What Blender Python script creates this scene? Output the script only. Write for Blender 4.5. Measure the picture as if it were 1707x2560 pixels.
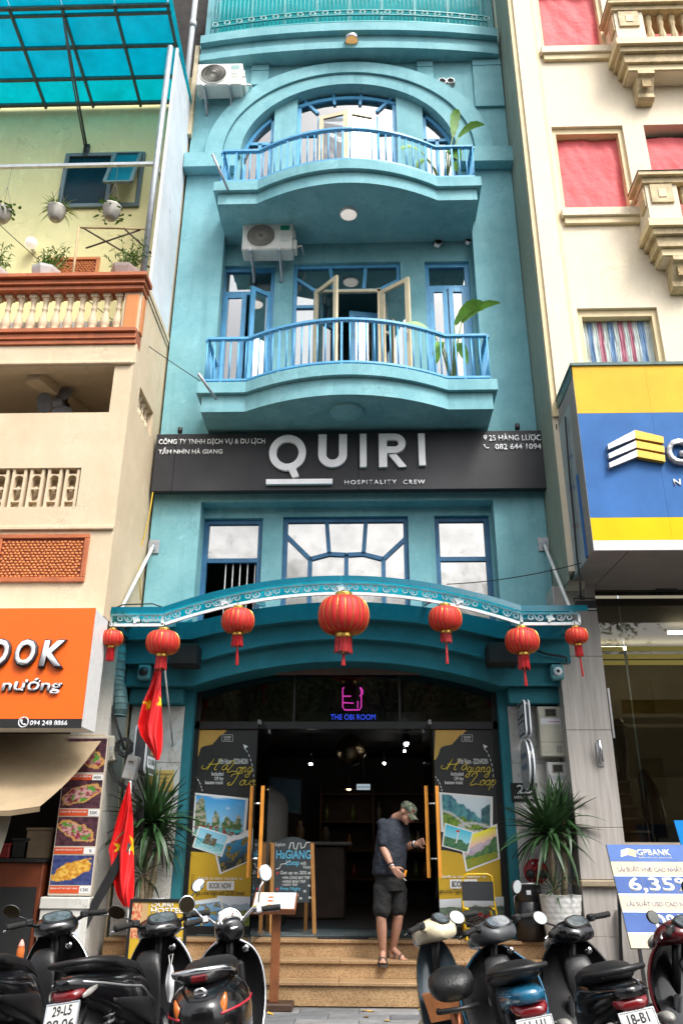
import bpy, bmesh, math, random
from mathutils import Vector, Matrix, noise
random.seed(7)
R = math.radians
for o in list(bpy.data.objects): bpy.data.objects.remove(o)
scn = bpy.context.scene
COL = scn.collection
# ---------------------------------------------------------------- camera
F = 2040.0; TH = R(22.7); YAW = R(1.85); RO = R(0.3); CAM = Vector((0, 0, 1.46))
FW = Vector((-math.sin(YAW)*math.cos(TH), math.cos(YAW)*math.cos(TH), math.sin(TH)))
_r0 = Vector((math.cos(YAW), math.sin(YAW), 0)); _u0 = _r0.cross(FW)
RT = _r0*math.cos(RO) + _u0*math.sin(RO); UP = _u0*math.cos(RO) - _r0*math.sin(RO)
cd = bpy.data.cameras.new('camera'); cam = bpy.data.objects.new('camera', cd); COL.objects.link(cam)
cd.sensor_fit = 'VERTICAL'; cd.sensor_height = 36; cd.lens = F/2560*36; cd.clip_end = 500; cd.clip_start = .05
cam.matrix_world = Matrix(((RT.x, UP.x, -FW.x, CAM.x), (RT.y, UP.y, -FW.y, CAM.y), (RT.z, UP.z, -FW.z, CAM.z), (0, 0, 0, 1)))
scn.camera = cam
# ---------------------------------------------------------------- world, sun, exposure
SUN_EL, SUN_AZ = R(54), R(142)          # bright overcast, light from above and behind the camera
w = bpy.data.worlds.new('World'); scn.world = w; w.use_nodes = True
nt = w.node_tree; bg = nt.nodes['Background']
sky = nt.nodes.new('ShaderNodeTexSky'); sky.sky_type = 'NISHITA'; sky.sun_disc = False
sky.sun_elevation = SUN_EL; sky.sun_rotation = SUN_AZ; sky.air_density = 1.2; sky.dust_density = 6.0; sky.ozone_density = 1.0
hs = nt.nodes.new('ShaderNodeHueSaturation'); hs.inputs['Saturation'].default_value = 0.22
nt.links.new(sky.outputs[0], hs.inputs['Color']); nt.links.new(hs.outputs[0], bg.inputs[0])
bg.inputs[1].default_value = 0.15
sd = bpy.data.lights.new('sun', 'SUN'); sd.energy = 1.1; sd.angle = R(14); sd.color = (1, .96, .9)
sun = bpy.data.objects.new('sun', sd); COL.objects.link(sun)
_sd = Vector((math.sin(SUN_AZ)*math.cos(SUN_EL), math.cos(SUN_AZ)*math.cos(SUN_EL), math.sin(SUN_EL)))
sun.rotation_euler = (-_sd).to_track_quat('-Z', 'Y').to_euler(); sun.location = _sd*40
vs = scn.view_settings; vs.view_transform = 'Standard'; vs.look = 'None'; vs.exposure = 1.07; vs.gamma = 1; vs.use_curve_mapping = False
scn.render.engine = 'CYCLES'
scn.cycles.max_bounces = 8; scn.cycles.transparent_max_bounces = 12; scn.cycles.caustics_reflective = False; scn.cycles.caustics_refractive = False
# ---------------------------------------------------------------- photo pixel -> point on a known plane
def ray(px, py): return FW + (px-853.5)/F*RT + (1280-py)/F*UP
def PY(p, Y):
    d = ray(*p); return CAM + d*((Y-CAM.y)/d.y)
def PX(p, X):
    d = ray(*p); return CAM + d*((X-CAM.x)/d.x)
def PZ(p, Z):
    d = ray(*p); return CAM + d*((Z-CAM.z)/d.z)
def crop(x0, y0, sc): return lambda x, y: (x0+sc*x, y0+sc*y)
cA = crop(470, 0, 810/1568); cB = crop(400, 440, 950/1568); cC = crop(350, 1060, 1050/1568); cD = crop(230, 1420, 1250/1568)
cL1 = crop(0, 0, 570/1568); cL2 = crop(0, 500, 450/1568); cL3 = crop(0, 880, 420/1568); cL4 = crop(0, 1480, 480/1568)
cR1 = crop(1200, 0, 507/1568); cR2 = crop(1280, 640, 427/1168); cR3 = crop(1230, 1450, 477/1402)
cE = crop(450, 1680, 450/1470); cG = crop(850, 1680, 450/1470)
cS1 = crop(0, 2150, 680/1568); cS2 = crop(600, 2150, 650/1568); cS3 = crop(1000, 2150, 707/1568)
cPL = crop(420, 1800, 320/1420); cPR = crop(1060, 1800, 320/1420); cML = crop(0, 1950, 320/1234); cMR = crop(1480, 2080, 227/1112)
dd = lambda x, y: (x*1707/1568, y*1707/1568)       # pixel of the full view
# ---------------------------------------------------------------- materials
MATS = {}
def mat(name, col, rough=.6, var=.0, vscale=3., bump=0., bscale=40., metal=0., col2=None, spec=.5, coat=0., emit=None, estr=0., alpha=1., trans=0., detail=4., sheen=0.):
    """procedural Principled material: two noise layers vary the colour, one gives relief"""
    if name in MATS: return MATS[name]
    m = bpy.data.materials.new(name); m.use_nodes = True; MATS[name] = m
    t = m.node_tree; b = t.nodes['Principled BSDF']; L = t.links.new
    b.inputs['Roughness'].default_value = rough; b.inputs['Metallic'].default_value = metal
    b.inputs['Specular IOR Level'].default_value = spec; b.inputs['Coat Weight'].default_value = coat
    b.inputs['Coat Roughness'].default_value = .08
    b.inputs['Alpha'].default_value = alpha; b.inputs['Transmission Weight'].default_value = trans
    if sheen: b.inputs['Sheen Weight'].default_value = sheen
    c = (*col, 1)
    b.inputs['Base Color'].default_value = c
    tc = t.nodes.new('ShaderNodeTexCoord'); oi = t.nodes.new('ShaderNodeObjectInfo')
    if var or col2:
        n = t.nodes.new('ShaderNodeTexNoise'); n.inputs['Scale'].default_value = vscale; n.inputs['Detail'].default_value = detail; n.inputs['Roughness'].default_value = .65
        L(tc.outputs['Object'], n.inputs['Vector'])
        rp = t.nodes.new('ShaderNodeValToRGB'); L(n.outputs['Fac'], rp.inputs[0])
        e = rp.color_ramp.elements; e[0].position = .32; e[1].position = .68
        lo = col2 if col2 else tuple(x*(1-var) for x in col); hi = col if col2 else tuple(min(1, x*(1+var*.6)) for x in col)
        e[0].color = (*lo, 1); e[1].color = (*hi, 1)
        L(rp.outputs[0], b.inputs['Base Color'])
    if bump:
        n2 = t.nodes.new('ShaderNodeTexNoise'); n2.inputs['Scale'].default_value = bscale; n2.inputs['Detail'].default_value = 5
        L(tc.outputs['Object'], n2.inputs['Vector'])
        bp = t.nodes.new('ShaderNodeBump'); bp.inputs['Strength'].default_value = bump; bp.inputs['Distance'].default_value = .02
        L(n2.outputs['Fac'], bp.inputs['Height']); L(bp.outputs[0], b.inputs['Normal'])
    if emit:
        b.inputs['Emission Color'].default_value = (*emit, 1); b.inputs['Emission Strength'].default_value = estr
    return m
def srgb(r, g, b):
    f = lambda c: ((c/255+.055)/1.055)**2.4 if c > 10 else c/255/12.92
    return (f(r), f(g), f(b))
def wall_mat(name, col, dirty, streak=(.45), var=.12, cloudy=None, bump=.25):
    """painted render: cloudy paint, long vertical water streaks and grime with its own shape"""
    m = bpy.data.materials.new(name); m.use_nodes = True; MATS[name] = m
    t = m.node_tree; b = t.nodes['Principled BSDF']; L = t.links.new; b.inputs['Roughness'].default_value = .75; b.inputs['Specular IOR Level'].default_value = .3
    tc = t.nodes.new('ShaderNodeTexCoord')
    def nz(scale, mp=None, det=6, ro=.6):
        n = t.nodes.new('ShaderNodeTexNoise'); n.inputs['Scale'].default_value = scale; n.inputs['Detail'].default_value = det; n.inputs['Roughness'].default_value = ro
        src = tc.outputs['Object']
        if mp:
            g = t.nodes.new('ShaderNodeMapping'); g.inputs['Scale'].default_value = mp; L(src, g.inputs[0]); src = g.outputs[0]
        L(src, n.inputs['Vector']); return n.outputs['Fac']
    def ramp(f, a, bb, c0, c1):
        r = t.nodes.new('ShaderNodeValToRGB'); e = r.color_ramp.elements; e[0].position = a; e[1].position = bb; e[0].color = (*c0, 1); e[1].color = (*c1, 1); L(f, r.inputs[0]); return r.outputs[0]
    def mix(f, a, c):
        x = t.nodes.new('ShaderNodeMix'); x.data_type = 'RGBA'; L(f, x.inputs[0]); L(a, x.inputs[6])
        if isinstance(c, tuple): x.inputs[7].default_value = (*c, 1)
        else: L(c, x.inputs[7])
        return x.outputs[2]
    lo = cloudy if cloudy else tuple(x*(1-var) for x in col)
    base = ramp(nz(1.4, None, 8, .7), .35, .65, lo, col)
    base = mix(ramp(nz(5, (1, 1, .35), 6, .7), .56, .78, (0, 0, 0), (.5, .5, .5)), base, tuple(min(1, x*1.3) for x in col))
    base = mix(ramp(nz(2.2, (2.5, 2.5, .18), 5), .55, .8, (0, 0, 0), (streak,)*3), base, dirty)
    base = mix(ramp(nz(9, None, 8, .75), .62, .72, (0, 0, 0), (streak*.8,)*3), base, dirty)
    # hairline cracks: thin bands where a warped noise crosses one value
    ck = t.nodes.new('ShaderNodeValToRGB'); el = ck.color_ramp.elements; el[0].position = .488; el[0].color = (0, 0, 0, 1); el[1].position = .5; el[1].color = (.42, .42, .42, 1); x_ = el.new(.512); x_.color = (0, 0, 0, 1)
    L(nz(1.1, None, 10, .72), ck.inputs[0]); msk = ramp(nz(.7, None, 2), .5, .62, (0, 0, 0), (1, 1, 1)); mu = t.nodes.new('ShaderNodeMix'); mu.data_type = 'RGBA'; mu.blend_type = 'MULTIPLY'; mu.inputs[0].default_value = 1; L(ck.outputs[0], mu.inputs[6]); L(msk, mu.inputs[7])
    base = mix(mu.outputs[2], base, tuple(x*.5 for x in dirty))
    base = mix(ramp(nz(3.2, None, 9, .78), .6, .66, (0, 0, 0), (.45, .45, .45)), base, tuple(min(1, x*1.22+.03) for x in col))
    L(base, b.inputs['Base Color'])
    bp = t.nodes.new('ShaderNodeBump'); bp.inputs['Strength'].default_value = bump; bp.inputs['Distance'].default_value = .015
    L(nz(30, None, 8, .7), bp.inputs['Height']); L(bp.outputs[0], b.inputs['Normal'])
    return m
def glass_mat(name, tint, refl=.12, rough=.02, dark=True):
    """pane: mostly see-through with a mirror-like sheen growing at glancing angles"""
    m = bpy.data.materials.new(name); m.use_nodes = True; MATS[name] = m
    t = m.node_tree; t.nodes.clear(); L = t.links.new
    o = t.nodes.new('ShaderNodeOutputMaterial'); tr = t.nodes.new('ShaderNodeBsdfTransparent'); tr.inputs[0].default_value = (*tint, 1)
    gl = t.nodes.new('ShaderNodeBsdfGlossy'); gl.inputs['Roughness'].default_value = rough; gl.inputs[0].default_value = (1, 1, 1, 1)
    fr = t.nodes.new('ShaderNodeFresnel'); fr.inputs['IOR'].default_value = 1.5
    ad = t.nodes.new('ShaderNodeMath'); ad.operation = 'ADD'; ad.use_clamp = True; ad.inputs[1].default_value = refl; L(fr.outputs[0], ad.inputs[0])
    mx = t.nodes.new('ShaderNodeMixShader'); L(ad.outputs[0], mx.inputs[0]); L(tr.outputs[0], mx.inputs[1]); L(gl.outputs[0], mx.inputs[2]); L(mx.outputs[0], o.inputs[0])
    return m
def sheet_mat(name, col, clear=.35, stain=(.01, .05, .06)):
    """coloured polycarbonate: part see-through, part translucent, grimy"""
    m = bpy.data.materials.new(name); m.use_nodes = True; MATS[name] = m
    t = m.node_tree; t.nodes.clear(); L = t.links.new
    o = t.nodes.new('ShaderNodeOutputMaterial'); tr = t.nodes.new('ShaderNodeBsdfTransparent'); tr.inputs[0].default_value = (*col, 1)
    tl = t.nodes.new('ShaderNodeBsdfTranslucent'); df = t.nodes.new('ShaderNodeBsdfPrincipled'); df.inputs['Roughness'].default_value = .25; df.inputs['Base Color'].default_value = (*[c*.8 for c in col], 1)
    tc = t.nodes.new('ShaderNodeTexCoord'); n = t.nodes.new('ShaderNodeTexNoise'); n.inputs['Scale'].default_value = 2.2; n.inputs['Detail'].default_value = 8; n.inputs['Roughness'].default_value = .7; L(tc.outputs['Object'], n.inputs['Vector'])
    r = t.nodes.new('ShaderNodeValToRGB'); e = r.color_ramp.elements; e[0].position = .4; e[1].position = .72; e[0].color = (*col, 1); e[1].color = (*[c*.55 for c in col], 1); L(n.outputs['Fac'], r.inputs[0]); L(r.outputs[0], tl.inputs[0])
    a = t.nodes.new('ShaderNodeMixShader'); a.inputs[0].default_value = .3; L(tl.outputs[0], a.inputs[1]); L(df.outputs[0], a.inputs[2])
    c = t.nodes.new('ShaderNodeMixShader'); c.inputs[0].default_value = clear; L(a.outputs[0], c.inputs[1]); L(tr.outputs[0], c.inputs[2]); L(c.outputs[0], o.inputs[0])
    return m
def print_mat(name='printed_picture', rough=.45):
    if name in MATS: return MATS[name]
    m = bpy.data.materials.new(name); m.use_nodes = True; MATS[name] = m
    t = m.node_tree; b = t.nodes['Principled BSDF']; b.inputs['Roughness'].default_value = rough
    a = t.nodes.new('ShaderNodeVertexColor'); a.layer_name = 'Col'; t.links.new(a.outputs[0], b.inputs['Base Color'])
    return m
# ---------------------------------------------------------------- scene graph helpers
def tag(o, label=None, cat=None, group=None, kind=None):
    if label: o['label'] = label
    if cat: o['category'] = cat
    if group: o['group'] = group
    if kind: o['kind'] = kind
    return o
def thing(name, label, cat, loc=(0, 0, 0), rot=(0, 0, 0), group=None):
    o = bpy.data.objects.new(name, None); COL.objects.link(o); o.location = loc; o.rotation_euler = rot; o.empty_display_size = .1
    return tag(o, label, cat, group)
def root_of(o):
    while o.parent: o = o.parent
    return o
def put(name, me, parent=None, m=None):
    if m and not me.materials: me.materials.append(m)
    o = bpy.data.objects.new(name, me); COL.objects.link(o); o.parent = parent; return o
def copy_tree(o, parent=None):
    c = o.copy(); COL.objects.link(c); c.parent = parent
    for ch in list(o.children): copy_tree(ch, c)
    return c
class MB:
    """collects shapes, builds one mesh object"""
    def __init__(s): s.v = []; s.f = []; s.sm = []
    def add(s, vs, fs, smooth=False):
        n = len(s.v); s.v += [tuple(x) for x in vs]
        for f in fs: s.f.append(tuple(i+n for i in f)); s.sm.append(smooth)
        return s
    def box(s, c, d, rot=None, b=0.):
        x, y, z = d[0]/2, d[1]/2, d[2]/2
        if b <= 0:
            P = [(i*x, j*y, k*z) for i in (-1, 1) for j in (-1, 1) for k in (-1, 1)]
            fs = [(0, 1, 3, 2), (4, 6, 7, 5), (0, 4, 5, 1), (2, 3, 7, 6), (0, 2, 6, 4), (1, 5, 7, 3)]
        else:
            b = min(b, x*.95, y*.95, z*.95)
            P = []; ix = {}
            for i in (-1, 1):
                for j in (-1, 1):
                    for k in (-1, 1):
                        for ax, q in enumerate(((i*x, j*(y-b), k*(z-b)), (i*(x-b), j*y, k*(z-b)), (i*(x-b), j*(y-b), k*z))):
                            ix[i, j, k, ax] = len(P); P.append(q)
            fs = []
            for i in (-1, 1):
                q = [ix[i, -1, -1, 0], ix[i, 1, -1, 0], ix[i, 1, 1, 0], ix[i, -1, 1, 0]]; fs.append(tuple(q if i > 0 else q[::-1]))
                q = [ix[-1, i, -1, 1], ix[-1, i, 1, 1], ix[1, i, 1, 1], ix[1, i, -1, 1]]; fs.append(tuple(q if i > 0 else q[::-1]))
                q = [ix[-1, -1, i, 2], ix[1, -1, i, 2], ix[1, 1, i, 2], ix[-1, 1, i, 2]]; fs.append(tuple(q if i > 0 else q[::-1]))
                for j in (-1, 1):
                    sg = i*j
                    q = [ix[i, j, -1, 0], ix[i, j, -1, 1], ix[i, j, 1, 1], ix[i, j, 1, 0]]; fs.append(tuple(q if sg > 0 else q[::-1]))
                    q = [ix[i, -1, j, 2], ix[i, -1, j, 0], ix[i, 1, j, 0], ix[i, 1, j, 2]]; fs.append(tuple(q[::-1] if sg > 0 else q)[::-1])
                    q = [ix[-1, i, j, 1], ix[-1, i, j, 2], ix[1, i, j, 2], ix[1, i, j, 1]]; fs.append(tuple(q if sg > 0 else q[::-1]))
                    for k in (-1, 1):
                        q = [ix[i, j, k, 0], ix[i, j, k, 1], ix[i, j, k, 2]]; fs.append(tuple(q if i*j*k > 0 else q[::-1]))
        M = (Matrix.Translation(c) @ rot.to_4x4()) if rot is not None else Matrix.Translation(c)
        return s.add([M @ Vector(p) for p in P], fs)
    def bx(s, x0, x1, y0, y1, z0, z1, b=0.): return s.box(((x0+x1)/2, (y0+y1)/2, (z0+z1)/2), (abs(x1-x0), abs(y1-y0), abs(z1-z0)), None, b)
    def tube(s, pts, r, n=8, cap=True, closed=False):
        pts = [Vector(p) for p in pts]; N = len(pts); rr = r if isinstance(r, (list, tuple)) else [r]*N
        ring = []; prev = None
        for i, p in enumerate(pts):
            if closed: t = pts[(i+1) % N]-pts[i-1]
            else: t = (pts[i+1] if i < N-1 else p)-(pts[i-1] if i > 0 else p)
            t = t.normalized() if t.length > 1e-9 else Vector((0, 0, 1))
            if prev is None:
                a = Vector((0, 0, 1)) if abs(t.z) < .9 else Vector((1, 0, 0)); u = t.cross(a).normalized()
            else:
                u = prev-t*prev.dot(t); u = u.normalized() if u.length > 1e-6 else t.orthogonal().normalized()
            prev = u; v = t.cross(u)
            ring.append([p+(u*math.cos(2*math.pi*k/n)+v*math.sin(2*math.pi*k/n))*rr[i] for k in range(n)])
        vs = [q for g in ring for q in g]; fs = []
        for i in range(N if closed else N-1):
            a, b2 = i*n, ((i+1) % N)*n
            for k in range(n): fs.append((a+k, a+(k+1) % n, b2+(k+1) % n, b2+k))
        if cap and not closed: fs.append(tuple(range(n))[::-1]); fs.append(tuple(range((N-1)*n, N*n)))
        return s.add(vs, fs, n > 5)
    def bar(s, a, b, wd, th, upv=(0, 0, 1)):
        a = Vector(a); b = Vector(b); t = (b-a).normalized(); u = Vector(upv); u = (u-t*u.dot(t))
        u = u.normalized() if u.length > 1e-5 else t.orthogonal().normalized(); x = t.cross(u)
        M = Matrix((x, t, u)).transposed()
        return s.box((a+b)/2, (wd, (b-a).length, th), M)
    def lathe(s, prof, c=(0, 0, 0), n=24, M=None, smooth=True):
        c = Vector(c); vs = []; fs = []; m = len(prof)
        for k in range(n):
            a = 2*math.pi*k/n
            for r, z in prof:
                p = Vector((r*math.cos(a), r*math.sin(a), z)); vs.append((M @ p if M else p)+c)
        for k in range(n):
            for i in range(m-1):
                a, b = k*m+i, ((k+1) % n)*m+i
                fs.append((a, b, b+1, a+1))
        return s.add(vs, fs, smooth)
    def sphere(s, c, r, n=12, M=None):
        rx, ry, rz = r if isinstance(r, (tuple, list)) else (r, r, r)
        vs = []; fs = []; m = n//2+1; c = Vector(c)
        for k in range(n):
            a = 2*math.pi*k/n
            for i in range(m):
                b = -math.pi/2+math.pi*i/(m-1); p = Vector((rx*math.cos(b)*math.cos(a), ry*math.cos(b)*math.sin(a), rz*math.sin(b)))
                vs.append((M @ p if M else p)+c)
        for k in range(n):
            for i in range(m-1):
                a, b = k*m+i, ((k+1) % n)*m+i; fs.append((a, b, b+1, a+1))
        return s.add(vs, fs, True)
    def prism(s, poly, fn, d0, d1):
        """polygon in 2-D; fn(u, v, d) -> point; solid between depths d0 and d1"""
        n = len(poly); vs = [fn(u, v, d0) for u, v in poly]+[fn(u, v, d1) for u, v in poly]
        fs = [tuple(range(n)), tuple(range(n, 2*n))[::-1]]+[(i, i+n, (i+1) % n+n, (i+1) % n) for i in range(n)]
        return s.add(vs, fs)
    def loft(s, secs, cap=True, closed_ring=True, smooth=True):
        n = len(secs[0]); vs = [p for g in secs for p in g]; fs = []
        for i in range(len(secs)-1):
            for k in range(n if closed_ring else n-1):
                a, b = i*n, (i+1)*n; fs.append((a+k, a+(k+1) % n, b+(k+1) % n, b+k))
        if cap and closed_ring: fs.append(tuple(range(n))[::-1]); fs.append(tuple(range((len(secs)-1)*n, len(secs)*n)))
        return s.add(vs, fs, smooth)
    def mesh(s, name, m, off=None):
        me = bpy.data.meshes.new(name)
        vs = [(x-off[0], y-off[1], z-off[2]) for x, y, z in s.v] if off else s.v
        me.from_pydata(vs, [], s.f); me.polygons.foreach_set('use_smooth', s.sm)
        bm = bmesh.new(); bm.from_mesh(me); bmesh.ops.recalc_face_normals(bm, faces=bm.faces); bm.to_mesh(me); bm.free()
        if m: me.materials.append(m)
        return me
    def build(s, name, m, parent=None, world=True):
        off = tuple(root_of(parent).location) if (parent and world) else None
        return put(name, s.mesh(name, m, off), parent)
XZ = lambda u, v, d: (u, d, v)            # polygon in the facade plane, depth along y
XY = lambda u, v, d: (u, v, d)
YZ = lambda u, v, d: (d, u, v)
def solid(parent, name, m, x0, x1, y0, y1, z0, z1, b=0.): return MB().bx(x0, x1, y0, y1, z0, z1, b).build(name, m, parent)
def holed(mb, x0, x1, z0, z1, y0, y1, holes):
    """wall slab with rectangular openings, made of butted blocks"""
    xs = sorted({x0, x1, *[h[0] for h in holes], *[h[1] for h in holes]}); zs = sorted({z0, z1, *[h[2] for h in holes], *[h[3] for h in holes]})
    xs = [x for x in xs if x0 <= x <= x1]; zs = [z for z in zs if z0 <= z <= z1]
    for j in range(len(zs)-1):
        run = None
        for i in range(len(xs)):
            free = i < len(xs)-1 and not any(h[0] < (xs[i]+xs[i+1])/2 < h[1] and h[2] < (zs[j]+zs[j+1])/2 < h[3] for h in holes)
            if free and run is None: run = xs[i]
            if not free and run is not None: mb.bx(run, xs[i], y0, y1, zs[j], zs[j+1]); run = None
    return mb
def lettering(parent, s, o, ux, uz, w, h, m, ext=.004, bold=0., shear=0., name='lettering', space=1., world=True):
    """text fitted to the box w x h whose lower-left corner is o; ux, uz span it"""
    cu = bpy.data.curves.new('t', 'FONT'); cu.body = s; cu.size = 1; cu.offset = bold*.42; cu.shear = shear; cu.resolution_u = 3; cu.space_character = space
    ob = bpy.data.objects.new('t', cu); me = bpy.data.meshes.new_from_object(ob)
    bpy.data.objects.remove(ob); bpy.data.curves.remove(cu)
    bm = bmesh.new(); bm.from_mesh(me); bmesh.ops.remove_doubles(bm, verts=bm.verts, dist=1e-5)
    xs = [v.co.x for v in bm.verts]; ys = [v.co.y for v in bm.verts]; x0, x1, y0, y1 = min(xs), max(xs), min(ys), max(ys)
    ux = Vector(ux).normalized(); uz = Vector(uz).normalized(); nn = ux.cross(uz)      # nn points at the reader
    if ext > 0:
        r = bmesh.ops.extrude_face_region(bm, geom=bm.faces[:]); top = [g for g in r['geom'] if isinstance(g, bmesh.types.BMVert)]
        for v in top: v.co.z = 1
    off = Vector(root_of(parent).location) if (parent and world) else Vector((0, 0, 0))
    for v in bm.verts:
        v.co = Vector(o)+ux*((v.co.x-x0)/(x1-x0)*w)+uz*((v.co.y-y0)/(y1-y0)*h)+nn*(ext*v.co.z+.0015)-off
    bmesh.ops.recalc_face_normals(bm, faces=bm.faces)
    bm.to_mesh(me); bm.free(); me.materials.clear(); me.materials.append(m)
    return put(name, me, parent)
_GL = {'H': (1.0, [[(-.25, .4), (-.32, .2), (-.1, .08), (.12, .35), (.3, .98), (.2, .5), (.08, .0)], [(.78, 1.0), (.62, .5), (.55, .05), (.72, .06)], [(.05, .5), (.4, .48), (.78, .56)]]),
 'L': (.75, [[(.0, .72), (.1, .95), (.35, 1.0), (.4, .8), (.2, .4), (.02, .05), (.2, .0), (.45, .1), (.75, .02)]]), 'T': (.7, [[(-.15, .7), (0, .9), (.3, .95), (.75, 1.02)], [(.42, .95), (.3, .5), (.1, .05), (-.15, .0), (-.22, .15), (-.05, .2)]]),
 'a': (.45, [[(.36, .4), (.2, .45), (.04, .25), (.08, .02), (.25, .08), (.36, .4), (.32, .1), (.45, .06)]]), 'o': (.42, [[(.25, .44), (.06, .3), (.06, .05), (.25, .0), (.36, .2), (.28, .42), (.42, .36)]]),
 'n': (.5, [[(.0, .3), (.1, .42), (.06, .0)], [(.07, .2), (.2, .42), (.34, .4), (.3, .05), (.48, .06)]]), 'g': (.45, [[(.36, .4), (.18, .45), (.04, .25), (.1, .05), (.28, .1), (.36, .4), (.26, -.3), (.05, -.42), (-.05, -.28), (.2, -.1), (.45, .06)]]),
 'u': (.5, [[(.04, .42), (.02, .1), (.16, .0), (.34, .2), (.4, .42), (.36, .08), (.5, .06)]]), 'r': (.38, [[(.0, .25), (.1, .46), (.12, .36), (.28, .4), (.2, .08), (.38, .05)]]), 'i': (.28, [[(.08, .42), (.04, .08), (.26, .06)], [(.14, .6), (.16, .64)]]), 'p': (.48, [[(.1, .44), (.0, -.1), (-.06, -.42)], [(.06, .25), (.22, .45), (.38, .3), (.28, .04), (.1, .06)]])}
_GL['ạ'] = (.45, _GL['a'][1]+[[(.2, -.16), (.23, -.18)]]); _GL['à'] = (.45, _GL['a'][1]+[[(.12, .72), (.28, .58)]])
def script(parent, s, o, h, wscale, m, r_):
    """brush script drawn stroke by stroke; o: start of the baseline, h: cap height"""
    mb = MB(); x = 0
    for ch in s:
        w_, strokes = _GL[ch]
        for st_ in strokes:
            P_ = [Vector((u, v, 0)) for u, v in st_]; Q = []
            for i in range(len(P_)-1):
                a, b, c, d = P_[max(0, i-1)], P_[i], P_[i+1], P_[min(len(P_)-1, i+2)]
                for k in range(5): t = k/5; Q.append(.5*((2*b)+(c-a)*t+(2*a-5*b+4*c-d)*t*t+(3*b-a-3*c+d)*t**3))
            Q.append(P_[-1]); mb.tube([Vector(o)+Vector(((x+q.x+.22*q.y)*h*wscale, -.001, q.y*h)) for q in Q], r_, 5)
        x += w_
    return mb.build('lettering', m, parent)
def picture(parent, name, quad, fn, nx, ny, m=None, world=True):
    """flat print: a fine sheet over quad (bottom-left, bottom-right, top-right, top-left) coloured by fn(u, v)"""
    q = [Vector(p) for p in quad]; off = Vector(root_of(parent).location) if (parent and world) else Vector((0, 0, 0))
    vs = []; cs = []
    for j in range(ny+1):
        for i in range(nx+1):
            u, v = i/nx, j/ny; vs.append((q[0]*(1-u)+q[1]*u)*(1-v)+(q[3]*(1-u)+q[2]*u)*v-off); c = fn(u, v); cs += [c[0], c[1], c[2], 1]
    fs = [(j*(nx+1)+i, j*(nx+1)+i+1, (j+1)*(nx+1)+i+1, (j+1)*(nx+1)+i) for j in range(ny) for i in range(nx)]
    me = bpy.data.meshes.new(name); me.from_pydata(vs, [], fs); at = me.color_attributes.new('Col', 'FLOAT_COLOR', 'POINT'); at.data.foreach_set('color', cs)
    me.materials.append(m or print_mat()); return put(name, me, parent)
def fill(parent, name, pts, m, world=True):
    mb = MB(); mb.add(pts, [tuple(range(len(pts)))]); return mb.build(name, m, parent, world)
def lerp(a, b, t): return a+(b-a)*t
def sag(a, b, d, n=14):
    a = Vector(a); b = Vector(b); return [a.lerp(b, i/n)-Vector((0, 0, d*4*(i/n)*(1-i/n))) for i in range(n+1)]
def fbm(x, y, s=1., o=0.): return noise.fractal(Vector((x*s+o, y*s-o, o*1.7)), 1., 2., 4)
# ================================================================ shared materials
TEAL = wall_mat('teal_paint', (.235, .48, .525), (.10, .255, .285), .62, cloudy=(.145, .36, .41))
TEAL_SHADE = wall_mat('teal_canopy_shade', (.028, .19, .235), (.015, .1, .12), .3, cloudy=(.022, .155, .19))  # facade teal with the canopy's blue light and shade put into the colour
BLUE = mat('blue_gloss_paint', (.10, .38, .66), .4, .18, 6, .06, 60)
NAVY = mat('dark_blue_paint', (.03, .15, .30), .5, .3, 8, .1, 60)
CREAMP = mat('cream_frame_paint', (.72, .62, .42), .5, .12, 6, .08, 50)
WHITE = mat('white_metal_paint', (.72, .73, .72), .45, .1, 9, .04, 80)
DARKM = mat('dark_metal', (.03, .03, .032), .45, .2, 20, .05, 90, spec=.5)
BLACKP = mat('black_plastic', (.014, .014, .016), .42, .2, 12, .06, 120)
STEEL = mat('brushed_steel', (.55, .56, .57), .3, .1, 30, .03, 200, metal=1.)
GALV = mat('galvanised_pipe', (.42, .45, .48), .45, .2, 12, .05, 60, metal=.6)
CURT = mat('white_curtain', (.7, .69, .68), .9, .1, 14, .4, 18)
INTD = mat('dark_interior', (.012, .011, .011), .8, .3, 3)
GLASS = glass_mat('window_glass', (.75, .8, .8), .22)
FILM = mat('frosted_pane', (.74, .71, .67), .05, .0, 1.3, .05, 4, spec=.8, detail=9, metal=.72, col2=(.46, .45, .43))  # pane colour mottled with smudges and painted-in tree and cloud reflections
DGLASS = glass_mat('door_glass', (.5, .55, .55), .035)
CABLE = mat('black_cable', (.012, .012, .013), .6, .2, 20)
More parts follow.
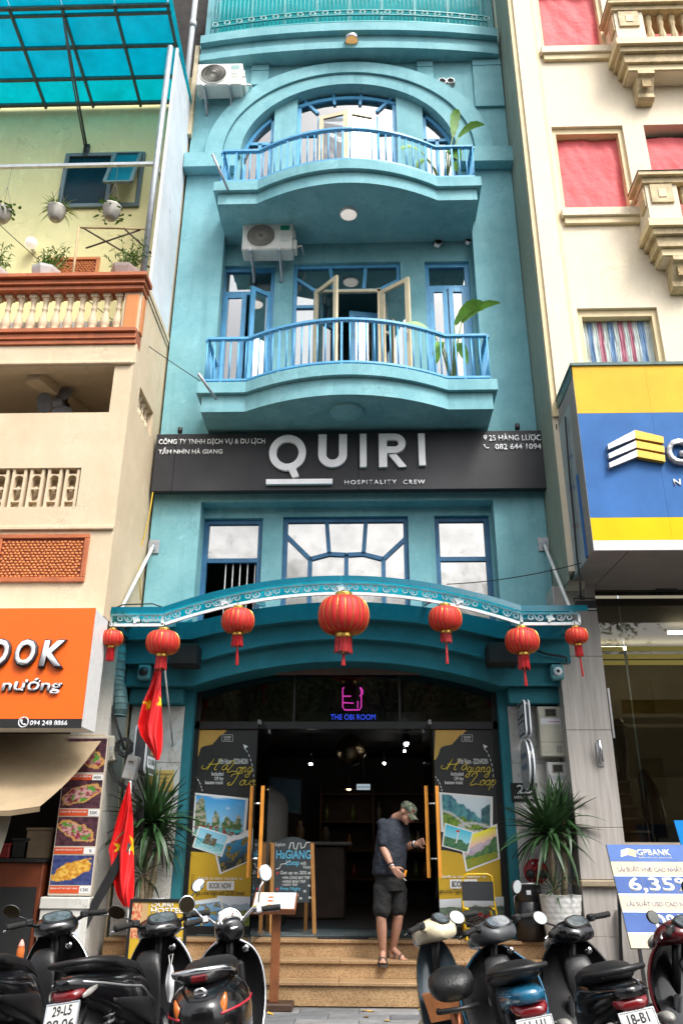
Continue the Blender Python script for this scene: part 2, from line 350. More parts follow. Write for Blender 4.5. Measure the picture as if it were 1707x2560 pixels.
# ================================================================ ground
XL, XR, XC, Y0 = -3.02, 2.50, -.26, 10.6
def paving():
    g = MB().bx(-60, 60, -60, 70, -.4, -.03).build('ground', mat('asphalt', (.06, .06, .062), .9, .3, 2, .5, 60)); tag(g, kind='structure')
    base = MB().bx(-14, 14, 3.9, 12.0, -.03, -.012).build('pavement', mat('paving_joint', (.09, .085, .08), .95, .3, 8, .4, 60)); tag(base, kind='structure')
    k = MB()
    for i in range(28): k.bx(-14+i, -14+i+.985, 3.7, 3.9, -.03, 0, .012)
    tag(k.build('kerb', mat('kerb_stone', (.26, .26, .26), .9, .3, 6, .4, 40)), kind='structure')
    ms = [mat('paving_%s' % n, c, .85, .28, 5, .35, 35) for n, c in (('grey', (.16, .16, .165)), ('slate', (.125, .13, .135)), ('ash', (.2, .2, .2)))]
    dat = []
    for m in ms: dat.append(MB().box((0, 0, 0), (.594, .294, .03), None, .004).mesh('paver', m))
    n = 0
    for j in range(19):
        y = 3.9+.15+j*.3
        for i in range(16):
            x = -4.6+i*.6+(.3 if j % 2 else 0)
            if y < 6.5 and n > 250: continue
            o = put('paver', random.choice(dat), base); o.location = (x, y, -.012+random.uniform(0, .003)); o.rotation_euler = (random.uniform(-.004, .004), random.uniform(-.003, .003), 0); n += 1
paving()
# ================================================================ entrance steps and porch floor
GRAN = mat('tan_granite', (.40, .27, .15), .55, .0, 1, .05, 90, col2=(.2, .12, .06), detail=2, )
def granite(name, c0, c1, sc):
    m = bpy.data.materials.new(name); m.use_nodes = True; t = m.node_tree; b = t.nodes['Principled BSDF']; L = t.links.new
    tc = t.nodes.new('ShaderNodeTexCoord'); v = t.nodes.new('ShaderNodeTexVoronoi'); v.inputs['Scale'].default_value = sc; L(tc.outputs['Object'], v.inputs['Vector'])
    n = t.nodes.new('ShaderNodeTexNoise'); n.inputs['Scale'].default_value = 2.5; n.inputs['Detail'].default_value = 6; L(tc.outputs['Object'], n.inputs['Vector'])
    r = t.nodes.new('ShaderNodeValToRGB'); e = r.color_ramp.elements; e[0].color = (*c1, 1); e[1].color = (*c0, 1); e[0].position = .15; e[1].position = .6; s = t.nodes.new('ShaderNodeSeparateColor'); L(v.outputs['Color'], s.inputs[0]); L(s.outputs[0], r.inputs[0])
    x = t.nodes.new('ShaderNodeMix'); x.data_type = 'RGBA'; x.blend_type = 'MULTIPLY'; L(r.outputs[0], x.inputs[6]); x.inputs[0].default_value = .6
    r2 = t.nodes.new('ShaderNodeValToRGB'); r2.color_ramp.elements[0].position = .35; r2.color_ramp.elements[1].position = .65; r2.color_ramp.elements[0].color = (.55, .5, .45, 1); L(n.outputs['Fac'], r2.inputs[0]); L(r2.outputs[0], x.inputs[7]); L(x.outputs[2], b.inputs['Base Color'])
    b.inputs['Roughness'].default_value = .5; return m
G1 = granite('granite_riser', (.47, .31, .16), (.24, .14, .065), 130); G2 = granite('granite_tread', (.40, .26, .13), (.24, .14, .07), 160)
st = thing('entrance_steps', 'three tan granite steps leading up to the open glass doors', 'steps', (XC, 9.7, 0))
for i, (zt, yf) in enumerate(((.22, 9.72), (.39, 10.02), (.56, 10.34))):
    zb = (0, .22, .39)[i]
    MB().bx(-3.02, 2.38, yf+.03, 10.62, zb-.0, zt-.035).build('riser', G1, st)
    for k in range(4):
        x0 = -3.02+k*1.35; MB().bx(x0+.001, x0+1.349, yf, (10.04, 10.37, 10.62)[i]+.0, zt-.035, zt, .006).build('tread', G2, st)
# ================================================================ hostel building
HB = thing('hostel_building', 'narrow teal hostel with two curved balconies and an arched top storey', 'building', (XC, Y0, 0))
zf = lambda p, Y=Y0: PY(p, Y).z
xf = lambda p, Y=Y0: PY(p, Y).x
rec1 = (xf(cC(228, 300)), xf(cC(1318, 300)), 3.2, zf(cC(770, 287)))
rec2 = (xf(cB(262, 300)), xf(cB(1292, 300)), 7.55, 10.9)
AX, AZ = 1.86, 1.63
dl, dr = xf((462, 1805)), xf((1270, 1823))
wl = MB(); holed(wl, XL, XR, .0, 12.54, Y0, Y0+.25, [rec1, rec2, (XC-AX, XC+AX, 11.2, 12.6), (dl, dr, 0, 3.25)])
arch = [(XC+AX*math.cos(a), 12.54+AZ*math.sin(a)) for a in [math.pi*k/40 for k in range(41)]]
wl.prism([(XL, 12.54), (XL, 15.35), (XR, 15.35), (XR, 12.54)]+arch, XZ, Y0, Y0+.25)
for x0, x1 in ((XL+.002, XL+.2), (XR-.2, XR-.002)): wl.bx(x0, x1, Y0+.25, 19, 0, 17)
for z in (3.3, 7.3, 11.0, 14.5): wl.bx(XL+.2, XR-.2, Y0+.47, 19, z, z+.25)
wl.bx(XL, XR, 18.8, 19, 0, 17)
W = wl.build('wall', TEAL, HB)
# inner wall with the window openings
def wbox(c, x0, y0, x1, y1, Y): a, b = PY(c(x0, y0), Y), PY(c(x1, y1), Y); return [min(a.x, b.x), max(a.x, b.x), min(a.z, b.z), max(a.z, b.z)]
YW = Y0+.25
w1 = [wbox(cC, 240, 352, 447, 640, YW), wbox(cC, 535, 346, 1008, 640, YW), wbox(cC, 1097, 342, 1322, 640, YW)]
for q in w1: q[2] = 4.25
w2 = [wbox(cB, 256, 371, 462, 700, YW), wbox(cB, 552, 360, 1000, 700, YW), wbox(cB, 1090, 353, 1296, 700, YW)]
for q in w2: q[2] = 7.62
w3 = [(XC-1.8, XC-1.31, 11.3, 13.55), (xf(cA(537, 500), YW), xf(cA(1003, 500), YW), 11.3, 14.6), (XC+1.31, XC+1.8, 11.3, 13.55)]
iw = MB(); holed(iw, XL+.2, XR-.2, 3.74, 11.15, YW+.0, YW+.22, w1+w2)
iw.bx(XC-1.31, w3[1][0], Y0+.03, YW+.2, 11.2, 14.3); iw.bx(w3[1][1], XC+1.31, Y0+.03, YW+.2, 11.2, 14.3)
iw.build('inner_wall', TEAL, HB)
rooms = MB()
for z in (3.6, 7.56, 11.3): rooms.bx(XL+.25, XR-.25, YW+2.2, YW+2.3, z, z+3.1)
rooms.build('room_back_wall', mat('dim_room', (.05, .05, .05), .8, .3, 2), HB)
def ring(mb, a0, b0, a1, b1, y0, y1, z0=12.54):
    N = 48; A = [math.pi*k/N for k in range(N+1)]
    for k in range(N):
        s, t = A[k], A[k+1]
        mb.prism([(XC+a0*math.cos(s), z0+b0*math.sin(s)), (XC+a1*math.cos(s), z0+b1*math.sin(s)), (XC+a1*math.cos(t), z0+b1*math.sin(t)), (XC+a0*math.cos(t), z0+b0*math.sin(t))], XZ, y0, y1)
for k, (a0, b0, a1, b1, y) in enumerate(((1.86, 1.63, 2.15, 1.86, .09), (2.16, 1.875, 2.46, 2.13, .13))):
    q = MB(); ring(q, a0, b0, a1, b1, Y0-y, Y0-.001); q.build('arch_moulding', TEAL, HB)
# ledge, pilaster tops, cornice
for x0, x1 in ((XL-.03, XC-1.9), (XC+1.9, XR+.03)): solid(HB, 'impost_ledge', TEAL, x0, x1, Y0-.2, Y0-.002, 12.17, 12.5, .01)
for x0, x1, z0 in ((-2.02, -1.7, 14.25), (.98, 1.27, 14.05), (1.98, 2.49, 13.6)):
    q = MB().bx(x0, x1, Y0-.05, Y0-.001, z0, 14.77); q.bx(x0, x1, Y0-.062, Y0-.051, 14.6, 14.72); q.build('pilaster', TEAL, HB)
def plan(y0, b, xl, xr, n=24, kink=None, ext=0.):
    """front edge of a balcony: straight shoulders, bulging middle"""
    pts = []; k = kink if kink else (xr-xl)/2; xm = (xl+xr)/2
    if kink: pts.append((xl, y0))
    for i in range(n+1):
        t = -1+2*i/n; pts.append((xm+t*k, y0-b*(1-t*t)))
    if kink: pts.append((xr, y0))
    return pts
cornice = (('cornice', 10.46, .19, 14.77, 14.93), ('cornice', 10.51, .19, 14.931, 15.149), ('cornice', 10.40, .19, 15.15, 15.35))
for n, y0, b, z0, z1 in cornice:
    p = plan(y0, b, -2.97, 2.45); MB().prism(p+[(2.45, Y0-.003), (-2.97, Y0-.003)], XY, z0, z1).build(n, TEAL, HB)
RAILM = BLUE
def balcony(zs, zl, zt, zr, xl, xr, y0, bulge, name):
    xm = (xl+xr)/2
    o = MB(); p = plan(y0, bulge, xl, xr, kink=1.41); o.prism(p+[(xr, Y0+.24), (xl, Y0+.24)], XY, zs, zl-.002); 
    p2 = plan(y0-.07, bulge, xl-.07, xr+.07, kink=1.41); o.prism(p2+[(xr+.07, Y0-.002), (xl-.07, Y0-.002)], XY, zl, zt)
    s = o.build('balcony_slab', TEAL, HB)
    f = MB().prism([(x, y+.08) for x, y in p[1:-1]]+[(xr-.1, Y0+.24), (xl+.1, Y0+.24)], XY, zt+.001, zt+.02).build('floor_tiles', mat('grey_floor', (.3, .3, .3), .7, .2, 4), s)
    pr = [(xl+.02, Y0-.01)]+plan(y0+.01, bulge, xl+.02, xr-.02, kink=1.41, n=30)+[(xr-.02, Y0-.01)]
    r = MB()
    for a, b in zip(pr, pr[1:]): r.bar((*a, zr-.02), (*b, zr-.02), .07, .035); 
    R1 = r.build('balcony_railing', RAILM, HB)
    r = MB()
    for a, b in zip(pr, pr[1:]): r.bar((*a, zt+.075), (*b, zt+.075), .04, .03)
    r.build('bottom_rail', RAILM, R1)
    L = [0]
    for a, b in zip(pr, pr[1:]): L.append(L[-1]+math.dist(a, b))
    n = int(L[-1]/.112); bm = MB().tube([(0, 0, 0), (0, 0, zr-.04-zt-.015)], .0125, 6).mesh('baluster', RAILM); post = MB().bx(-.016, .016, -.016, .016, -.07, zr-.04-zt-.09+.03).mesh('baluster', RAILM)
    loc = Vector(HB.location)
    for i in range(n+1):
        d = L[-1]*i/n; k = max(j for j in range(len(L)) if L[j] <= d+1e-9); k = min(k, len(pr)-2); t = (d-L[k])/max(1e-6, L[k+1]-L[k])
        x, y = lerp(pr[k][0], pr[k+1][0], t), lerp(pr[k][1], pr[k+1][1], t)
        b = put('baluster', post if i % 8 == 0 else bm, R1); b.location = Vector((x, y, zt+.012 if i % 8 else zt+.075))-loc
    return pr
railL = balcony(7.13, 7.40, 7.57, 8.36, -2.29, 1.77, 9.9, .43, 'low')
railU = balcony(10.86, 11.08, 11.26, 11.98, -2.29, 1.77, 9.9, .40, 'up')
# ---------------------------------------------------------------- windows
def frame_bars(mb, segs, Y, wd, th=.05):
    for a, b in segs: mb.bar((a[0], Y, a[1]), (b[0], Y, b[1]), wd, th, (0, 1, 0))
def window(name, box, Y, fm, segs, panes, wd=.05, gm=None):
    x0, x1, z0, z1 = box; h = wd/2
    per = [((x0, z0+h), (x1, z0+h)), ((x0, z1-h), (x1, z1-h)), ((x0+h, z0+wd), (x0+h, z1-wd)), ((x1-h, z0+wd), (x1-h, z1-wd))]
    mb = MB(); frame_bars(mb, per, Y, wd, .07); frame_bars(mb, segs, Y-.0, wd*.9, .06)
    wn = mb.build('window', fm, HB)
    for p in panes:
        MB().prism(p, XZ, Y+.004, Y+.012).build('pane', gm or GLASS, wn)
    return wn
def rect(x0, x1, z0, z1): return [(x0, z0), (x1, z0), (x1, z1), (x0, z1)]
YF = YW+.1
q2 = lambda c, x, y, Y=YF: (PY(c(x, y), Y).x, PY(c(x, y), Y).z)
# mezzanine
b = w1[0]; zm = q2(cC, 340, 512)[1]
wn = window('w', b, YF, NAVY, [((b[0], zm), (b[1], zm))], [rect(b[0]+.03, b[1]-.03, zm, b[3]-.03)], .07, FILM)
br = MB()
for x in (318, 345, 372, 400, 428): xx = q2(cC, x, 560)[0]; br.tube([(xx, YF+.03, 4.25), (xx, YF+.03, zm)], .009, 6)
br.build('security_bars', WHITE, wn)
b = w1[1]; P_ = [q2(cC, *t) for t in ((546, 418), (635, 506), (706, 487), (770, 490), (834, 487), (908, 506), (1000, 420))]
tp = [q2(cC, *t) for t in ((697, 362), (843, 362))]
vb = [q2(cC, x, 620) for x in (630, 770, 910)]
segs = list(zip(P_, P_[1:]))+[(tp[0], P_[2]), (tp[1], P_[4])]+[(P_[1], (P_[1][0], b[2])), (P_[3], (P_[3][0], b[2])), (P_[5], (P_[5][0], b[2]))]
pn = [[(b[0], P_[0][1]), P_[1], P_[2], tp[0], (b[0], b[3]-.02)], [P_[2], P_[3], P_[4], tp[1], tp[0]], [P_[4], P_[5], (b[1], P_[6][1]), (b[1], b[3]-.02), tp[1]],
      [(b[0], b[2]), (P_[1][0], b[2]), P_[1], (b[0], P_[0][1])], [(P_[1][0], b[2]), (P_[3][0], b[2]), P_[3], P_[2], P_[1]], [(P_[3][0], b[2]), (P_[5][0], b[2]), P_[5], P_[4], P_[3]], [(P_[5][0], b[2]), (b[1], b[2]), (b[1], P_[6][1]), P_[5]]]
window('w', b, YF, NAVY, segs, pn, .065, FILM)
b = w1[2]; zm = q2(cC, 1210, 506)[1]
window('w', b, YF, NAVY, [((b[0], zm), (b[1], zm))], [rect(b[0]+.03, b[1]-.03, zm, b[3]-.03), rect(b[0]+.03, b[1]-.03, b[2]+.03, zm)], .07, FILM)
# second storey
def leaf(w, z0, z1, hx, Y, ang, fm, gm, sgn, wd=.075, mid=None):
    """casement leaf hinged at hx; sgn +1: extends to +x when shut; opens outwards by ang"""
    d = Vector((sgn*math.cos(ang), -math.sin(ang), 0)); n = Vector((d.y, -d.x, 0))
    H = Vector((hx, Y, 0)); mb = MB()
    pt = lambda u, z: H+d*u+Vector((0, 0, z))
    for u in (wd/2, w-wd/2): mb.bar(pt(u, z0), pt(u, z1), wd, .045, n)
    for z in [z0+wd/2, z1-wd/2]+([mid] if mid else []): mb.bar(pt(wd, z), pt(w-wd, z), wd, .045, n)
    if not mid: 
        mb.bar(pt(wd, z0+.35), pt(w-wd, z0+.35), .02, .35*1.6*.5, Vector((0, 0, 1)))
    L = mb.build('casement', fm, HB)
    g = MB(); a = pt(wd-.01, 0)+n*.004; c = pt(w-wd+.01, 0)+n*.004
    g.add([a+Vector((0, 0, z0+wd)), c+Vector((0, 0, z0+wd)), c+Vector((0, 0, z1-wd)), a+Vector((0, 0, z1-wd))], [(0, 1, 2, 3)])
    g.build('pane', gm, L)
    hd = MB().bar(pt(w-wd*.5, (z0+z1)/2-.06)-n*.04*sgn, pt(w-wd*.5, (z0+z1)/2+.06)-n*.04*sgn, .02, .02, n); hd.build('handle', STEEL, L)
    return L
def curtain(x0, x1, z0, z1, Y, m=CURT):
    n = 60; a = [(lerp(x0, x1, i/n), Y+.03*math.sin(i*1.1)+.012*math.sin(i*2.7)) for i in range(n+1)]
    secs = [[(x, y+(.01 if z == z0 else 0), z) for x, y in a] for z in (z0, (z0+z1)/2, z1)]
    MB().loft(secs, False, False).build('curtain', m, HB)
for k in (0, 2):
    b = w2[k]; zt = q2(cB, 360, 488 if k == 0 else 476)[1]; xm = (b[0]+b[1])/2
    window('w', b, YF, BLUE, [((b[0], zt), (b[1], zt))], [rect(b[0]+.04, b[1]-.04, zt+.03, b[3]-.04)], .07)
    w_ = xm-b[0]-.07
    leaf(w_, b[2]+.05, zt-.03, b[0]+.06, YF-.02, R(2), BLUE, GLASS, 1)
    leaf(w_, b[2]+.05, zt-.03, b[1]-.06, YF-.02, R(38 if k == 0 else 2), BLUE, GLASS, -1)
    if k == 2: curtain(b[0], b[1], b[2], b[3], YF+.3)
    else: curtain(xm+.02, b[1], b[2], b[3], YF+.35); 
b = w2[1]; zt = q2(cB, 770, 468)[1]
P_ = [q2(cB, *t) for t in ((560, 425), (642, 478), (715, 460), (840, 455), (910, 470), (1000, 425))]
tp = [q2(cB, *t) for t in ((703, 385), (848, 382))]
xa, xb = P_[1][0], P_[4][0]
zz = q2(cB, 600, 543)[1]
segs = [(P_[0], P_[1]), (P_[1], (xb, P_[1][1])), (P_[4], P_[5]), (tp[0], (P_[2][0], P_[1][1])), (tp[1], (P_[3][0], P_[1][1])), ((xa, b[2]), (xa, P_[1][1])), ((xb, b[2]), (xb, P_[1][1])), ((b[0], zz), (xa, zz)), ((xb, zz), (b[1], zz))]
ztop = P_[1][1]
pn = [[(b[0], P_[0][1]), P_[1], (P_[2][0], ztop), tp[0], (b[0], b[3]-.03)], [(P_[2][0], ztop), (P_[3][0], ztop), tp[1], tp[0]], [(P_[3][0], ztop), (xb, ztop), (b[1], P_[5][1]), (b[1], b[3]-.03), tp[1]],
      rect(b[0], xa, b[2], zz), [(b[0], zz), (xa, zz), P_[1], (b[0], P_[0][1])], rect(xb, b[1], b[2], zz), [(xb, zz), (b[1], zz), (b[1], P_[5][1]), (xb, ztop)]]
window('w', b, YF, BLUE, segs, pn, .06)
fr = MB(); frame_bars(fr, [((xa+.03, b[2]), (xa+.03, ztop)), ((xb-.03, b[2]), (xb-.03, ztop)), ((xa, ztop-.04), (xb, ztop-.04))], YF-.05, .05, .05); fr.build('door_frame', CREAMP, HB)
lw = (xb-xa)/2
leaf(lw*1.05, b[2]+.02, ztop-.06, xa, YF-.07, R(48), CREAMP, GLASS, 1, .075, b[2]+.55)
leaf(lw*1.05, b[2]+.02, ztop-.06, xb, YF-.07, R(142), CREAMP, GLASS, -1, .075, b[2]+.55)
leaf(lw*.9, b[2]+.02, ztop-.2, xb-.05, YF+.35, R(10), BLUE, GLASS, -1, .1)
curtain(b[0]+.05, xa, b[2], ztop, YF+.3); curtain(xb, b[1]-.03, b[2], ztop, YF+.3)
# arched storey
YF = Y0+.13
b = w3[1]; cz = lambda x: 12.54+AZ*math.sqrt(max(0, 1-((x-XC)/AX)**2))
arcp = [(lerp(b[0], b[1], i/14), cz(lerp(b[0], b[1], i/14))-.12) for i in range(15)]
fr = MB(); frame_bars(fr, list(zip(arcp, arcp[1:]))+[((b[0]+.03, 11.3), (b[0]+.03, arcp[0][1])), ((b[1]-.03, 11.3), (b[1]-.03, arcp[-1][1]))], YF, .07, .06)
xa, xb = xf(cA(634, 600), YF), xf(cA(912, 600), YF); zd = zf(cA(640, 575), YF)
zq = zf(cA(590, 655), YF)
frame_bars(fr, [((xa, 11.3), (xa, zd)), ((xb, 11.3), (xb, zd)), ((xa, zd), (xb, zd)), ((b[0], zq), (xa, zq)), ((xb, zq), (b[1], zq))]+[(q2(cA, *s), q2(cA, *t)) for s, t in (((548, 522), (632, 600)), ((702, 480), (712, 560)), ((842, 480), (832, 560)), ((994, 518), (912, 592)))], YF, .05, .05)
wn = fr.build('window', BLUE, HB)
MB().prism([(b[0], 11.3), (b[1], 11.3)]+arcp[::-1], XZ, YF+.01, YF+.018).build('pane', GLASS, wn)
curtain(b[0], b[1], 11.3, 13.35, YF+.3)
lw = (xb-xa)/2
leaf(lw*1.02, 11.32, zd-.02, xa+.01, YF-.05, R(14), CREAMP, GLASS, 1, .08, 11.9); leaf(lw*1.02, 11.32, zd-.02, xb-.01, YF-.05, R(14), CREAMP, GLASS, -1, .08, 11.9)
for s in (-1, 1):
    xo, xi = XC+s*(AX-.02), XC+s*1.31
    ar = [(lerp(xi, xo, i/10), cz(lerp(xi, xo, i/10))-.1) for i in range(11)]
    fr = MB(); frame_bars(fr, list(zip(ar, ar[1:]))+[((xi+s*.03, 11.3), (xi+s*.03, ar[0][1])), ((xo-s*.03, 11.3), (xo-s*.03, 12.5)), ((xi, 12.98), (xo-s*.12, 12.98)), ((XC+s*1.55, 11.3), (XC+s*1.55, 12.98))], YF, .06, .06)
    wn = fr.build('window', BLUE, HB)
    MB().prism([(xi, 11.3), (xo, 11.3)]+ar[::-1], XZ, YF+.01, YF+.018).build('pane', GLASS, wn)
    curtain(min(xi, xo), max(xi, xo), 11.3, 13.2, YF+.3)
# top floor: glazed terrace in green sheet behind a green railing
GRN = sheet_mat('green_sheet', (.02, .72, .74), .2)
RG = mat('turquoise_iron', (.03, .36, .38), .45, .2, 8, .05, 50)
ter = MB()
tx = [-2.72+i*.62 for i in range(9)]
for x in tx: ter.bx(x-.02, x+.02, Y0+.05, Y0+.09, 15.36, 18.5)
ter.bx(-2.9, 2.35, Y0+.03, Y0+.1, 16.8, 16.86); ter.build('terrace_frame', RG, HB)
for i in range(8): solid(HB, 'terrace_sheet', GRN, tx[i]+.025, tx[i+1]-.025, Y0+.065, Y0+.07, 15.38, 18.4)
pl = plan(10.43, .19, -2.8, 2.28, 24)
TR = None
for z, hh in ((16.6, .05), (15.40, .03), (15.58, .02), (15.70, .02)):
    r = MB()
    for a, b2 in zip(pl, pl[1:]): r.bar((*a, z), (*b2, z), .03, hh)
    o = r.build('terrace_railing' if TR is None else 'rail', RG, TR or HB); TR = TR or o
bm = MB().tube([(0, 0, 15.35), (0, 0, 16.6)], .009, 6).mesh('bar', RG); rg = MB().tube([(.05*math.cos(a), 0, .05*math.sin(a)) for a in [k*math.pi/6 for k in range(12)]], .009, 6, closed=True).mesh('ring', mat('pale_iron', (.5, .62, .6), .5, .1, 9))
for i in range(68):
    t = i/67; x = lerp(-2.8, 2.28, t); y = 10.43-.19*(1-(2*t-1)**2)
    o = put('bar', bm, TR); o.location = Vector((x, y, 0))-Vector(HB.location)
    if i % 3 == 1: o = put('ring', rg, TR); o.location = Vector((x, y-.012, 15.64))-Vector(HB.location)
# stepped, arched beam over the doors and the porch walls
def arched(z0, rise, zt, y0, y1, x0, x1, xa, xb, n=28):
    lo = [(x0, z0), (xa, z0)]+[(lerp(xa, xb, i/n), z0+rise*(1-(2*i/n-1)**2)) for i in range(1, n)]+[(xb, z0), (x1, z0)]
    up = [(x, z+zt) for x, z in lo]
    return lo+up[::-1]
for z0, rise, hh, y0 in ((3.40, .31, .26, 10.28), (3.66, .31, .28, 10.16), (3.94, .26, .22, 10.04)):
    MB().prism(arched(z0, rise, hh+.0, y0, Y0, XL-.03, XR+.03, dl+.12, dr-.12), XZ, y0, Y0-.003).build('entrance_arch_band', TEAL_SHADE, HB)
for x0, x1 in ((XL, dl-.0), (dr, XR)): solid(HB, 'capital_block', TEAL_SHADE, x0, x1+.0, Y0-.2, Y0-.003, 3.2, 3.398, .01)
MB().prism(arched(3.396, .305, .02, 0, 0, dl, dr, dl+.12, dr-.12), XZ, Y0-.3, Y0+.5).build('porch_soffit', TEAL_SHADE, HB)
for s, x0, x1 in ((1, dl, dl+.11), (-1, dr-.11, dr)): solid(HB, 'door_jamb', TEAL_SHADE, x0, x1, Y0-.02, Y0+.22, .56, 3.4)
# marble facing slabs on the two piers
MARB = bpy.data.materials.new('veined_marble'); MARB.use_nodes = True
t = MARB.node_tree; bb = t.nodes['Principled BSDF']; tc = t.nodes.new('ShaderNodeTexCoord'); n1 = t.nodes.new('ShaderNodeTexNoise'); n1.inputs['Scale'].default_value = 2.2; n1.inputs['Detail'].default_value = 9; n1.inputs['Roughness'].default_value = .62; n1.inputs['Distortion'].default_value = 2.2
t.links.new(tc.outputs['Object'], n1.inputs['Vector']); rp = t.nodes.new('ShaderNodeValToRGB'); t.links.new(n1.outputs['Fac'], rp.inputs[0]); t.links.new(rp.outputs[0], bb.inputs['Base Color']); bb.inputs['Roughness'].default_value = .35
e = rp.color_ramp.elements; e[0].position = .3; e[0].color = (.60, .62, .61, 1); e[1].position = .5; e[1].color = (.60, .60, .58, 1)
for pos, c in ((.506, (.3, .26, .2)), (.516, (.56, .55, .52)), (.64, (.58, .57, .54)), (.66, (.36, .25, .13)), (.68, (.5, .45, .38)), (.72, (.62, .63, .62))): k = rp.color_ramp.elements.new(pos); k.color = (*c, 1)
n1.inputs['Scale'].default_value = 1.1
for x0, x1 in ((XL, dl-.004), (dr+.004, XR-.12)):
    for z0, z1 in ((.562, 1.2), (1.2, 1.85), (1.85, 2.5), (2.5, 3.197)): solid(HB, 'marble_slab', MARB, x0+.002, x1-.002, Y0-.03, Y0-.002, z0+.002, z1-.002, .003)
# ================================================================ signboard
YS = 10.4
sTL, sTR, sBL, sBR = [PY(dd(*q), YS) for q in ((357, 998), (1248, 987), (350, 1131), (1258, 1118))]
sx0, sx1, sz0, sz1 = (sTL.x+sBL.x)/2, (sTR.x+sBR.x)/2, (sBL.z+sBR.z)/2, (sTL.z+sTR.z)/2
SG = thing('signboard', 'long dark grey signboard reading QUIRI across the teal building', 'signboard', ((sx0+sx1)/2, YS, sz0))
SGM = mat('charcoal_panel', (.034, .034, .038), .5, .25, 1.2, .04, 50, spec=.3)
for i in range(3):
    a, b = [(sx0, lerp(sx0, sx1, .052)), (lerp(sx0, sx1, .052), lerp(sx0, sx1, .525)), (lerp(sx0, sx1, .525), sx1)][i]
    solid(SG, 'panel', SGM, a+.0015, b-.0015, YS, YS+.12, sz0, sz1, .004)
LET = mat('white_acrylic', (.78, .77, .78), .35, .05, 6, emit=None)
LSIDE = mat('sign_letter_white', (.93, .93, .95), .4, .1, 5, .03, 30)
def sbox(x0, y0, x1, y1, c=cC, Y=YS):
    a = PY(c(x0, y1), Y); b = PY(c(x1, y0), Y); return (a.x, Y, a.z), b.x-a.x, b.z-a.z
def slet(s, x0, y0, x1, y1, c=cC, m=LSIDE, ext=.006, bold=.0, Y=YS, par=SG, **k):
    o, w, h = sbox(x0, y0, x1, y1, c, Y); return lettering(par, s, (o[0], Y, o[2]), (1, 0, 0), (0, 0, 1), w, h, m, ext, bold, **k)
slet('CÔNG TY TNHH DỊCH VỤ & DU LỊCH', 70, 50, 468, 82, bold=.03, ext=.012)
slet('TẦM NHÌN HÀ GIANG', 69, 86, 310, 114, bold=.03, ext=.012)
slet('25 HÀNG LƯỢC', 1302, 36, 1493, 70, bold=.03, ext=.012)
slet('082 644 1094', 1325, 74, 1495, 97, bold=.03, ext=.012)
slet('HOSPITALITY', 763, 209, 957, 227, bold=.02, ext=.012, space=1.25); slet('CREW', 982, 209, 1062, 226, bold=.02, ext=.012, space=1.25)
# the big letters as solid strokes (real block letters)
def sp(x, y): p = PY(cC(x, y), YS); return (p.x, p.z)
q = MB()
cx, cz = sp(552, 112); ro = (sp(621, 112)[0]-sp(484, 112)[0])/2; rz = (sp(552, 46)[1]-sp(552, 178)[1])/2; wd_ = .105
N = 40
for k in range(N):
    a, b = 2*math.pi*k/N, 2*math.pi*(k+1)/N
    q.prism([(cx+ro*math.cos(a), cz+rz*math.sin(a)), (cx+ro*math.cos(b), cz+rz*math.sin(b)), (cx+(ro-wd_)*math.cos(b), cz+(rz-wd_)*math.sin(b)), (cx+(ro-wd_)*math.cos(a), cz+(rz-wd_)*math.sin(a))], XZ, YS-.05, YS-.002)
q.prism([sp(553, 172), sp(580, 162), sp(594, 200), sp(570, 206)], XZ, YS-.051, YS-.002)
q.build('letter', LSIDE, SG)
q = MB(); q.bx(sp(482, 0)[0], sp(721, 0)[0], YS-.06, YS-.002, sp(500, 231)[1], sp(500, 212)[1], .004); q.build('underline', LSIDE, SG)
q = MB()
x0, x1 = sp(667, 45)[0], sp(773, 45)[0]; zt = sp(720, 44)[1]; zb = sp(720, 166)[1]; xm = (x0+x1)/2; r1 = (x1-x0)/2
for xx in (x0, x1-.115): q.bx(xx, xx+.115, YS-.05, YS-.002, zb+r1, zt)
for k in range(20):
    a, b = math.pi+math.pi*k/20, math.pi+math.pi*(k+1)/20
    q.prism([(xm+r1*math.cos(a), zb+r1+r1*math.sin(a)), (xm+r1*math.cos(b), zb+r1+r1*math.sin(b)), (xm+(r1-.115)*math.cos(b), zb+r1+(r1-.115)*math.sin(b)), (xm+(r1-.115)*math.cos(a), zb+r1+(r1-.115)*math.sin(a))], XZ, YS-.05, YS-.002)
q.build('letter', LSIDE, SG)
for x in (820, 1036):
    a = sp(x, 42 if x == 820 else 40); MB().bx(a[0], sp(x+25, 44)[0], YS-.05, YS-.002, sp(x, 166 if x == 820 else 160)[1], a[1], .004).build('letter', LSIDE, SG)
q = MB(); x0 = sp(890, 42)[0]; zt = sp(890, 42)[1]; zb = sp(890, 166)[1]; q.bx(x0, x0+.115, YS-.05, YS-.002, zb, zt)
bw = (zt-zb)*.58; zc_ = zt-bw/2; xc_ = sp(950, 80)[0]
q.bx(x0+.116, xc_, YS-.05, YS-.002, zt-.1, zt); q.bx(x0+.116, xc_, YS-.05, YS-.002, zt-bw, zt-bw+.1)
for k in range(16):
    a, b = -math.pi/2+math.pi*k/16, -math.pi/2+math.pi*(k+1)/16; r1 = bw/2
    q.prism([(xc_+r1*math.cos(a), zc_+r1*math.sin(a)), (xc_+r1*math.cos(b), zc_+r1*math.sin(b)), (xc_+(r1-.1)*math.cos(b), zc_+(r1-.1)*math.sin(b)), (xc_+(r1-.1)*math.cos(a), zc_+(r1-.1)*math.sin(a))], XZ, YS-.05, YS-.002)
q.prism([sp(928, 120), sp(956, 118), sp(995, 164), sp(966, 166)], XZ, YS-.049, YS-.004); q.build('letter', LSIDE, SG)
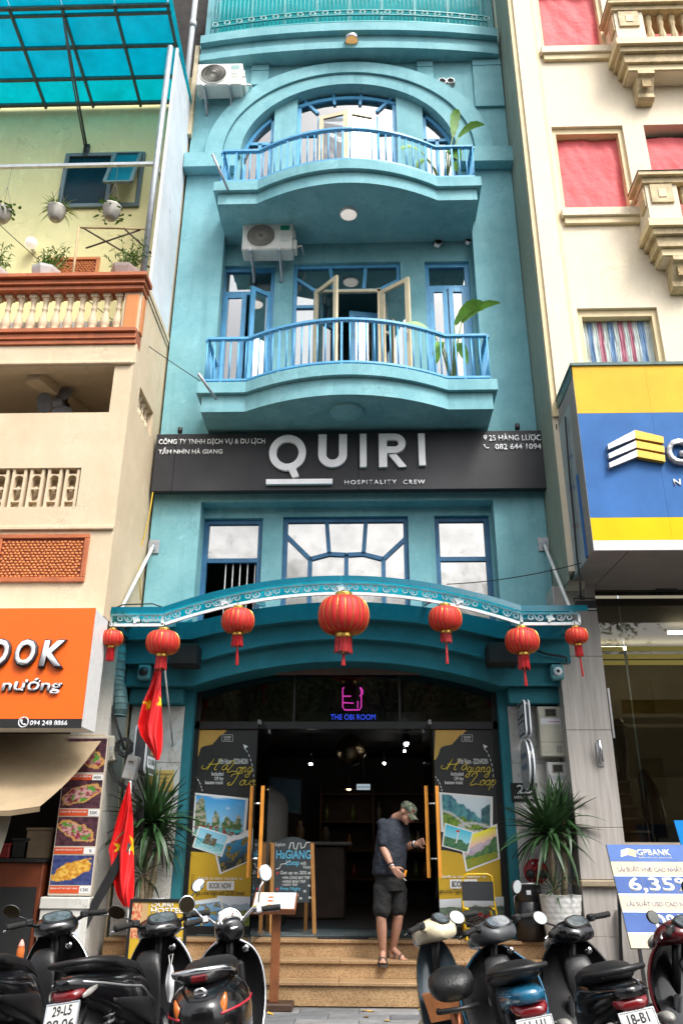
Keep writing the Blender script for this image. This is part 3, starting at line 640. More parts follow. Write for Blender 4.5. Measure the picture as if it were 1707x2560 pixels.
# pin and phone marks
p = sp(1287, 48); q = MB()
for k in range(14):
    a, b = 2*math.pi*k/14, 2*math.pi*(k+1)/14; q.prism([(p[0]+.026*math.cos(a), p[1]+.026*math.sin(a)), (p[0]+.026*math.cos(b), p[1]+.026*math.sin(b)), (p[0]+.011*math.cos(b), p[1]+.011*math.sin(b)), (p[0]+.011*math.cos(a), p[1]+.011*math.sin(a))], XZ, YS-.012, YS-.001)
q.prism([(p[0]-.024, p[1]-.012), (p[0]+.024, p[1]-.012), (p[0], p[1]-.055)], XZ, YS-.0125, YS-.001); q.build('pin_mark', LSIDE, SG)
p = sp(1292, 84); q = MB(); q.tube([(p[0]-.032, YS-.006, p[1]+.03), (p[0]-.025, YS-.006, p[1]-.005), (p[0], YS-.006, p[1]-.028), (p[0]+.032, YS-.006, p[1]-.032)], [.013, .008, .008, .013], 6); q.build('phone_mark', LSIDE, SG)
for x in (sx0+.32, sx1-.35):
    q = MB(); q.tube([(x, YS+.06, sz1-.01), (x, YS+.06, sz1+.05)], .018, 8); q.tube([(x, YS+.06, sz1+.05), (x, YS+.06, sz1+.13)], .035, 10); q.build('top_spotlight', DARKM, SG)
# ================================================================ entrance canopy
SHEET = sheet_mat('blue_sheet', (.0, .33, .47), .4)
SHEET2 = sheet_mat('turquoise_canopy_sheet', (.003, .36, .48), .4)
CW = mat('canopy_white_iron', (.72, .76, .76), .5, .2, 8, .06, 50)
CY = 9.45
cn = thing('entrance_canopy', 'arched turquoise plastic canopy with white scrollwork over the entrance', 'canopy', (XC, CY, 4.0))
ce = PY(cD(60, 165), CY), PY(cD(222, 165), CY), PY(cD(1345, 160), CY), PY(cD(1526, 160), CY)
cx0, ck0, ck1, cx1 = [q.x for q in ce]
zb_ = PY(cD(222, 179), CY).z; zt_ = PY(cD(222, 148), CY).z; rise = PY(cD(790, 80), CY).z-zb_
def prof(x):
    if x <= ck0 or x >= ck1: return 0
    t = (2*x-ck0-ck1)/(ck1-ck0); return rise*(1-t*t)
xs = [cx0]+[lerp(ck0, ck1, i/28) for i in range(29)]+[cx1]
for nm, zz, th in (('fascia_bottom_rail', zb_, .035), ('fascia_top_rail', zt_+.005, .02)):
    q = MB()
    for a, b in zip(xs, xs[1:]): q.bar((a, CY, zz+prof(a)), (b, CY, zz+prof(b)), .03, th)
    q.build(nm, CW, cn)
for x in (cx0, ck0, ck1, cx1): MB().bx(x-.015, x+.015, CY-.015, CY+.016, zb_, zt_).build('fascia_post', CW, cn)
def scroll(cx, cz, s, flip, r):
    """S-shaped wrought scroll between the rails"""
    pts = []
    for i in range(15):
        a = 2.6*math.pi*(1-i/14); rr = r*(.25+.75*i/14); pts.append((cx+s*(-.9*r*1.2+rr*math.cos(a)*1.0), cz+flip*(rr*math.sin(a)*.8)))
    for i in range(15):
        a = math.pi+2.6*math.pi*(i/14)-2.6*math.pi*0; rr = r*(1-.75*i/14); pts.append((cx+s*(.9*r*1.2+rr*math.cos(a)), cz+flip*(-rr*math.sin(a)*.8)*-1))
    return pts
hh = (zt_-zb_); sc = []
pos = []
n_ = 18
for i in range(n_): pos.append((lerp(ck0, ck1, (i+.5)/n_), i))
pos += [(lerp(cx0, ck0, .27), 0), (lerp(cx0, ck0, .77), 1), (lerp(ck1, cx1, .25), 0), (lerp(ck1, cx1, .75), 1)]
for x, i in pos:
    r_ = hh*.40; s = 1 if i % 2 else -1; dxs = (prof(x+.02)-prof(x-.02))/.04; q = MB()
    for sg in (-1, 1):
        P_ = []
        for k in range(18):
            a = k/17*2.5*math.pi; rr = r_*(1-.72*k/17); P_.append((sg*(r_*1.05)+sg*-rr*math.cos(a)*1.0, sg*s*rr*math.sin(a)))
        P_ = [(0, 0)]+P_ if False else P_
        q.tube([(x+u, CY, zb_+.018+hh*.5+prof(x)+dxs*u+v*.9) for u, v in P_], .0085, 5)
    q.build('scroll', CW, cn)
for t in (.17, .5, .83):
    x = lerp(ck0, ck1, t); q = MB(); q.bx(x-hh*.5, x+hh*.5, CY-.008, CY+.008, zb_+prof(x)+.02, zb_+prof(x)+.028)
    q.bx(x-hh*.5, x-hh*.5+.01, CY-.01, CY+.01, zb_+prof(x)+.02, zt_+prof(x)); q.bx(x+hh*.5-.01, x+hh*.5, CY-.01, CY+.01, zb_+prof(x)+.02, zt_+prof(x))
    for k in range(8):
        a = k*math.pi/4+.39; rr = hh*(.42 if k % 2 else .3); q.bar((x, CY-.012-.002*k, zb_+hh*.55+prof(x)), (x+rr*math.cos(a), CY-.012-.002*k, zb_+hh*.55+prof(x)+rr*math.sin(a)), .03, .012, (0, 1, 0))
    q.build('rosette', CW, cn)
for x in ((cx0+ck0)/2, (ck1+cx1)/2):
    q = MB()
    for k in range(8):
        a = k*math.pi/4+.39; rr = hh*(.42 if k % 2 else .3); q.bar((x, CY-.012-.002*k, zb_+hh*.55), (x+rr*math.cos(a), CY-.012-.002*k, zb_+hh*.55+rr*math.sin(a)), .03, .012, (0, 1, 0))
    q.build('rosette', CW, cn)
# roof sheets between rafters, sloping to the front, with a turned-down lip
zs_ = PY(cD(235, 125), CY).z-zt_
bk = Y0-.02
for a, b in zip(xs, xs[1:]):
    q = MB(); q.add([(a, CY-.06, zt_+.03+prof(a)), (b, CY-.06, zt_+.03+prof(b)), (b, bk, zt_+.30+prof(b)*.9), (a, bk, zt_+.30+prof(a)*.9)], [(0, 1, 2, 3)])
lipz = lambda x: zt_+.02+prof(x)
sh = [cx0-.1]+[lerp(ck0, ck1, i/8) for i in range(9)]+[cx1+.1]
for a, b in zip(sh, sh[1:]):
    m_ = 6; secs = []
    for i in range(m_+1):
        x = lerp(a+.002, b-.002, i/m_); pz = prof(x); secs.append([(x, CY-.075, zt_+.012+pz), (x, CY-.05, zt_+zs_+pz), (x, lerp(CY, bk, .5), zt_+zs_+.09+pz*.97), (x, bk, zt_+zs_+.17+pz*.93)])
    MB().loft(secs, False, False, False).build('roof_sheet', SHEET2, cn)
for x in (cx0+.05, ck0, lerp(ck0, ck1, .25), lerp(ck0, ck1, .5), lerp(ck0, ck1, .75), ck1, cx1-.05):
    MB().bar((x, CY+.02, zb_+prof(x)+.015), (x, Y0-.06, zt_+zs_+.08+prof(x)*.93), .045, .06).build('rafter', CW, cn)
for s, x, wx in ((-1, cx0+.05, XL+.07), (1, cx1-.05, XR-.07)):
    q = MB(); q.tube([(x, CY+.1, zt_+.03), (wx, Y0-.06, zt_+1.28)], .022, 10); q.build('tie_rod', WHITE, cn)
    q = MB(); q.box((wx, Y0-.012, zt_+1.3), (.15, .02, .2), None, .004); q.tube([(wx-.02, Y0-.06, zt_+1.28), (wx+.02, Y0-.06, zt_+1.28)], .035, 8); q.build('wall_plate', GALV, cn)
    q = MB(); q.bar((x, CY+.02, zb_+.01), (x, Y0-.02, zb_+.01), .03, .035)
    for k in range(4): q.bar((x, CY+.1+k*.26, zb_+.02), (x, CY+.26+k*.26, zt_+.02), .012, .012); q.bar((x, CY+.26+k*.26, zb_+.02), (x, CY+.1+k*.26, zt_+.02), .012, .012)
    q.build('side_truss', TEAL_SHADE, cn)
# ================================================================ lanterns
RED = mat('lantern_silk', (.56, .016, .014), .6, .15, 5, .1, 160)
RED2 = mat('tassel_red', (.42, .008, .012), .6, .2, 30, .1, 100)
GOLD = mat('gold_trim', (.62, .38, .08), .28, .2, 18, .05, 80, metal=.85)
def lantern(label, c, rad, hgt, tas, drop, tassel2=True, hang=.3, group='red silk lanterns hung under the entrance canopy', twist=0.):
    """c: centre of the silk body"""
    root = thing('lantern', label, 'lantern', (c.x, c.y, c.z), (random.uniform(-.05, .05), random.uniform(-.05, .05), twist), group)
    prof_ = [(rad*.30, hgt*.5)]+[(rad*(.30+.70*math.sin(math.pi*t)**.62), hgt*.5*math.cos(math.pi*t)) for t in [i/14 for i in range(1, 14)]]+[(rad*.30, -hgt*.5)]
    nl = 20; n = nl*6; vs = []; mb = MB(); m = len(prof_)
    for k in range(n):
        a = 2*math.pi*k/n; ph = (k % 6)/6; puff = 1-.030*(1-math.sin(math.pi*ph))
        for r_, z in prof_: vs.append((r_*puff*math.cos(a), r_*puff*math.sin(a), z))
    fs = [(k*m+i, ((k+1) % n)*m+i, ((k+1) % n)*m+i+1, k*m+i+1) for k in range(n) for i in range(m-1)]
    mb.add(vs, fs, True); mb.build('silk_body', RED, root, False)
    for k in range(nl):
        a = 2*math.pi*k/nl
        o = MB().tube([(r_*.985*math.cos(a), r_*.985*math.sin(a), z) for r_, z in prof_], rad*.013, 5)
        o.build('rib', GOLD, root, False)
    for s in (1, -1):
        h2 = rad*.20; z = s*hgt*.5
        q = MB(); q.lathe([(0, z), (rad*.33, z-.0*s), (rad*.35, z+s*h2*.2), (rad*.33, z+s*h2*.45), (rad*.35, z+s*h2*.7), (rad*.33, z+s*h2), (0, z+s*h2)], n=24); q.build('gold_cap', GOLD, root, False)
    zf0 = -hgt*.5-rad*.19
    q = MB()
    for k in range(46):
        a = 2*math.pi*k/46+random.uniform(-.03, .03); r0 = rad*.31*random.uniform(.92, 1.02); L = tas*random.uniform(.9, 1.04); d = random.uniform(-.05, .05)*rad
        q.tube([(r0*math.cos(a), r0*math.sin(a), zf0), ((r0+d*.4)*math.cos(a+.03), (r0+d*.4)*math.sin(a), zf0-L*.5), ((r0*1.02+d)*math.cos(a), (r0*1.02+d)*math.sin(a+.02), zf0-L)], rad*.022, 4)
    q.build('fringe', RED2, root, False)
    if tassel2:
        z = zf0-tas*.8
        q = MB(); q.tube([(0, 0, zf0), (0, 0, z)], .004, 5)
        for k in range(12):
            a = 2*math.pi*k/12; q.tube([(.006*math.cos(a), .006*math.sin(a), z-.03), (rad*.075*math.cos(a), rad*.075*math.sin(a), z-drop)], rad*.018, 4)
        q.build('tassel', RED2, root, False)
        MB().sphere((0, 0, z-.02), (rad*.06, rad*.06, rad*.1), 10).build('tassel_bead', GOLD, root, False)
    MB().tube([(0, 0, hgt*.5), (0, 0, hgt*.5+hang)], .004, 5).build('hanging_cord', CABLE, root, False)
    return root
def lan(label, x, yt, yb, half, Y, yfr, ytl, hang, t2=True):
    """pixels (crop D): centre x, top/bottom of the silk, half width, fringe bottom, tassel bottom"""
    c = PY(cD(x, (yt+yb)/2), Y); rad = PY(cD(x+half, (yt+yb)/2), Y).x-c.x; h = PY(cD(x, yt), Y).z-PY(cD(x, yb), Y).z
    t = PY(cD(x, yb), Y).z-PY(cD(x, yfr), Y).z-rad*.19; d = PY(cD(x, yfr), Y).z-PY(cD(x, ytl), Y).z
    return lantern(label, c, rad, h*1.02, t, d+.06, t2, hang, twist=random.uniform(0, 1))
lan('largest red lantern, hanging in the middle of the canopy', 789, 95, 203, 81, 9.35, 265, 298, .12)
lan('red lantern hanging just left of the big middle one', 458, 131, 201, 52, 9.42, 245, 294, .16)
lan('red lantern hanging just right of the big middle one', 1107, 124, 194, 53, 9.42, 232, 288, .16)
lan('red lantern hanging above the upper flag', 223, 200, 268, 53, 9.42, 318, 370, .1)
lan('red lantern with a dark scorched patch above the box signs', 1348, 194, 264, 54, 9.42, 318, 362, .1)
lan('small lantern without a lower tassel beside the orange sign', 63, 197, 243, 35, 9.35, 290, 292, .12, False)
lan('small lantern at the right end of the canopy', 1518, 190, 237, 36, 9.4, 277, 330, .12)
# ================================================================ wall units: air conditioners, vents, ceiling lamps, pipes
ACW = mat('ac_casing', (.66, .66, .62), .45, .12, 4, .04, 60); ACG = mat('ac_grille_grey', (.30, .29, .26), .5, .15, 14)
def aircon(label, p0, p1, Y, ymid, badge):
    """p0/p1: pixels of the top left and bottom right of the front face"""
    a, b = PY(p0, Y), PY(p1, Y); w_, h_ = b.x-a.x, a.z-b.z
    root = thing('air_conditioner', label, 'air conditioner', (a.x, Y, b.z), group='outdoor air conditioner units on the teal wall')
    q = MB().box((w_/2, .15, h_/2), (w_, .3, h_), None, .02); q.build('casing', ACW, root, False)
    cx, cz, r_ = w_*.37, h_*.5, h_*.43
    q = MB(); q.lathe([(r_*1.03, -.012), (r_*1.03, .012), (r_*.97, .012), (r_*.97, -.012), (r_*1.03, -.012)], (cx, 0, cz), 32, Matrix.Rotation(math.pi/2, 3, 'X')); q.build('grille_ring', ACW, root, False)
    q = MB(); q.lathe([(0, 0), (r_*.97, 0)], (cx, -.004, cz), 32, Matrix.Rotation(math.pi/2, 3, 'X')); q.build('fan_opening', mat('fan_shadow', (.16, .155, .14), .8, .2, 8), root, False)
    q = MB()
    for k in range(30):
        a0 = 2*math.pi*k/30; q.tube([(cx+r_*rr*math.cos(a0+tw), -.012, cz+r_*rr*math.sin(a0+tw)) for rr, tw in ((.17, 0), (.45, .18), (.72, .42), (.97, .7))], .0065, 4)
    for rr in (.4, .7): q.tube([(cx+r_*rr*math.cos(k*math.pi/12), -.012, cz+r_*rr*math.sin(k*math.pi/12)) for k in range(24)], .005, 4, closed=True)
    q.build('fan_grille', ACG, root, False)
    q = MB(); q.lathe([(0, -.02), (r_*.18, -.018), (r_*.2, -.008)], (cx, 0, cz), 20, Matrix.Rotation(math.pi/2, 3, 'X')); q.build('fan_hub', ACW, root, False)
    MB().bx(w_*.75, w_*.93, -.003, -.0005, h_*.7, h_*.88).build('badge', badge, root, False)
    for k in range(4): MB().bx(w_*.76, w_*.93, -.003, -.0005, h_*(.5-.07*k), h_*(.53-.07*k)).build('label_strip', mat('pale_label', (.5, .56, .52), .6), root, False)
    q = MB().bx(w_, w_+.06, .06, .24, h_*.1, h_*.45, .01); q.bx(w_, w_+.03, .06, .2, h_*.5, h_*.8, .01); q.build('valve_cover', ACW, root, False)
    for xx in (.18, .74):
        q = MB().bar((w_*xx, -.02, -.02), (w_*xx, ymid-Y, -.02), .035, .03); q.bar((w_*xx, ymid-Y-.02, -.28), (w_*xx, ymid-Y-.02, .0), .035, .03); q.bar((w_*xx, .05, -.03), (w_*xx, ymid-Y-.02, -.26), .022, .02); q.build('bracket', GALV, root, False)
    q = MB().tube([(w_+.04, .15, h_*.3), (w_+.12, .2, h_*.42), (w_+.14, ymid-Y-.02, h_*.5)], .018, 8); q.build('refrigerant_hose', ACW, root, False)
    return root
aircon('white air conditioner with a green badge hung under the upper balcony', cB(343, 194), cB(546, 300), 10.36, YW, mat('green_badge', (.0, .22, .11), .5))
aircon('white air conditioner on the wall at the top left of the arch', cA(48, 308), cA(258, 408), 10.2, Y0, mat('grey_badge', (.25, .42, .4), .5))
def vent(label, p, Y, r_=.07):
    c = PY(p, Y); root = thing('vent_pipe', label, 'vent', (c.x, Y, c.z), group='round steel vent outlets in the teal wall')
    MX = Matrix.Rotation(math.pi/2, 3, 'X')
    MB().lathe([(r_*.8, 0), (r_*1.25, 0), (r_*1.25, .012), (r_, .02), (r_, .07), (r_*.85, .07), (r_*.8, .05)], (0, 0, 0), 22, MX).build('steel_collar', STEEL, root, False)
    MB().lathe([(0, .05), (r_*.85, .05)], (0, 0, 0), 22, MX).build('dark_mouth', INTD, root, False)
vent('left one of two touching steel vents beside the arch', cA(1228, 406), Y0-.01); vent('right one of two touching steel vents beside the arch', cA(1268, 405), Y0-.01)
vent('steel vent in the recess below the upper balcony, left of its pair', cB(1147, 280), YW-.01); vent('steel vent close to the recess corner below the upper balcony', cB(1275, 270), YW-.01)
LAMPW = mat('lamp_glass', (.75, .72, .68), .3, emit=(1, .9, .8), estr=.25)
def dome(label, p, z, r_, m, rim):
    c = PZ(p, z); root = thing('ceiling_lamp', label, 'lamp', (c.x, c.y, z))
    MB().lathe([(r_, 0), (r_*1.0, -.05), (r_*.93, -.06), (r_*.9, -.04)], (0, 0, 0), 28).build('rim', rim, root, False)
    MB().lathe([(r_*.92, -.045), (r_*.8, -.062), (r_*.5, -.075), (0, -.08)], (0, 0, 0), 28).build('diffuser', m, root, False)
dome('round white ceiling lamp under the upper balcony', cB(778, 150), 10.86, .14, LAMPW, WHITE)
dome('round teal painted ceiling lamp under the lower balcony', cB(770, 970), 7.13, .24, TEAL, TEAL)
dome('octagonal lamp glowing amber under the roof cornice', cA(792, 188), 14.95, .12, mat('amber_lamp', (.5, .33, .15), .4, emit=(1, .5, .15), estr=.25), STEEL)
for lb, p0, p1, z in (('thin steel rod pointing out at the left of the upper balcony', cA(118, 745), cA(195, 920), 0), ('thin steel rod pointing out at the left of the lower balcony', cB(158, 815), cB(233, 922), 0)):
    b_ = PX(p1, -2.35); a_ = PX(p0, -2.4)
    Yb = 9.82; b_ = PY(p1, Yb); a_ = PY(p0, Yb-.35)
    tag(MB().tube([a_, b_], .02, 10).build('flag_bracket', GALV), lb, 'pole')
# ================================================================ banana plants on the balconies
LEAFB = mat('banana_leaf', (.11, .27, .03), .45, .35, 6, .15, 25, spec=.4); STEMB = mat('banana_stem', (.18, .26, .07), .6, .25, 8)
def banana(label, base, leaves, pot=(.11, .15)):
    root = thing('banana_plant', label, 'plant', base)
    MB().lathe([(0, .01), (pot[0]*.75, .0), (pot[0], pot[1]), (pot[0]*.9, pot[1]), (pot[0]*.85, pot[1]*.85), (0, pot[1]*.85)], n=20).build('pot', mat('terracotta', (.32, .13, .07), .8, .2, 8), root, False)
    for (dx, dy, z, lx, lz, ly, wd) in leaves:
        a = Vector((dx*.1, dy*.1, pot[1]*.8)); b = Vector((dx, dy, z)); mid = a.lerp(b, .6)+Vector((-dx*.1, 0, .05))
        MB().tube([a, mid, b], [.02, .013, .008], 7).build('stem', STEMB, root, False)
        e = b+Vector((lx, ly, lz)); n = 12; L = []; side = Vector((lz, 0, -lx)).normalized() if abs(lx)+abs(lz) > 0 else Vector((1, 0, 0)); side = (side+Vector((0, .35, 0))).normalized()
        for i in range(n+1):
            t = i/n; c = b.lerp(e, t)+Vector((0, 0, .10*math.sin(math.pi*t)*(1 if lx else 0))); ww = wd*(math.sin(math.pi*min(1, t*.96+.04))**.6)*(1+.08*math.sin(i*2.3))
            nrm = Vector((0, -.35, .35)); L.append([c-side*ww+nrm*ww*.35, c-side*ww*.5+nrm*ww*.12, c, c+side*ww*.5+nrm*ww*.12, c+side*ww+nrm*ww*.35])
        MB().loft(L, False, False).build('leaf', LEAFB, root, False)
    return root
pU = PY(cA(1240, 840), 10.2); banana('banana plant with an upright leaf on the upper balcony', (pU.x-.02, 10.2, 11.28), [(.18, -.1, 1.12, .1, .5, -.1, .085), (.26, -.15, 1.05, .42, .1, -.15, .065), (-.35, -.1, .8, -.4, -.08, -.1, .065), (-.25, -.1, .6, -.2, -.28, -.1, .07), (.05, -.2, .7, .2, -.3, -.1, .1), (.12, 0, .6, .1, -.25, -.1, .06)])
pL = PY(cB(1205, 800), 10.15); banana('banana plant leaning over the right end of the lower balcony rail', (pL.x, 10.15, 7.59), [(.06, -.1, 1.05, .42, .24, -.2, .085), (.16, -.1, 1.08, .56, .2, -.2, .06), (-.25, -.1, .88, -.5, .08, -.1, .065), (-.15, -.1, .75, -.1, -.45, -.1, .08), (.05, -.1, .7, .15, -.4, -.1, .07)])
# ================================================================ glass front, doors
YD = Y0+.16
FRB = mat('black_door_frame', (.012, .013, .014), .4, .3, 10, .05, 60)
WOODL = mat('pine_wood', (.42, .20, .06), .5, .25, 7, .1, 30)
WOODH = mat('orange_wood', (.62, .25, .035), .4, .2, 5, .08, 30, coat=.2)
xl_, xr_ = dl+.11, dr-.11
hxl, hxr = PY(cE(722, 1000), YD).x, PY(cG(688, 1000), YD).x          # hinge lines of the open leaves
zD = zf((900, 1823), YD)
fr = MB(); fr.bx(xl_, xr_, YD-.04, YD+.04, zD, zD+.09); 
for x in (xl_+.03, xr_-.03): fr.bx(x-.03, x+.03, YD-.04, YD+.04, .56, 3.7)
for x in (hxl-.04, hxr+.04): fr.bx(x-.025, x+.025, YD-.035, YD+.035, .56, zD)
fr.bx(xl_, hxl-.06, YD-.035, YD+.035, .56, .66); fr.bx(hxr+.06, xr_, YD-.035, YD+.035, .56, .66)
for x in (-.95, .42): fr.bx(x-.012, x+.012, YD-.02, YD+.02, zD+.09, 3.72)
SF = fr.build('shopfront_frame', FRB, HB)
for a, b in ((xl_+.06, -.96), (-.938, .408), (.432, xr_-.06)): solid(SF, 'transom_pane', DGLASS, a, b, YD-.004, YD+.004, zD+.09, 3.72)
solid(SF, 'fixed_pane', DGLASS, xl_+.06, hxl-.065, YD-.004, YD+.004, .66, zD); solid(SF, 'fixed_pane', DGLASS, hxr+.065, xr_-.06, YD-.004, YD+.004, .66, zD)
solid(HB, 'lintel_strip', mat('brown_lintel', (.16, .11, .09), .6, .2, 6), -1.2, .7, YD-.1, YD-.05, 3.62, 3.72)
LW = (hxr-hxl)/2-.02
for s, hx, fpx in ((1, hxl, cE(615, 1100)), (-1, hxr, cG(757, 1100))):
    ang = math.acos((PY(fpx, YD-.03-LW).x-hx)*s/LW)
    d = Vector((s*math.cos(ang), -math.sin(ang), 0)); n = Vector((d.y, -d.x, 0)); Hh = Vector((hx, YD-.03, 0)); pt = lambda u, z, k=0: Hh+d*u+n*k+Vector((0, 0, z))
    g = MB(); g.add([pt(0, .585, -.005), pt(LW, .585, -.005), pt(LW, zD-.02, -.005), pt(0, zD-.02, -.005), pt(0, .585, .005), pt(LW, .585, .005), pt(LW, zD-.02, .005), pt(0, zD-.02, .005)], [(0, 1, 2, 3), (4, 7, 6, 5), (0, 4, 5, 1), (1, 5, 6, 2), (2, 6, 7, 3), (3, 7, 4, 0)])
    D = g.build('door_leaf', DGLASS, HB)
    for u in (.08, LW-.08):
        for z in (.6, zD-.05): MB().bar(pt(u-.07, z), pt(u+.07, z), .03, .05, (0, 0, 1)).build('patch_fitting', STEEL, D)
    c = cE if s > 0 else cG
    zt = PY(c(665 if s > 0 else 700, 930), YD-LW*.9).z; zb = PY(c(645 if s > 0 else 720, 1680), YD-LW*.9).z
    for k in (-.062, .062): MB().bar(pt(LW-.11, zb, k), pt(LW-.11, zt, k), .038, .038, n).build('handle', WOODH, D)
    for z in (lerp(zb, zt, .2), lerp(zb, zt, .8)): MB().tube([pt(LW-.11, z, -.05), pt(LW-.11, z, .05)], .012, 10).build('standoff', STEEL, D)
    if s > 0:
        MB().add([pt(.18, 1.5, .008), pt(.42, 1.5, .008), pt(.42, 1.95, .008), pt(.18, 1.95, .008)], [(0, 1, 2, 3)]).build('notice_sticker', mat('clear_sticker', (.35, .37, .37), .5), D)
# ---------------------------------------------------------------- printed posters
def mixc(a, b, t): t = max(0, min(1, t)); return tuple(lerp(x, y, t) for x, y in zip(a, b))
def p_halong(u, v):
    c = mixc((.35, .62, .80), (.03, .30, .66), v); cl = fbm(u, v, 3, 2.)
    if v > .45: c = mixc(c, (.85, .88, .9), (cl-.05)*3*(1-abs(v-.6)*3))
    for (x, w_, h_) in ((.1, .11, .97), (.42, .07, .62), (.66, .09, .52), (.88, .07, .55), (.78, .06, .4), (.28, .05, .33)):
        q = abs(u-x-.03*fbm(v, x, 6))/w_; top = h_*(1-.35*q*q)+.05*fbm(u, x, 14)
        if q < 1+.3*(1-v) and v < top and v > .15: c = mixc((.40, .36, .28), (.05, .12, .03), .5+1.6*fbm(u, v, 13, x)+(.6 if v < .33 else 0))
    if v < .2: c = mixc((.02, .30, .33), (.08, .50, .48), .5+fbm(u, v*4, 7))
    if v < .24 and fbm(u*2, v*2, 9, 5) > .18: c = (.25, .04, .03)
    return c
def p_rocks(u, v):
    c = mixc((.55, .75, .85), (.2, .55, .75), v) if v > .5 else mixc((.45, .72, .76), (.05, .38, .48), v*2+fbm(u, v*3, 6)*.6)
    for x, w_, t in ((.38, .12, .82), (.6, .1, .7)):
        if abs(u-x) < w_*(1.2-.5*v)+.03*fbm(v, u, 12) and .3 < v < t: c = mixc((.05, .05, .03), (.22, .18, .12), .5+fbm(u, v, 15)*1.5)
    return c
def p_bay(u, v):
    c = mixc((.02, .03, .04), (.03, .22, .42), (v-.2)*2)
    if v > .82: c = (.75, .78, .8)
    f = fbm(u, v, 4.5, 3)
    if f > .12 and v < .85: c = mixc((.30, .19, .03), (.06, .08, .02), .5+fbm(u, v, 18)*1.4)
    return c
def p_isles(u, v):
    c = mixc((.02, .22, .50), (.35, .55, .75), v)
    f = fbm(u, v*1.4, 6, 1)
    if f > .0: c = mixc((.02, .10, .25), (.35, .28, .05), f*3+.3*fbm(u, v, 20))
    if v > .9: c = (.7, .8, .86)
    return c
def p_hills(u, v):
    c = (.62, .66, .74)
    if v < .75+.1*fbm(u, 0, 4): c = (.30, .38, .46)
    if v < .55+.16*fbm(u, 1, 4): c = mixc((.25, .27, .05), (.07, .12, .03), .5+fbm(u, v, 12)*1.3)
    if v < .35*(1-u): c = (.01, .15, .22)
    return c
def p_pass(u, v):
    c = mixc((.35, .5, .6), (.6, .68, .72), v)
    if v < 1.15-.95*u+.1*fbm(u, v, 5): c = mixc((.02, .10, .16), (.08, .28, .30), .5+fbm(u*2, v, 5)*1.2+(.2-u*.2))
    if v < -.1+1.0*u-.05 and u > .82: c = mixc((.02, .06, .09), (.06, .16, .16), .5+fbm(u, v, 8))
    if v < .5-.3*u+.1*fbm(u, 3, 6): c = mixc((.05, .14, .02), (.22, .32, .04), .5+fbm(u, v, 14)*1.5)
    r = math.hypot((u-.66)/.33, (v-.14)/.13)
    if .62 < r < 1.05: c = (.42, .43, .44)
    if abs(v-(.52-.55*u+.05*math.sin(9*u))) < .035 and u < .6: c = (.45, .46, .46)
    return c
def p_flag(u, v):
    c = mixc((.45, .75, .82), (.05, .50, .68), v)
    if v < .45+.12*fbm(u, 2, 4): c = mixc((.02, .10, .08), (.10, .24, .08), .5+fbm(u, v, 11)*1.4)
    if abs(u-.5) < .02 and .25 < v < .8: c = (.6, .62, .6)
    if .42 < u < .55 and .80 < v < .9: c = (.6, .02, .02)
    return c
def p_rice(u, v):
    c = mixc((.75, .45, .45), (.80, .72, .05), (v-.6)*3)
    if v < .62+.16*fbm(u, 5, 3): c = mixc((.35, .28, .38), (.5, .42, .45), fbm(u, v, 4)+.5)
    if v < .36+.3*u*u+.1*fbm(u, 1, 5): c = mixc((.03, .10, .05), (.10, .22, .06), .5+fbm(u, v, 7))
    if v < .30-.1*u: c = mixc((.30, .26, .02), (.15, .24, .03), .5+fbm(u, v*3, 8)*1.3)
    return c
def p_group(u, v):
    c = mixc((.3, .33, .33), (.62, .66, .7), v) if v > .45 else (.45, .46, .47)
    if .4 < v < .7+.12*fbm(u, 1, 4): c = mixc((.04, .08, .07), (.14, .19, .13), .5+fbm(u, v, 9))
    if v < .45: c = mixc((.02, .02, .03), (.4, .38, .36), .4+fbm(u, v, 22)*1.6)
    if v < .5 and u > .6 and fbm(u, v, 9, 4) > .2: c = (.42, .02, .03)
    return c
GOLDP = mat('poster_gold', (.52, .33, .02), .5, .06, 2); GOLDP2 = mat('poster_tan', (.50, .29, .06), .55, .12, 5); BLKP = mat('poster_black', (.014, .014, .014), .5, .2, 5)
PWH = mat('poster_white', (.72, .72, .71), .6, spec=.2); PYEL = mat('poster_script_gold', (.66, .50, .05), .5); PINK = mat('poster_ink', (.02, .018, .015), .5)
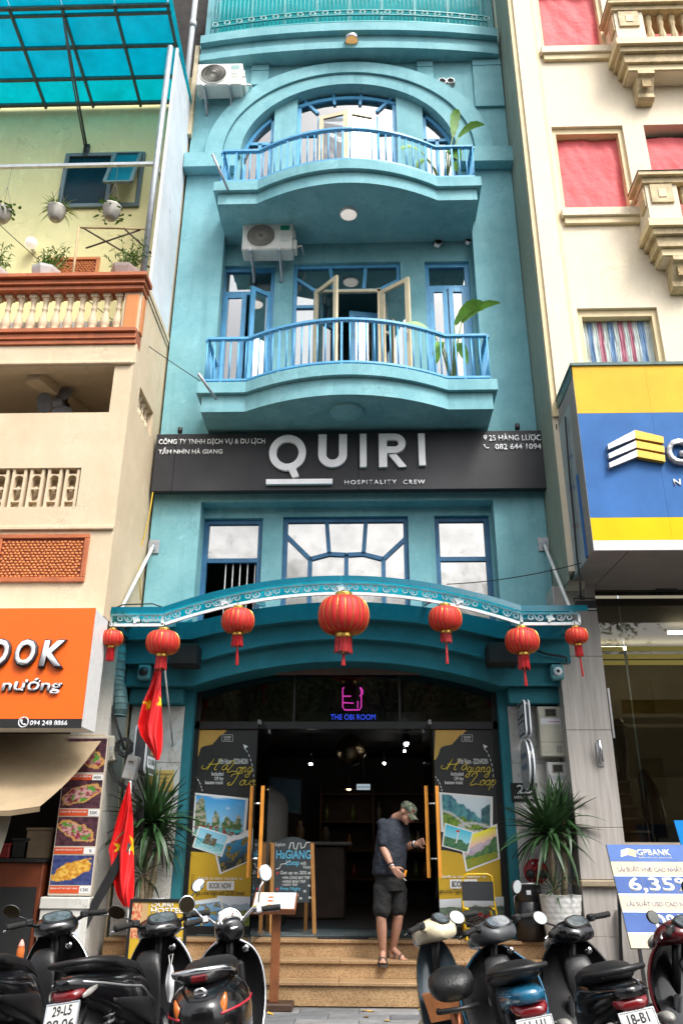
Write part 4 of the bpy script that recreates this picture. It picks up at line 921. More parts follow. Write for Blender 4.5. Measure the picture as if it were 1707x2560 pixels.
def poster(c, shift, title, pics, corners):
    """shift(x, y): maps the left poster's pixels to this one's"""
    Y = YD-.012; k = [0]
    def w3(x, y, l): p = PY(c(*shift(x, y)), Y-.0015*l); return Vector((p.x, Y-.0015*l, p.z))
    bl, br, tr, tl = [PY(c(*q), Y) for q in corners]; x0, x1, z0, z1 = (bl.x+tl.x)/2, (br.x+tr.x)/2, (bl.z+br.z)/2, (tl.z+tr.z)/2
    P0 = solid(SF, 'poster', BLKP, x0, x1, Y, Y+.003, z0, z1)
    cl = lambda p: Vector((max(x0, min(x1, p.x)), p.y, max(z0, min(z1, p.z))))
    PO = lambda nm, pts, m, l: fill(P0, nm, [cl(w3(x, y, l)) for x, y in pts], m)
    PO('torn_corner', [(310, 110), (655, 110), (620, 150), (585, 165), (530, 230), (490, 272), (400, 290), (365, 310), (340, 390), (312, 440), (290, 440)], GOLDP2, 1)
    PO('gold_field', [(180, 2400), (180, 1480), (250, 1460), (420, 1470), (560, 1500), (700, 1620), (930, 1500), (1000, 1500), (1000, 2400)], GOLDP, 1)
    for kind, quad, lv in pics:
        pts = [w3(x, y, lv) for x, y in quad]; ctr = sum(pts, Vector())/4
        if kind[1]: fill(P0, 'photo_border', [cl(ctr+(p-ctr)*1.0) for p in pts], PWH); pts = [ctr+(p-ctr)*.9+Vector((0, -.0015, 0)) for p in pts]
        picture(P0, 'photo_print', [cl(p) for p in pts], kind[0], 56, 44)
    def tx(s, x0_, y0_, x1_, y1_, m, bold=0., sh=0., l=8):
        a = w3(x0_, y1_, l); b = w3(x1_, y0_, l); lettering(P0, s, a, (1, 0, 0), (0, 0, 1), b.x-a.x, b.z-a.z, m, 0, bold, sh)
    tx('QUIRI', 620, 178, 698, 206, PWH, .02); tx('HOSTEL', 622, 210, 696, 228, PWH, 0)
    for a, b in (((598, 162), (720, 165)), ((598, 236), (720, 239)), ((598, 162), (601, 239)), ((717, 162), (720, 239))): PO('logo_line', [a, (b[0], a[1]), b, (a[0], b[1])], PWH, 3)
    tx('With Vision - 3D2N/4D3N', 557, 428, 886, 488, PWH, .02); tx('Included', 484, 575, 617, 618, PWH, .02); tx('Off the', 516, 628, 617, 668, PWH, .02); tx('beaten track', 414, 672, 613, 712, PWH, .02)
    hcap = w3(400, 425, 8).z-w3(400, 555, 8).z
    for s_, x_, y_, ws in ((title[0], 420, 555, 1.35), (title[1], 655, 580, 1.05 if title[1] == 'Long' else 1.0), (title[2], 690, 722, 1.12)): script(P0, s_, w3(x_, y_, 8), hcap, ws, PYEL, .0048)
    PO('paper_plane', [(835, 268), (888, 292), (862, 312), (858, 342)], PWH, 3)
    dash = [(870, 335), (895, 380), (915, 430), (930, 480), (942, 540), (950, 600), (952, 660), (945, 720), (935, 775)]
    for a, b in zip(dash, dash[1:]):
        m = (lerp(a[0], b[0], .55), lerp(a[1], b[1], .55)); PO('dash', [(a[0]-4, a[1]), (a[0]+4, a[1]), (m[0]+4, m[1]), (m[0]-4, m[1])], PWH, 3)
    for a, b in (((302, 622), (318, 640)), ((330, 655), (345, 680)), ((352, 692), (362, 715)), ((366, 730), (374, 752)), ((376, 765), (382, 790))): PO('dash', [(a[0]-4, a[1]), (a[0]+4, a[1]), (b[0]+4, b[1]), (b[0]-4, b[1])], PWH, 3)
    tx('Speak to team member to', 340, 1738, 832, 1782, PWH, .01)
    PO('button', [(432, 1796), (440, 1790), (730, 1785), (738, 1792), (734, 1880), (726, 1888), (438, 1890), (430, 1882)], PWH, 6); tx('BOOK NOW', 456, 1806, 706, 1870, PINK, .03, l=9)
    tx('get a free Night with QUIRI Hostel', 313, 1895, 850, 1956, PINK, .02)
    for xx in (268, 286):
        for i in range(6): PO('dot', [(xx-3-i*1.5, 1715+i*28), (xx+3-i*1.5, 1715+i*28), (xx+3-i*1.5, 1730+i*28), (xx-3-i*1.5, 1730+i*28)], PINK, 3)
poster(cPL, lambda x, y: (x, y), ('Hạ', 'Long', 'Tour'),
       [((p_halong, 1), ((262, 1285), (858, 1330), (892, 868), (288, 805)), 3), ((p_bay, 1), ((575, 1715), (990, 1555), (945, 1200), (490, 1350)), 4), ((p_rocks, 1), ((268, 1410), (600, 1520), (680, 1280), (345, 1175)), 6),
        ((p_hills, 0), ((600, 2310), (915, 2310), (915, 1960), (545, 1950)), 3), ((p_isles, 1), ((205, 2310), (638, 2300), (598, 1965), (222, 2015)), 5)], ((205, 2312), (912, 2312), (985, 110), (328, 110)))
poster(cPR, lambda x, y: (x-185+(y-800)*.035*0+max(0, (y-1000))*.045, y-20 if y > 1000 else y), ('Hà', 'giang', 'Loop'),
       [((p_pass, 1), ((365-5, 1260), (930, 1300), (945, 850), (350, 800)), 3), ((p_rice, 1), ((615, 1705), (1000, 1560), (985, 1170), (560, 1320)), 4), ((p_flag, 1), ((360, 1420), (650, 1500), (720, 1260), (405, 1160)), 6),
        ((p_group, 0), ((280, 2330), (1020, 2330), (1020, 1980), (300, 2010)), 3)], ((165, 2300), (910, 2300), (800, 108), (108, 108)))
# ================================================================ lobby behind the doors
fx = .57
LB = thing('lobby', 'dark hostel lobby seen through the open glass doors', 'room', (XC, 13.5, fx))
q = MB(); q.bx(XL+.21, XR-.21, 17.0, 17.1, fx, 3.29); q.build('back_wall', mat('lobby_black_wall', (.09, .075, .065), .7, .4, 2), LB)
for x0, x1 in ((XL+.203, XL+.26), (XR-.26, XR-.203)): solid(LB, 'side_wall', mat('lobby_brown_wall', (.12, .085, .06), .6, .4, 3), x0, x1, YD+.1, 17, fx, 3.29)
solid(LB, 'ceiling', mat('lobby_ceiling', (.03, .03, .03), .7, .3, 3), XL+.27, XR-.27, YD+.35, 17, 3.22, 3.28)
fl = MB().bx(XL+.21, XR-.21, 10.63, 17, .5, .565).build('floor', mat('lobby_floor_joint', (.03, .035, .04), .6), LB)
tm = [mat('lobby_tile_%s' % n, c, .3, .3, 9, .1, 30) for n, c in (('blue', (.07, .10, .11)), ('slate', (.10, .125, .13)), ('pale', (.15, .175, .175)))]
tmd = [MB().box((0, 0, 0), (.34, .085, .008), None, .002).mesh('floor_tile', m) for m in tm]
for j in range(10):
    for i in range(11):
        o = put('floor_tile', random.choice(tmd), fl); o.location = Vector((-1.85+i*.345+(.17 if j % 2 else 0), 10.72+j*.09, .568))-Vector(LB.location)
tag(MB().bx(PY(cS2(470, 470), 10.6).x, PY(cS2(775, 470), 10.6).x, 10.42, 10.6, .561, .575, .004).build('doormat', mat('black_rubber', (.015, .015, .017), .9, .3, 30, .5, 200)), 'thin black doormat on the top step', 'doormat')
solid(LB, 'transom_blackout', mat('transom_shade_black', (.008, .008, .008), .7), XL+.21, XR-.21, YD+.285, YD+.3, 3.2, 3.76)  # black sheet added behind the transom to hide the slab and keep it dark
ctr = thing('reception_counter', 'dark reception counter with a pale top inside the lobby', 'counter', (-1.3, 13.6, fx))
q = MB().bx(-.9, .95, -.3, .3, 0, 1.0, .02); q.build('counter_body', mat('counter_brown', (.09, .06, .045), .5, .3, 4), ctr, False)
MB().bx(-1.0, 1.05, -.38, .36, 1.0, 1.05, .01).build('counter_top', mat('counter_stone', (.36, .34, .31), .3, .2, 6), ctr, False)
for i, (lb, x, h_, m) in enumerate((('wooden box on the reception counter', .25, .3, (.28, .18, .1)), ('white bottle on the reception counter', -.05, .28, (.6, .6, .58)), ('dark jar on the reception counter', .65, .22, (.1, .07, .04)))):
    tag(MB().lathe([(0, 0), (.06, 0), (.065, h_*.6), (.03, h_*.8), (.03, h_), (0, h_)], (-1.3+x, 13.5, fx+1.05), 14 if i else 4).build('jar', mat('jar%d' % i, m, .4)), lb, 'jar')
cylt = MB().lathe([(0, 0), (.42, 0), (.42, 1.5), (.36, 1.65), (.15, 1.78), (0, 1.8)], (-1.55, 12.3, fx), 28).build('rounded_column', mat('pale_column', (.17, .165, .15), .6, .2, 3)); tag(cylt, 'rounded pale partition behind the left door leaf', 'column')
pb = thing('blue_print_panel', 'blue landscape print hung at the left of the lobby', 'picture', (-1.2, 12.6, 2.0))
picture(pb, 'photo_print', [(-1.45, 12.6, 2.05), (-.98, 12.55, 1.98), (-.98, 12.55, 2.45), (-1.45, 12.6, 2.5)], lambda u, v: mixc((.04, .09, .10), (.10, .17, .22), v+fbm(u, v, 4)*.4), 20, 20); 
MB().bx(-1.46, -.97, 12.605, 12.63, 1.97, 2.5).build('backing', BLKP, pb)
rs = thing('reception_sign', 'small white sign reading RECEPTION hung in the lobby', 'sign', (.06, 14.5, 2.3))
o_ = PY(cG(135, 962), 14.5); e_ = PY(cG(245, 915), 14.5)
MB().bx(o_.x, e_.x, 14.5, 14.52, o_.z, e_.z).build('panel', mat('reception_white', (.6, .68, .74), .5, emit=(.6, .75, .85), estr=.25), rs)
lettering(rs, 'RECEPTION', (lerp(o_.x, e_.x, .08), 14.498, lerp(o_.z, e_.z, .32)), (1, 0, 0), (0, 0, 1), (e_.x-o_.x)*.84, (e_.z-o_.z)*.32, PINK, .001, .02)
MB().tube([((o_.x+e_.x)/2, 14.51, e_.z), ((o_.x+e_.x)/2, 14.51, 3.22)], .006, 5).build('hanging_rod', DARKM, rs)
def bulb(label, p, Y, r_, e, col=(1, .95, .9)):
    c = PY(p, Y); root = thing('spot_lamp', label, 'lamp', (c.x, Y, c.z))
    MB().sphere((0, 0, 0), r_, 10).build('bulb', mat('bulb_%d' % e, (1, 1, 1), .4, emit=col, estr=e), root, False); MB().lathe([(r_*.6, 0), (r_*1.5, .05), (r_*1.5, .14), (0, .14)], n=14).build('housing', DARKM, root, False); MB().tube([(0, 0, .1), (0, 0, 3.22-c.z)], .01, 6).build('stem', DARKM, root, False)
bulb('bright spot lamp in the lobby above the chalkboard', cE(1068, 752), 13.5, .025, 30); bulb('upper of the two spot lamps right of the mirror ball', cG(540, 585), 13, .035, 30); bulb('lower of the two spot lamps right of the mirror ball', cG(525, 645), 13.2, .02, 20); bulb('spot lamp low in the middle of the lobby ceiling', cG(360, 745), 14.5, .025, 22)
def pendant(label, x, y, z, e=9):  # extra lamps added to brighten the lobby
    root = thing('added_pendant_lamp', label, 'lamp', (x, y, z)); MB().lathe([(.03, .12), (.05, .1), (.13, 0), (.12, 0), (.04, .09)], n=20).build('shade', DARKM, root, False); MB().sphere((0, 0, .03), .05, 12).build('bulb', mat('warm_bulb', (1, .8, .5), .4, emit=(1, .62, .3), estr=e), root, False); MB().tube([(0, 0, .1), (0, 0, 3.22-z)], .006, 5).build('cord', DARKM, root, False)
pendant('warm pendant lamp over the reception counter', -1.75, 14.2, 2.55); pendant('warm pendant lamp deep in the lobby at the right', 1.1, 15.4, 2.5); pendant('warm pendant lamp in the middle of the lobby', -.35, 15.9, 2.55)
shf = thing('lobby_shelf', 'dark wooden shelf unit at the back of the lobby', 'shelf', (.3, 16.7, fx)); SHW = mat('walnut', (.11, .06, .035), .5, .3, 6)
for x in (-.9, .1, 1.1, 2.0): MB().bx(x-.02, x+.02, 16.55, 16.95, fx, 2.7).build('upright', SHW, shf)
for z in (1.0, 1.5, 2.0, 2.5): MB().bx(-.88, 1.98, 16.56, 16.94, z, z+.03).build('shelf_board', SHW, shf)
for i in range(26):
    x = random.uniform(-.8, 1.9); z = random.choice((1.03, 1.53, 2.03)); h_ = random.uniform(.12, .36); MB().lathe([(0, 0), (.05, 0), (.05, h_*.6), (.02, h_*.75), (.02, h_), (0, h_)], (x, 16.7, z), 10).build('bottle', mat('bottle_%d' % (i % 4), ((.12, .2, .08), (.3, .16, .05), (.35, .35, .33), (.25, .04, .03))[i % 4], .25), shf)
for lb, x, z in (('framed photo high on the right lobby wall', 13.2, 1.9), ('framed photo lower on the right lobby wall', 14.2, 1.75)):
    r_ = thing('picture_frame', lb, 'picture', (XR-.27, x, z)); MB().bx(XR-.29, XR-.265, x-.3, x+.3, z-.22, z+.22).build('frame', WOODL, r_); MB().bx(XR-.295, XR-.291, x-.26, x+.26, z-.18, z+.18).build('print', mat('sepia_print', (.3, .26, .2), .5, .5, 6), r_)
bch = thing('lobby_bench', 'wooden bench with a stool along the right lobby wall', 'bench', (1.6, 12.6, fx)); MB().bx(1.35, 1.8, 12.0, 13.4, fx+.42, fx+.47, .006).build('seat', WOODL, bch)
for x in (1.4, 1.75):
    for y in (12.08, 13.3): MB().bx(x-.025, x+.025, y-.025, y+.025, fx, fx+.42).build('leg', WOODL, bch)
c = PY(cG(90, 640), 13.4); db = thing('mirror_ball', 'dark golden mirror ball hanging in the lobby', 'mirror ball', (c.x, 13.4, c.z))
MB().sphere((0, 0, 0), .24, 20).build('ball', mat('mirror_tiles', (.3, .24, .14), .2, .5, 60, .3, 90, metal=1), db, False); MB().tube([(0, 0, .2), (0, 0, 3.22-c.z)], .008, 6).build('chain', DARKM, db, False)
# neon sign behind the transom
NP = mat('pink_neon', (1, .1, .6), .4, emit=(1, .06, .55), estr=1.3); NB = mat('blue_neon', (.1, .15, 1), .4, emit=(.05, .10, 1), estr=1.6)
YN = YD+.12; ns = thing('neon_sign', 'pink backpack neon over blue THE OBI ROOM lettering behind the transom', 'neon sign', (XC, YN, 3.1))
n3 = lambda x, y: PY(cD(x, y), YN)
rr = [(786, 385), (786, 436), (792, 445), (838, 445), (844, 436), (844, 385)]
MB().tube([n3(790, 374), n3(786, 380)]+[n3(*p) for p in rr]+[n3(840, 374)], .009, 6).build('backpack_outline', NP, ns)
MB().tube([n3(786, 402), n3(812, 402)], .008, 6).build('flap_line', NP, ns); MB().tube([n3(786, 422), n3(820, 424)], .008, 6).build('pocket_line', NP, ns); MB().tube([n3(842, 375), n3(849, 385), n3(848, 395), n3(838, 402)], .008, 6).build('strap_line', NP, ns); MB().tube([n3(833, 418), n3(833, 440)], .008, 6).build('zip_line', NP, ns)
a = n3(748, 476); b = n3(888, 459); lettering(ns, 'THE OBI ROOM', a, (1, 0, 0), (0, 0, 1), b.x-a.x, b.z-a.z, NB, .006, -.004)
MB().tube([n3(815, 372), n3(815, 345)], .004, 5).build('hanging_wire', DARKM, ns); 
# ================================================================ chalkboard, menu stand, poster stand
CHK = mat('chalkboard', (.035, .045, .052), .75, .3, 4, .1, 40)
YC = 10.95; cb = thing('chalkboard_sign', 'wooden A-frame chalkboard advertising HaGiang Loop in the doorway', 'chalkboard', (PY(cE(920, 2080), YC).x, YC, .57))
e3 = lambda x, y, k=0: Vector(PY(cE(x, y), YC))+Vector((0, -.0-.001*k, 0))
def vleg(xa, ya, xb, yb, dy, nm='leg'):
    a = e3(xa, ya); b = e3(xb, yb); b.y += dy; a.y += 0; MB().bar((a.x, YC-.005+0, a.z), (b.x, YC-.005+dy, .572 if dy >= 0 else b.z), .045, .03, (0, 1, 0)).build(nm, WOODL, cb)
pl_, pr_ = e3(760, 1395), e3(1080, 1395); bl_, br_ = e3(762, 2085), e3(1100, 2085)
MB().bar((pl_.x, YC-.02, pl_.z), (bl_.x-.02, YC-.02, .572), .045, .03, (0, 1, 0)).build('leg', WOODL, cb); MB().bar((pr_.x, YC-.02, pr_.z), (br_.x, YC-.02, .572), .045, .03, (0, 1, 0)).build('leg', WOODL, cb)
for x, xb in ((pl_.x-.03, bl_.x-.12), (pr_.x-.06, br_.x-.14)): MB().bar((x, YC+.04, pl_.z), (xb, YC+.42, .572), .04, .03, (0, 1, 0)).build('leg', WOODL, cb)
bz0 = e3(900, 1880).z; MB().prism([(pl_.x+.022, bz0), (pr_.x-.02, bz0)]+[(lerp(pr_.x-.02, pl_.x+.022, i/10), pl_.z+.0+.07*math.sin(math.pi*i/10)) for i in range(11)], XZ, YC-.028, YC-.008).build('board', CHK, cb)
CHW = mat('chalk_white', (.62, .64, .62), .9); CHB = mat('chalk_blue', (.10, .42, .62), .9); CHR = mat('chalk_red', (.6, .05, .05), .9)
def ctx(s, x0, y0, x1, y1, m, bold=.0):
    a = PY(cE(x0, y1), YC-.03); b = PY(cE(x1, y0), YC-.03); lettering(cb, s, (a.x, YC-.0295, a.z), (1, 0, 0), (0, 0, 1), b.x-a.x, b.z-a.z, m, 0, bold)
ctx('HaGiANG', 785, 1455, 1068, 1525, CHB, .03); ctx('Loop', 865, 1535, 975, 1590, CHB, .03); ctx('Explore', 778, 1392, 860, 1432, CHW); ctx('with', 985, 1545, 1030, 1575, CHW); ctx('Vision', 1003, 1578, 1068, 1605, CHW)
for i, (s, m, x0, y0, x1, y1) in enumerate((('Get up to 20%', CHW, 818, 1625, 1035, 1660), ('→HA LONG BAY TRIP', CHW, 832, 1668, 1062, 1690), ('→NINH BINH TRIP', CHW, 832, 1700, 1025, 1722), ('→SAPA TRIP', CHW, 832, 1728, 960, 1746), ('Free Night', CHB, 820, 1755, 985, 1792), ('→IN HAGIANG', CHW, 822, 1808, 970, 1828))): ctx(s, x0, y0, x1, y1, m, .012)
for y in (1642, 1772): ctx('+', 784, y-14, 808, y+14, CHR, .05)
for x, y in ((1056, 1642), (1055, 1745), (1018, 1790), (1060, 1842), (985, 1848)): ctx('✶' if False else '*', x-12, y-12, x+12, y+12, CHW, .03)
MB().tube([PY(cE(x, y), YC-.03) for x, y in ((890, 1445), (905, 1395), (925, 1392), (930, 1440), (950, 1450), (965, 1395), (985, 1400), (990, 1440), (1015, 1430), (1030, 1395), (1060, 1390))], .006, 5).build('chalk_squiggle', CHW, cb)
MB().tube([PY(cE(x, y), YC-.03) for x, y in ((785, 1610), (815, 1600), (825, 1570), (860, 1565), (900, 1540))], .005, 5).build('chalk_squiggle', CHW, cb)
# menu stand on the pavement
bs = PZ(cS2(225, 905), 0); YM = bs.y; ms = thing('menu_stand', 'wooden menu stand with an open menu in front of the steps', 'menu stand', (bs.x, YM, 0))
WOODR = mat('red_brown_wood', (.19, .065, .022), .45, .3, 6, .1, 30, coat=.15)
tpz = PY(cS2(200, 305), YM).z; pxx = PY(cS2(212, 600), YM).x
MB().bx(bs.x-.2, bs.x+.16, YM-.14, YM+.14, .002, .07, .01).build('base', mat('dark_brown_wood', (.05, .025, .014), .5, .3, 6), ms)
MB().bx(pxx-.045, pxx+.045, YM-.04, YM+.04, .07, tpz+.02, .006).build('post', WOODR, ms)
x0, x1 = PY(cS2(68, 300), YM-.1).x, PY(cS2(335, 300), YM-.1).x
M_ = Matrix.Rotation(R(28), 3, 'X'); cc = Vector(((x0+x1)/2, YM+.02, tpz+.07))
MB().box(cc, (x1-x0, .36, .03), M_, .004).build('top', WOODR, ms)
MB().box(cc+M_ @ Vector((0, -.185, .02)), (x1-x0, .018, .055), M_).build('ledge', WOODR, ms)
PAP = mat('menu_page_cream', (.66, .56, .46), .6, .08, 6); PAP2 = mat('menu_page_blue', (.50, .56, .62), .4)
for s, m in ((-1, PAP), (1, PAP2)): MB().box(cc+M_ @ Vector((s*(x1-x0)*.235, .005, .02)), ((x1-x0)*.46, .31, .008), M_).build('menu_page', m, ms)
for u, v, m in ((-.1, .07, (.5, .12, .03)), (-.1, 0, (.45, .08, .04)), (-.1, -.08, (.4, .16, .06)), (-.42, -.1, (.6, .5, .06))): MB().sphere(cc+M_ @ Vector((u*(x1-x0), v, .0245)), (.035, .018, .003), 8, M_).build('dish_print', mat('dish_%d' % int(abs(u*100+v*1000)), m, .6, .4, 30), ms)
# poster stand left of the steps
YQ = 9.45; p0, p1 = PY(cS1(735, 600), YQ), PY(cS1(1080, 225), YQ); qs = thing('poster_stand', 'black framed gold poster stand reading QUIRI HOSTEL behind the scooters', 'poster stand', ((p0.x+p1.x)/2, YQ, 0))
X0_, X1_ = PY(cS1(738, 400), YQ).x, PY(cS1(1078, 400), YQ).x; zt = p1.z; zb = .12
q = MB(); q.bx(X0_, X1_, YQ-.015, YQ+.015, zt-.03, zt); q.bx(X0_, X1_, YQ-.015, YQ+.015, zb, zb+.03); q.bx(X0_, X0_+.03, YQ-.015, YQ+.015, zb+.03, zt-.03); q.bx(X1_-.03, X1_, YQ-.015, YQ+.015, zb+.03, zt-.03); q.build('frame', FRB, qs)
for x in (X0_+.08, X1_-.08): MB().bar((x, YQ-.18, .01), (x, YQ+.18, .01), .03, .02).build('foot', FRB, qs); MB().bx(x-.012, x+.012, YQ-.012, YQ+.012, .02, zb).build('leg', FRB, qs)
solid(qs, 'poster', GOLDP, X0_+.03, X1_-.03, YQ-.004, YQ+.004, zb+.03, zt-.03)
def qx(s, x0, y0, x1, y1, m=PWH, bold=.03): a = PY(cS1(x0, y1), YQ-.006); b = PY(cS1(x1, y0), YQ-.006); lettering(qs, s, (a.x, YQ-.005, a.z), (1, 0, 0), (0, 0, 1), b.x-a.x, b.z-a.z, m, .001, bold)
qx('QUIRI', 870, 247, 1000, 277, bold=.05); qx('HOSTEL', 870, 277, 1058, 306, bold=.05); qx('HANOI', 955, 355, 1028, 370); qx('COMPLETE', 960, 385, 1066, 398); qx('WITHOUT', 930, 400, 1010, 413); qx('SAMPLING', 925, 415, 1028, 428); qx('ITS', 925, 430, 955, 442); qx('TRADITIONAL', 925, 443, 1050, 456)
a = PY(cS1(745, 450), YQ-.006); b = PY(cS1(858, 248), YQ-.006); picture(qs, 'food_print', [(a.x, YQ-.006, a.z), (b.x, YQ-.006, a.z), (b.x, YQ-.006, b.z), (a.x, YQ-.006, b.z)], lambda u, v: mixc((.45, .05, .02), (.62, .42, .22), .5+fbm(u, v, 9)*1.4) if u < .62 else (.45, .30, .14), 30, 40)
# ================================================================ left neighbour
BEI = wall_mat('beige_paint', (.66, .54, .38), (.34, .27, .18), .22, cloudy=(.58, .46, .31)); YELW = wall_mat('pale_yellow_paint', (.80, .72, .38), (.5, .45, .24), .2, cloudy=(.74, .66, .33))
TERR = mat('terracotta_moulding', (.44, .125, .045), .5, .22, 5, .15, 40); TERL = mat('orange_panel_paint', (.60, .21, .06), .55, .1, 4, .08, 40)
SX = -3.06; YL = 9.15; LX = -8.0
LB2 = thing('beige_building', 'beige neighbour with terracotta mouldings, balustrade and open loggia at the left', 'building', (-5.5, YL, 0))
zA = {k: PY(cL3(*v), YL).z for k, v in dict(lt=(1070, 122), lb=(1020, 562), vt=(762, 1078), vb=(715, 1442), led=(1085, 1640)).items()}
lgx = -3.31; vtx = -3.565
wl = MB(); holed(wl, LX, SX, 4.0, 7.74, YL, YL+.2, [(LX+.0, lgx, zA['lb'], zA['lt']), (LX, vtx, zA['vb'], zA['vt'])])
sw = [PX(cL3(*p), SX) for p in ((1312, 315), (1432, 578), (1415, 800), (1285, 560))]
sy0, sy1, sz0_, sz1_ = sw[0].y, sw[1].y, (sw[2].z+sw[3].z)/2, (sw[0].z+sw[1].z)/2
def yzholed(mb, y0, y1, z0, z1, x0, x1, holes):
    t = MB(); holed(t, y0, y1, z0, z1, x0, x1, holes); mb.add([(y, x, z) for x, y, z in t.v], t.f)
yzholed(wl, YL+.2, Y0-.002, 4.0, 7.74, SX-.2, SX, [(sy0, sy1, sz0_, sz1_)])
wl.bx(LX, SX, 10.7, 10.9, 9.0-1.3, 14.2); wl.bx(LX, SX-.2, YL+.2, 10.7, 7.5, 7.73)          # terrace wall and slab
wl.bx(LX, SX-.2, YL+.2, Y0, 5.0, 5.15); wl.bx(LX, SX, 12, 12.2, 0, 7.6); wl.bx(SX-.2, SX-.002, Y0, 12, 0, 13.7)
W2 = wl.build('wall', BEI, LB2)
MB().bx(LX, SX-.05, 10.66, 10.697, 7.75, 14.6).build('terrace_wall', YELW, LB2)
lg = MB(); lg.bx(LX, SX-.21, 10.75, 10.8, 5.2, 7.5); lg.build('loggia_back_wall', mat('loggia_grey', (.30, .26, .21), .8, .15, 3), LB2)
MB().bar((-4.5, 9.4, 7.42), (-4.1, 10.7, 7.42), .22, .14).build('ceiling_beam', BEI, LB2)
MB().bx(LX, -3.1+.02, YL-.05, YL-.002, zA['lt']+.0, zA['lt']+.05, .01).build('string_course', BEI, LB2)
MB().bx(LX, SX-.0, YL-.04, YL-.002, zA['led']-.03, zA['led']+.02, .008).build('string_course', BEI, LB2)
MB().bx(LX, SX+.02, YL-.02, YL+.0-.002, 7.45, 7.74, .005).build('balcony_band', BEI, LB2)
# vent screen of cast blocks
vm = MB()
w_ = .215
vm.prism([(-w_*.42, -.265), (-w_*.42+.035, -.265), (-w_*.42+.035, .265), (-w_*.42, .265)], XZ, -.05, .05); vm.prism([(w_*.42-.035, -.265), (w_*.42, -.265), (w_*.42, .265), (w_*.42-.035, .265)], XZ, -.05, .05)
for s in (-1, 1):
    a = [(-w_*.42+.035, s*.19), (w_*.42-.035, s*.19)]; arc_ = [((w_*.42-.035)*math.cos(t), s*(.12+.055*math.sin(t))) for t in [math.pi*i/8 for i in range(9)]]
    vm.prism(a+arc_, XZ, -.045, .045)
vm.bx(-.02, .02, -.02, .03, -.03, .03); vm.bx(-w_*.42+.03, w_*.42-.03, -.03, .03, -.012, .012)
vme = vm.mesh('vent_block', BEI)
for i in range(9): o = put('vent_block', vme, LB2); o.location = Vector((vtx-.11-i*.225, YL+.07, (zA['vt']+zA['vb'])/2))-Vector(LB2.location)
solid(LB2, 'vent_backing', BEI, LX, vtx+.02, YL+.16, YL+.19, zA['vb']-.02, zA['vt']+.02)
# relief panel
def relief(x0, x1, z0, z1, Y, name):
    f = MB(); fw = .055
    for a in ((x0, x1, z0, z0+fw), (x0, x1, z1-fw, z1), (x0, x0+fw, z0+fw, z1-fw), (x1-fw, x1, z0+fw, z1-fw)): f.bx(a[0], a[1], Y-.04, Y-.002, a[2], a[3], .006)
    P_ = f.build(name, TERL if x0 < -5 else TERR, LB2)
    g = MB(); g.bx(x0+fw, x1-fw, Y-.012, Y-.002, z0+fw, z1-fw); g.build('panel_ground', mat('relief_dark', (.25, .05, .015), .7, .2, 9), P_)
    q = MB(); rows = int((z1-z0-2*fw)/.036)
    for j in range(rows):
        n = int((x1-x0-2*fw)/.05)
        for i in range(n):
            u = x0+fw+.02+i*.05+(.025 if j % 2 else 0)+random.uniform(-.006, .006); v = z0+fw+.018+j*.036+random.uniform(-.004, .004)
            if u > x1-fw-.02: continue
            q.sphere((u, Y-.014, v), (.024, .014, .017), 6, Matrix.Rotation(random.uniform(-.8, .2), 3, 'Y'))
    o = q.build('carved_scales', TERL, P_); o['kind'] = 'stuff'
ra, rb = PY(cL3(850, 1705), YL), PY(cL3(800, 2150), YL)
relief(-4.45, ra.x, rb.z, ra.z, YL, 'relief_panel')
ra, rb = PY(cL2(880, 505), 10.66), PY(cL2(400, 672), 10.66); relief(rb.x, ra.x, rb.z-.05, ra.z, 10.66, 'relief_panel')
# balustrade
zb0, zb1 = 7.97, 8.61
def moulding(z0, z1, x1, prj, name, side=0):
    q = MB(); h = z1-z0
    for k, (a, b, p) in enumerate(((0, .3, .5), (.3, .42, .75), (.42, .72, .62), (.72, 1, 1))): q.bx(LX, x1+prj*p*.6*side, YL-prj*p, YL+.18, z0+h*a+.001, z0+h*b, .006)
    return q.build(name, TERR, LB2)
moulding(7.74, zb0, SX+.0, .1, 'lower_moulding'); moulding(zb1, 8.84, SX-.02, .16, 'top_moulding', 1)
for k, (z0, z1, p) in enumerate(((zb1, 8.69, .02), (8.69, 8.76, .035), (8.76, 8.84, .05))): MB().bx(SX-.2, SX+p-.02, YL+.181, Y0-.01, z0, z1).build('side_coping', BEI, LB2)
bp = [(.075, 0), (.075, .05), (.05, .07), (.075, .13), (.085, .18), (.075, .24), (.045, .33), (.04, .38), (.05, .39), (.05, .42), (.038, .43), (.045, .52), (.06, .56), (.075, .6), (.075, .64)]
bme = MB().lathe([(r_, z) for r_, z in bp], n=16).mesh('baluster', BEI)
for i in range(11): o = put('baluster', bme, LB2); o.location = Vector((-3.38-i*.172, YL+.06, zb0))-Vector(LB2.location); o.scale = (.78, .78, (zb1-zb0)/.64)
cap = MB()
for i in range(11):
    x = -3.38-i*.172; cap.bx(x-.05, x+.05, YL, YL+.12, zb1-.06, zb1-.001)
cap.build('baluster_caps', BEI, LB2)
pier = MB().bx(-3.3, SX, YL-.005, YL+.18, zb0, zb1-.001); pier.bx(SX-.18, SX, YL+.181, Y0-.02, 7.74, zb1-.001); pier.build('corner_pier', BEI, LB2)
MB().bx(-3.27, -3.09, YL-.03, YL-.006, zb0+.02, zb1-.05, .01).build('pier_panel', TERL, LB2); MB().bx(SX+.001, SX+.02, YL+.03, YL+.16, zb0+.0, zb1-.05, .01).build('pier_panel', TERL, LB2)
MB().bx(LX, -3.5, YL+.5, YL+.52, 7.75, 8.5).build('privacy_sheet', mat('white_sheet', (.62, .62, .6), .6, .1, 3), LB2)
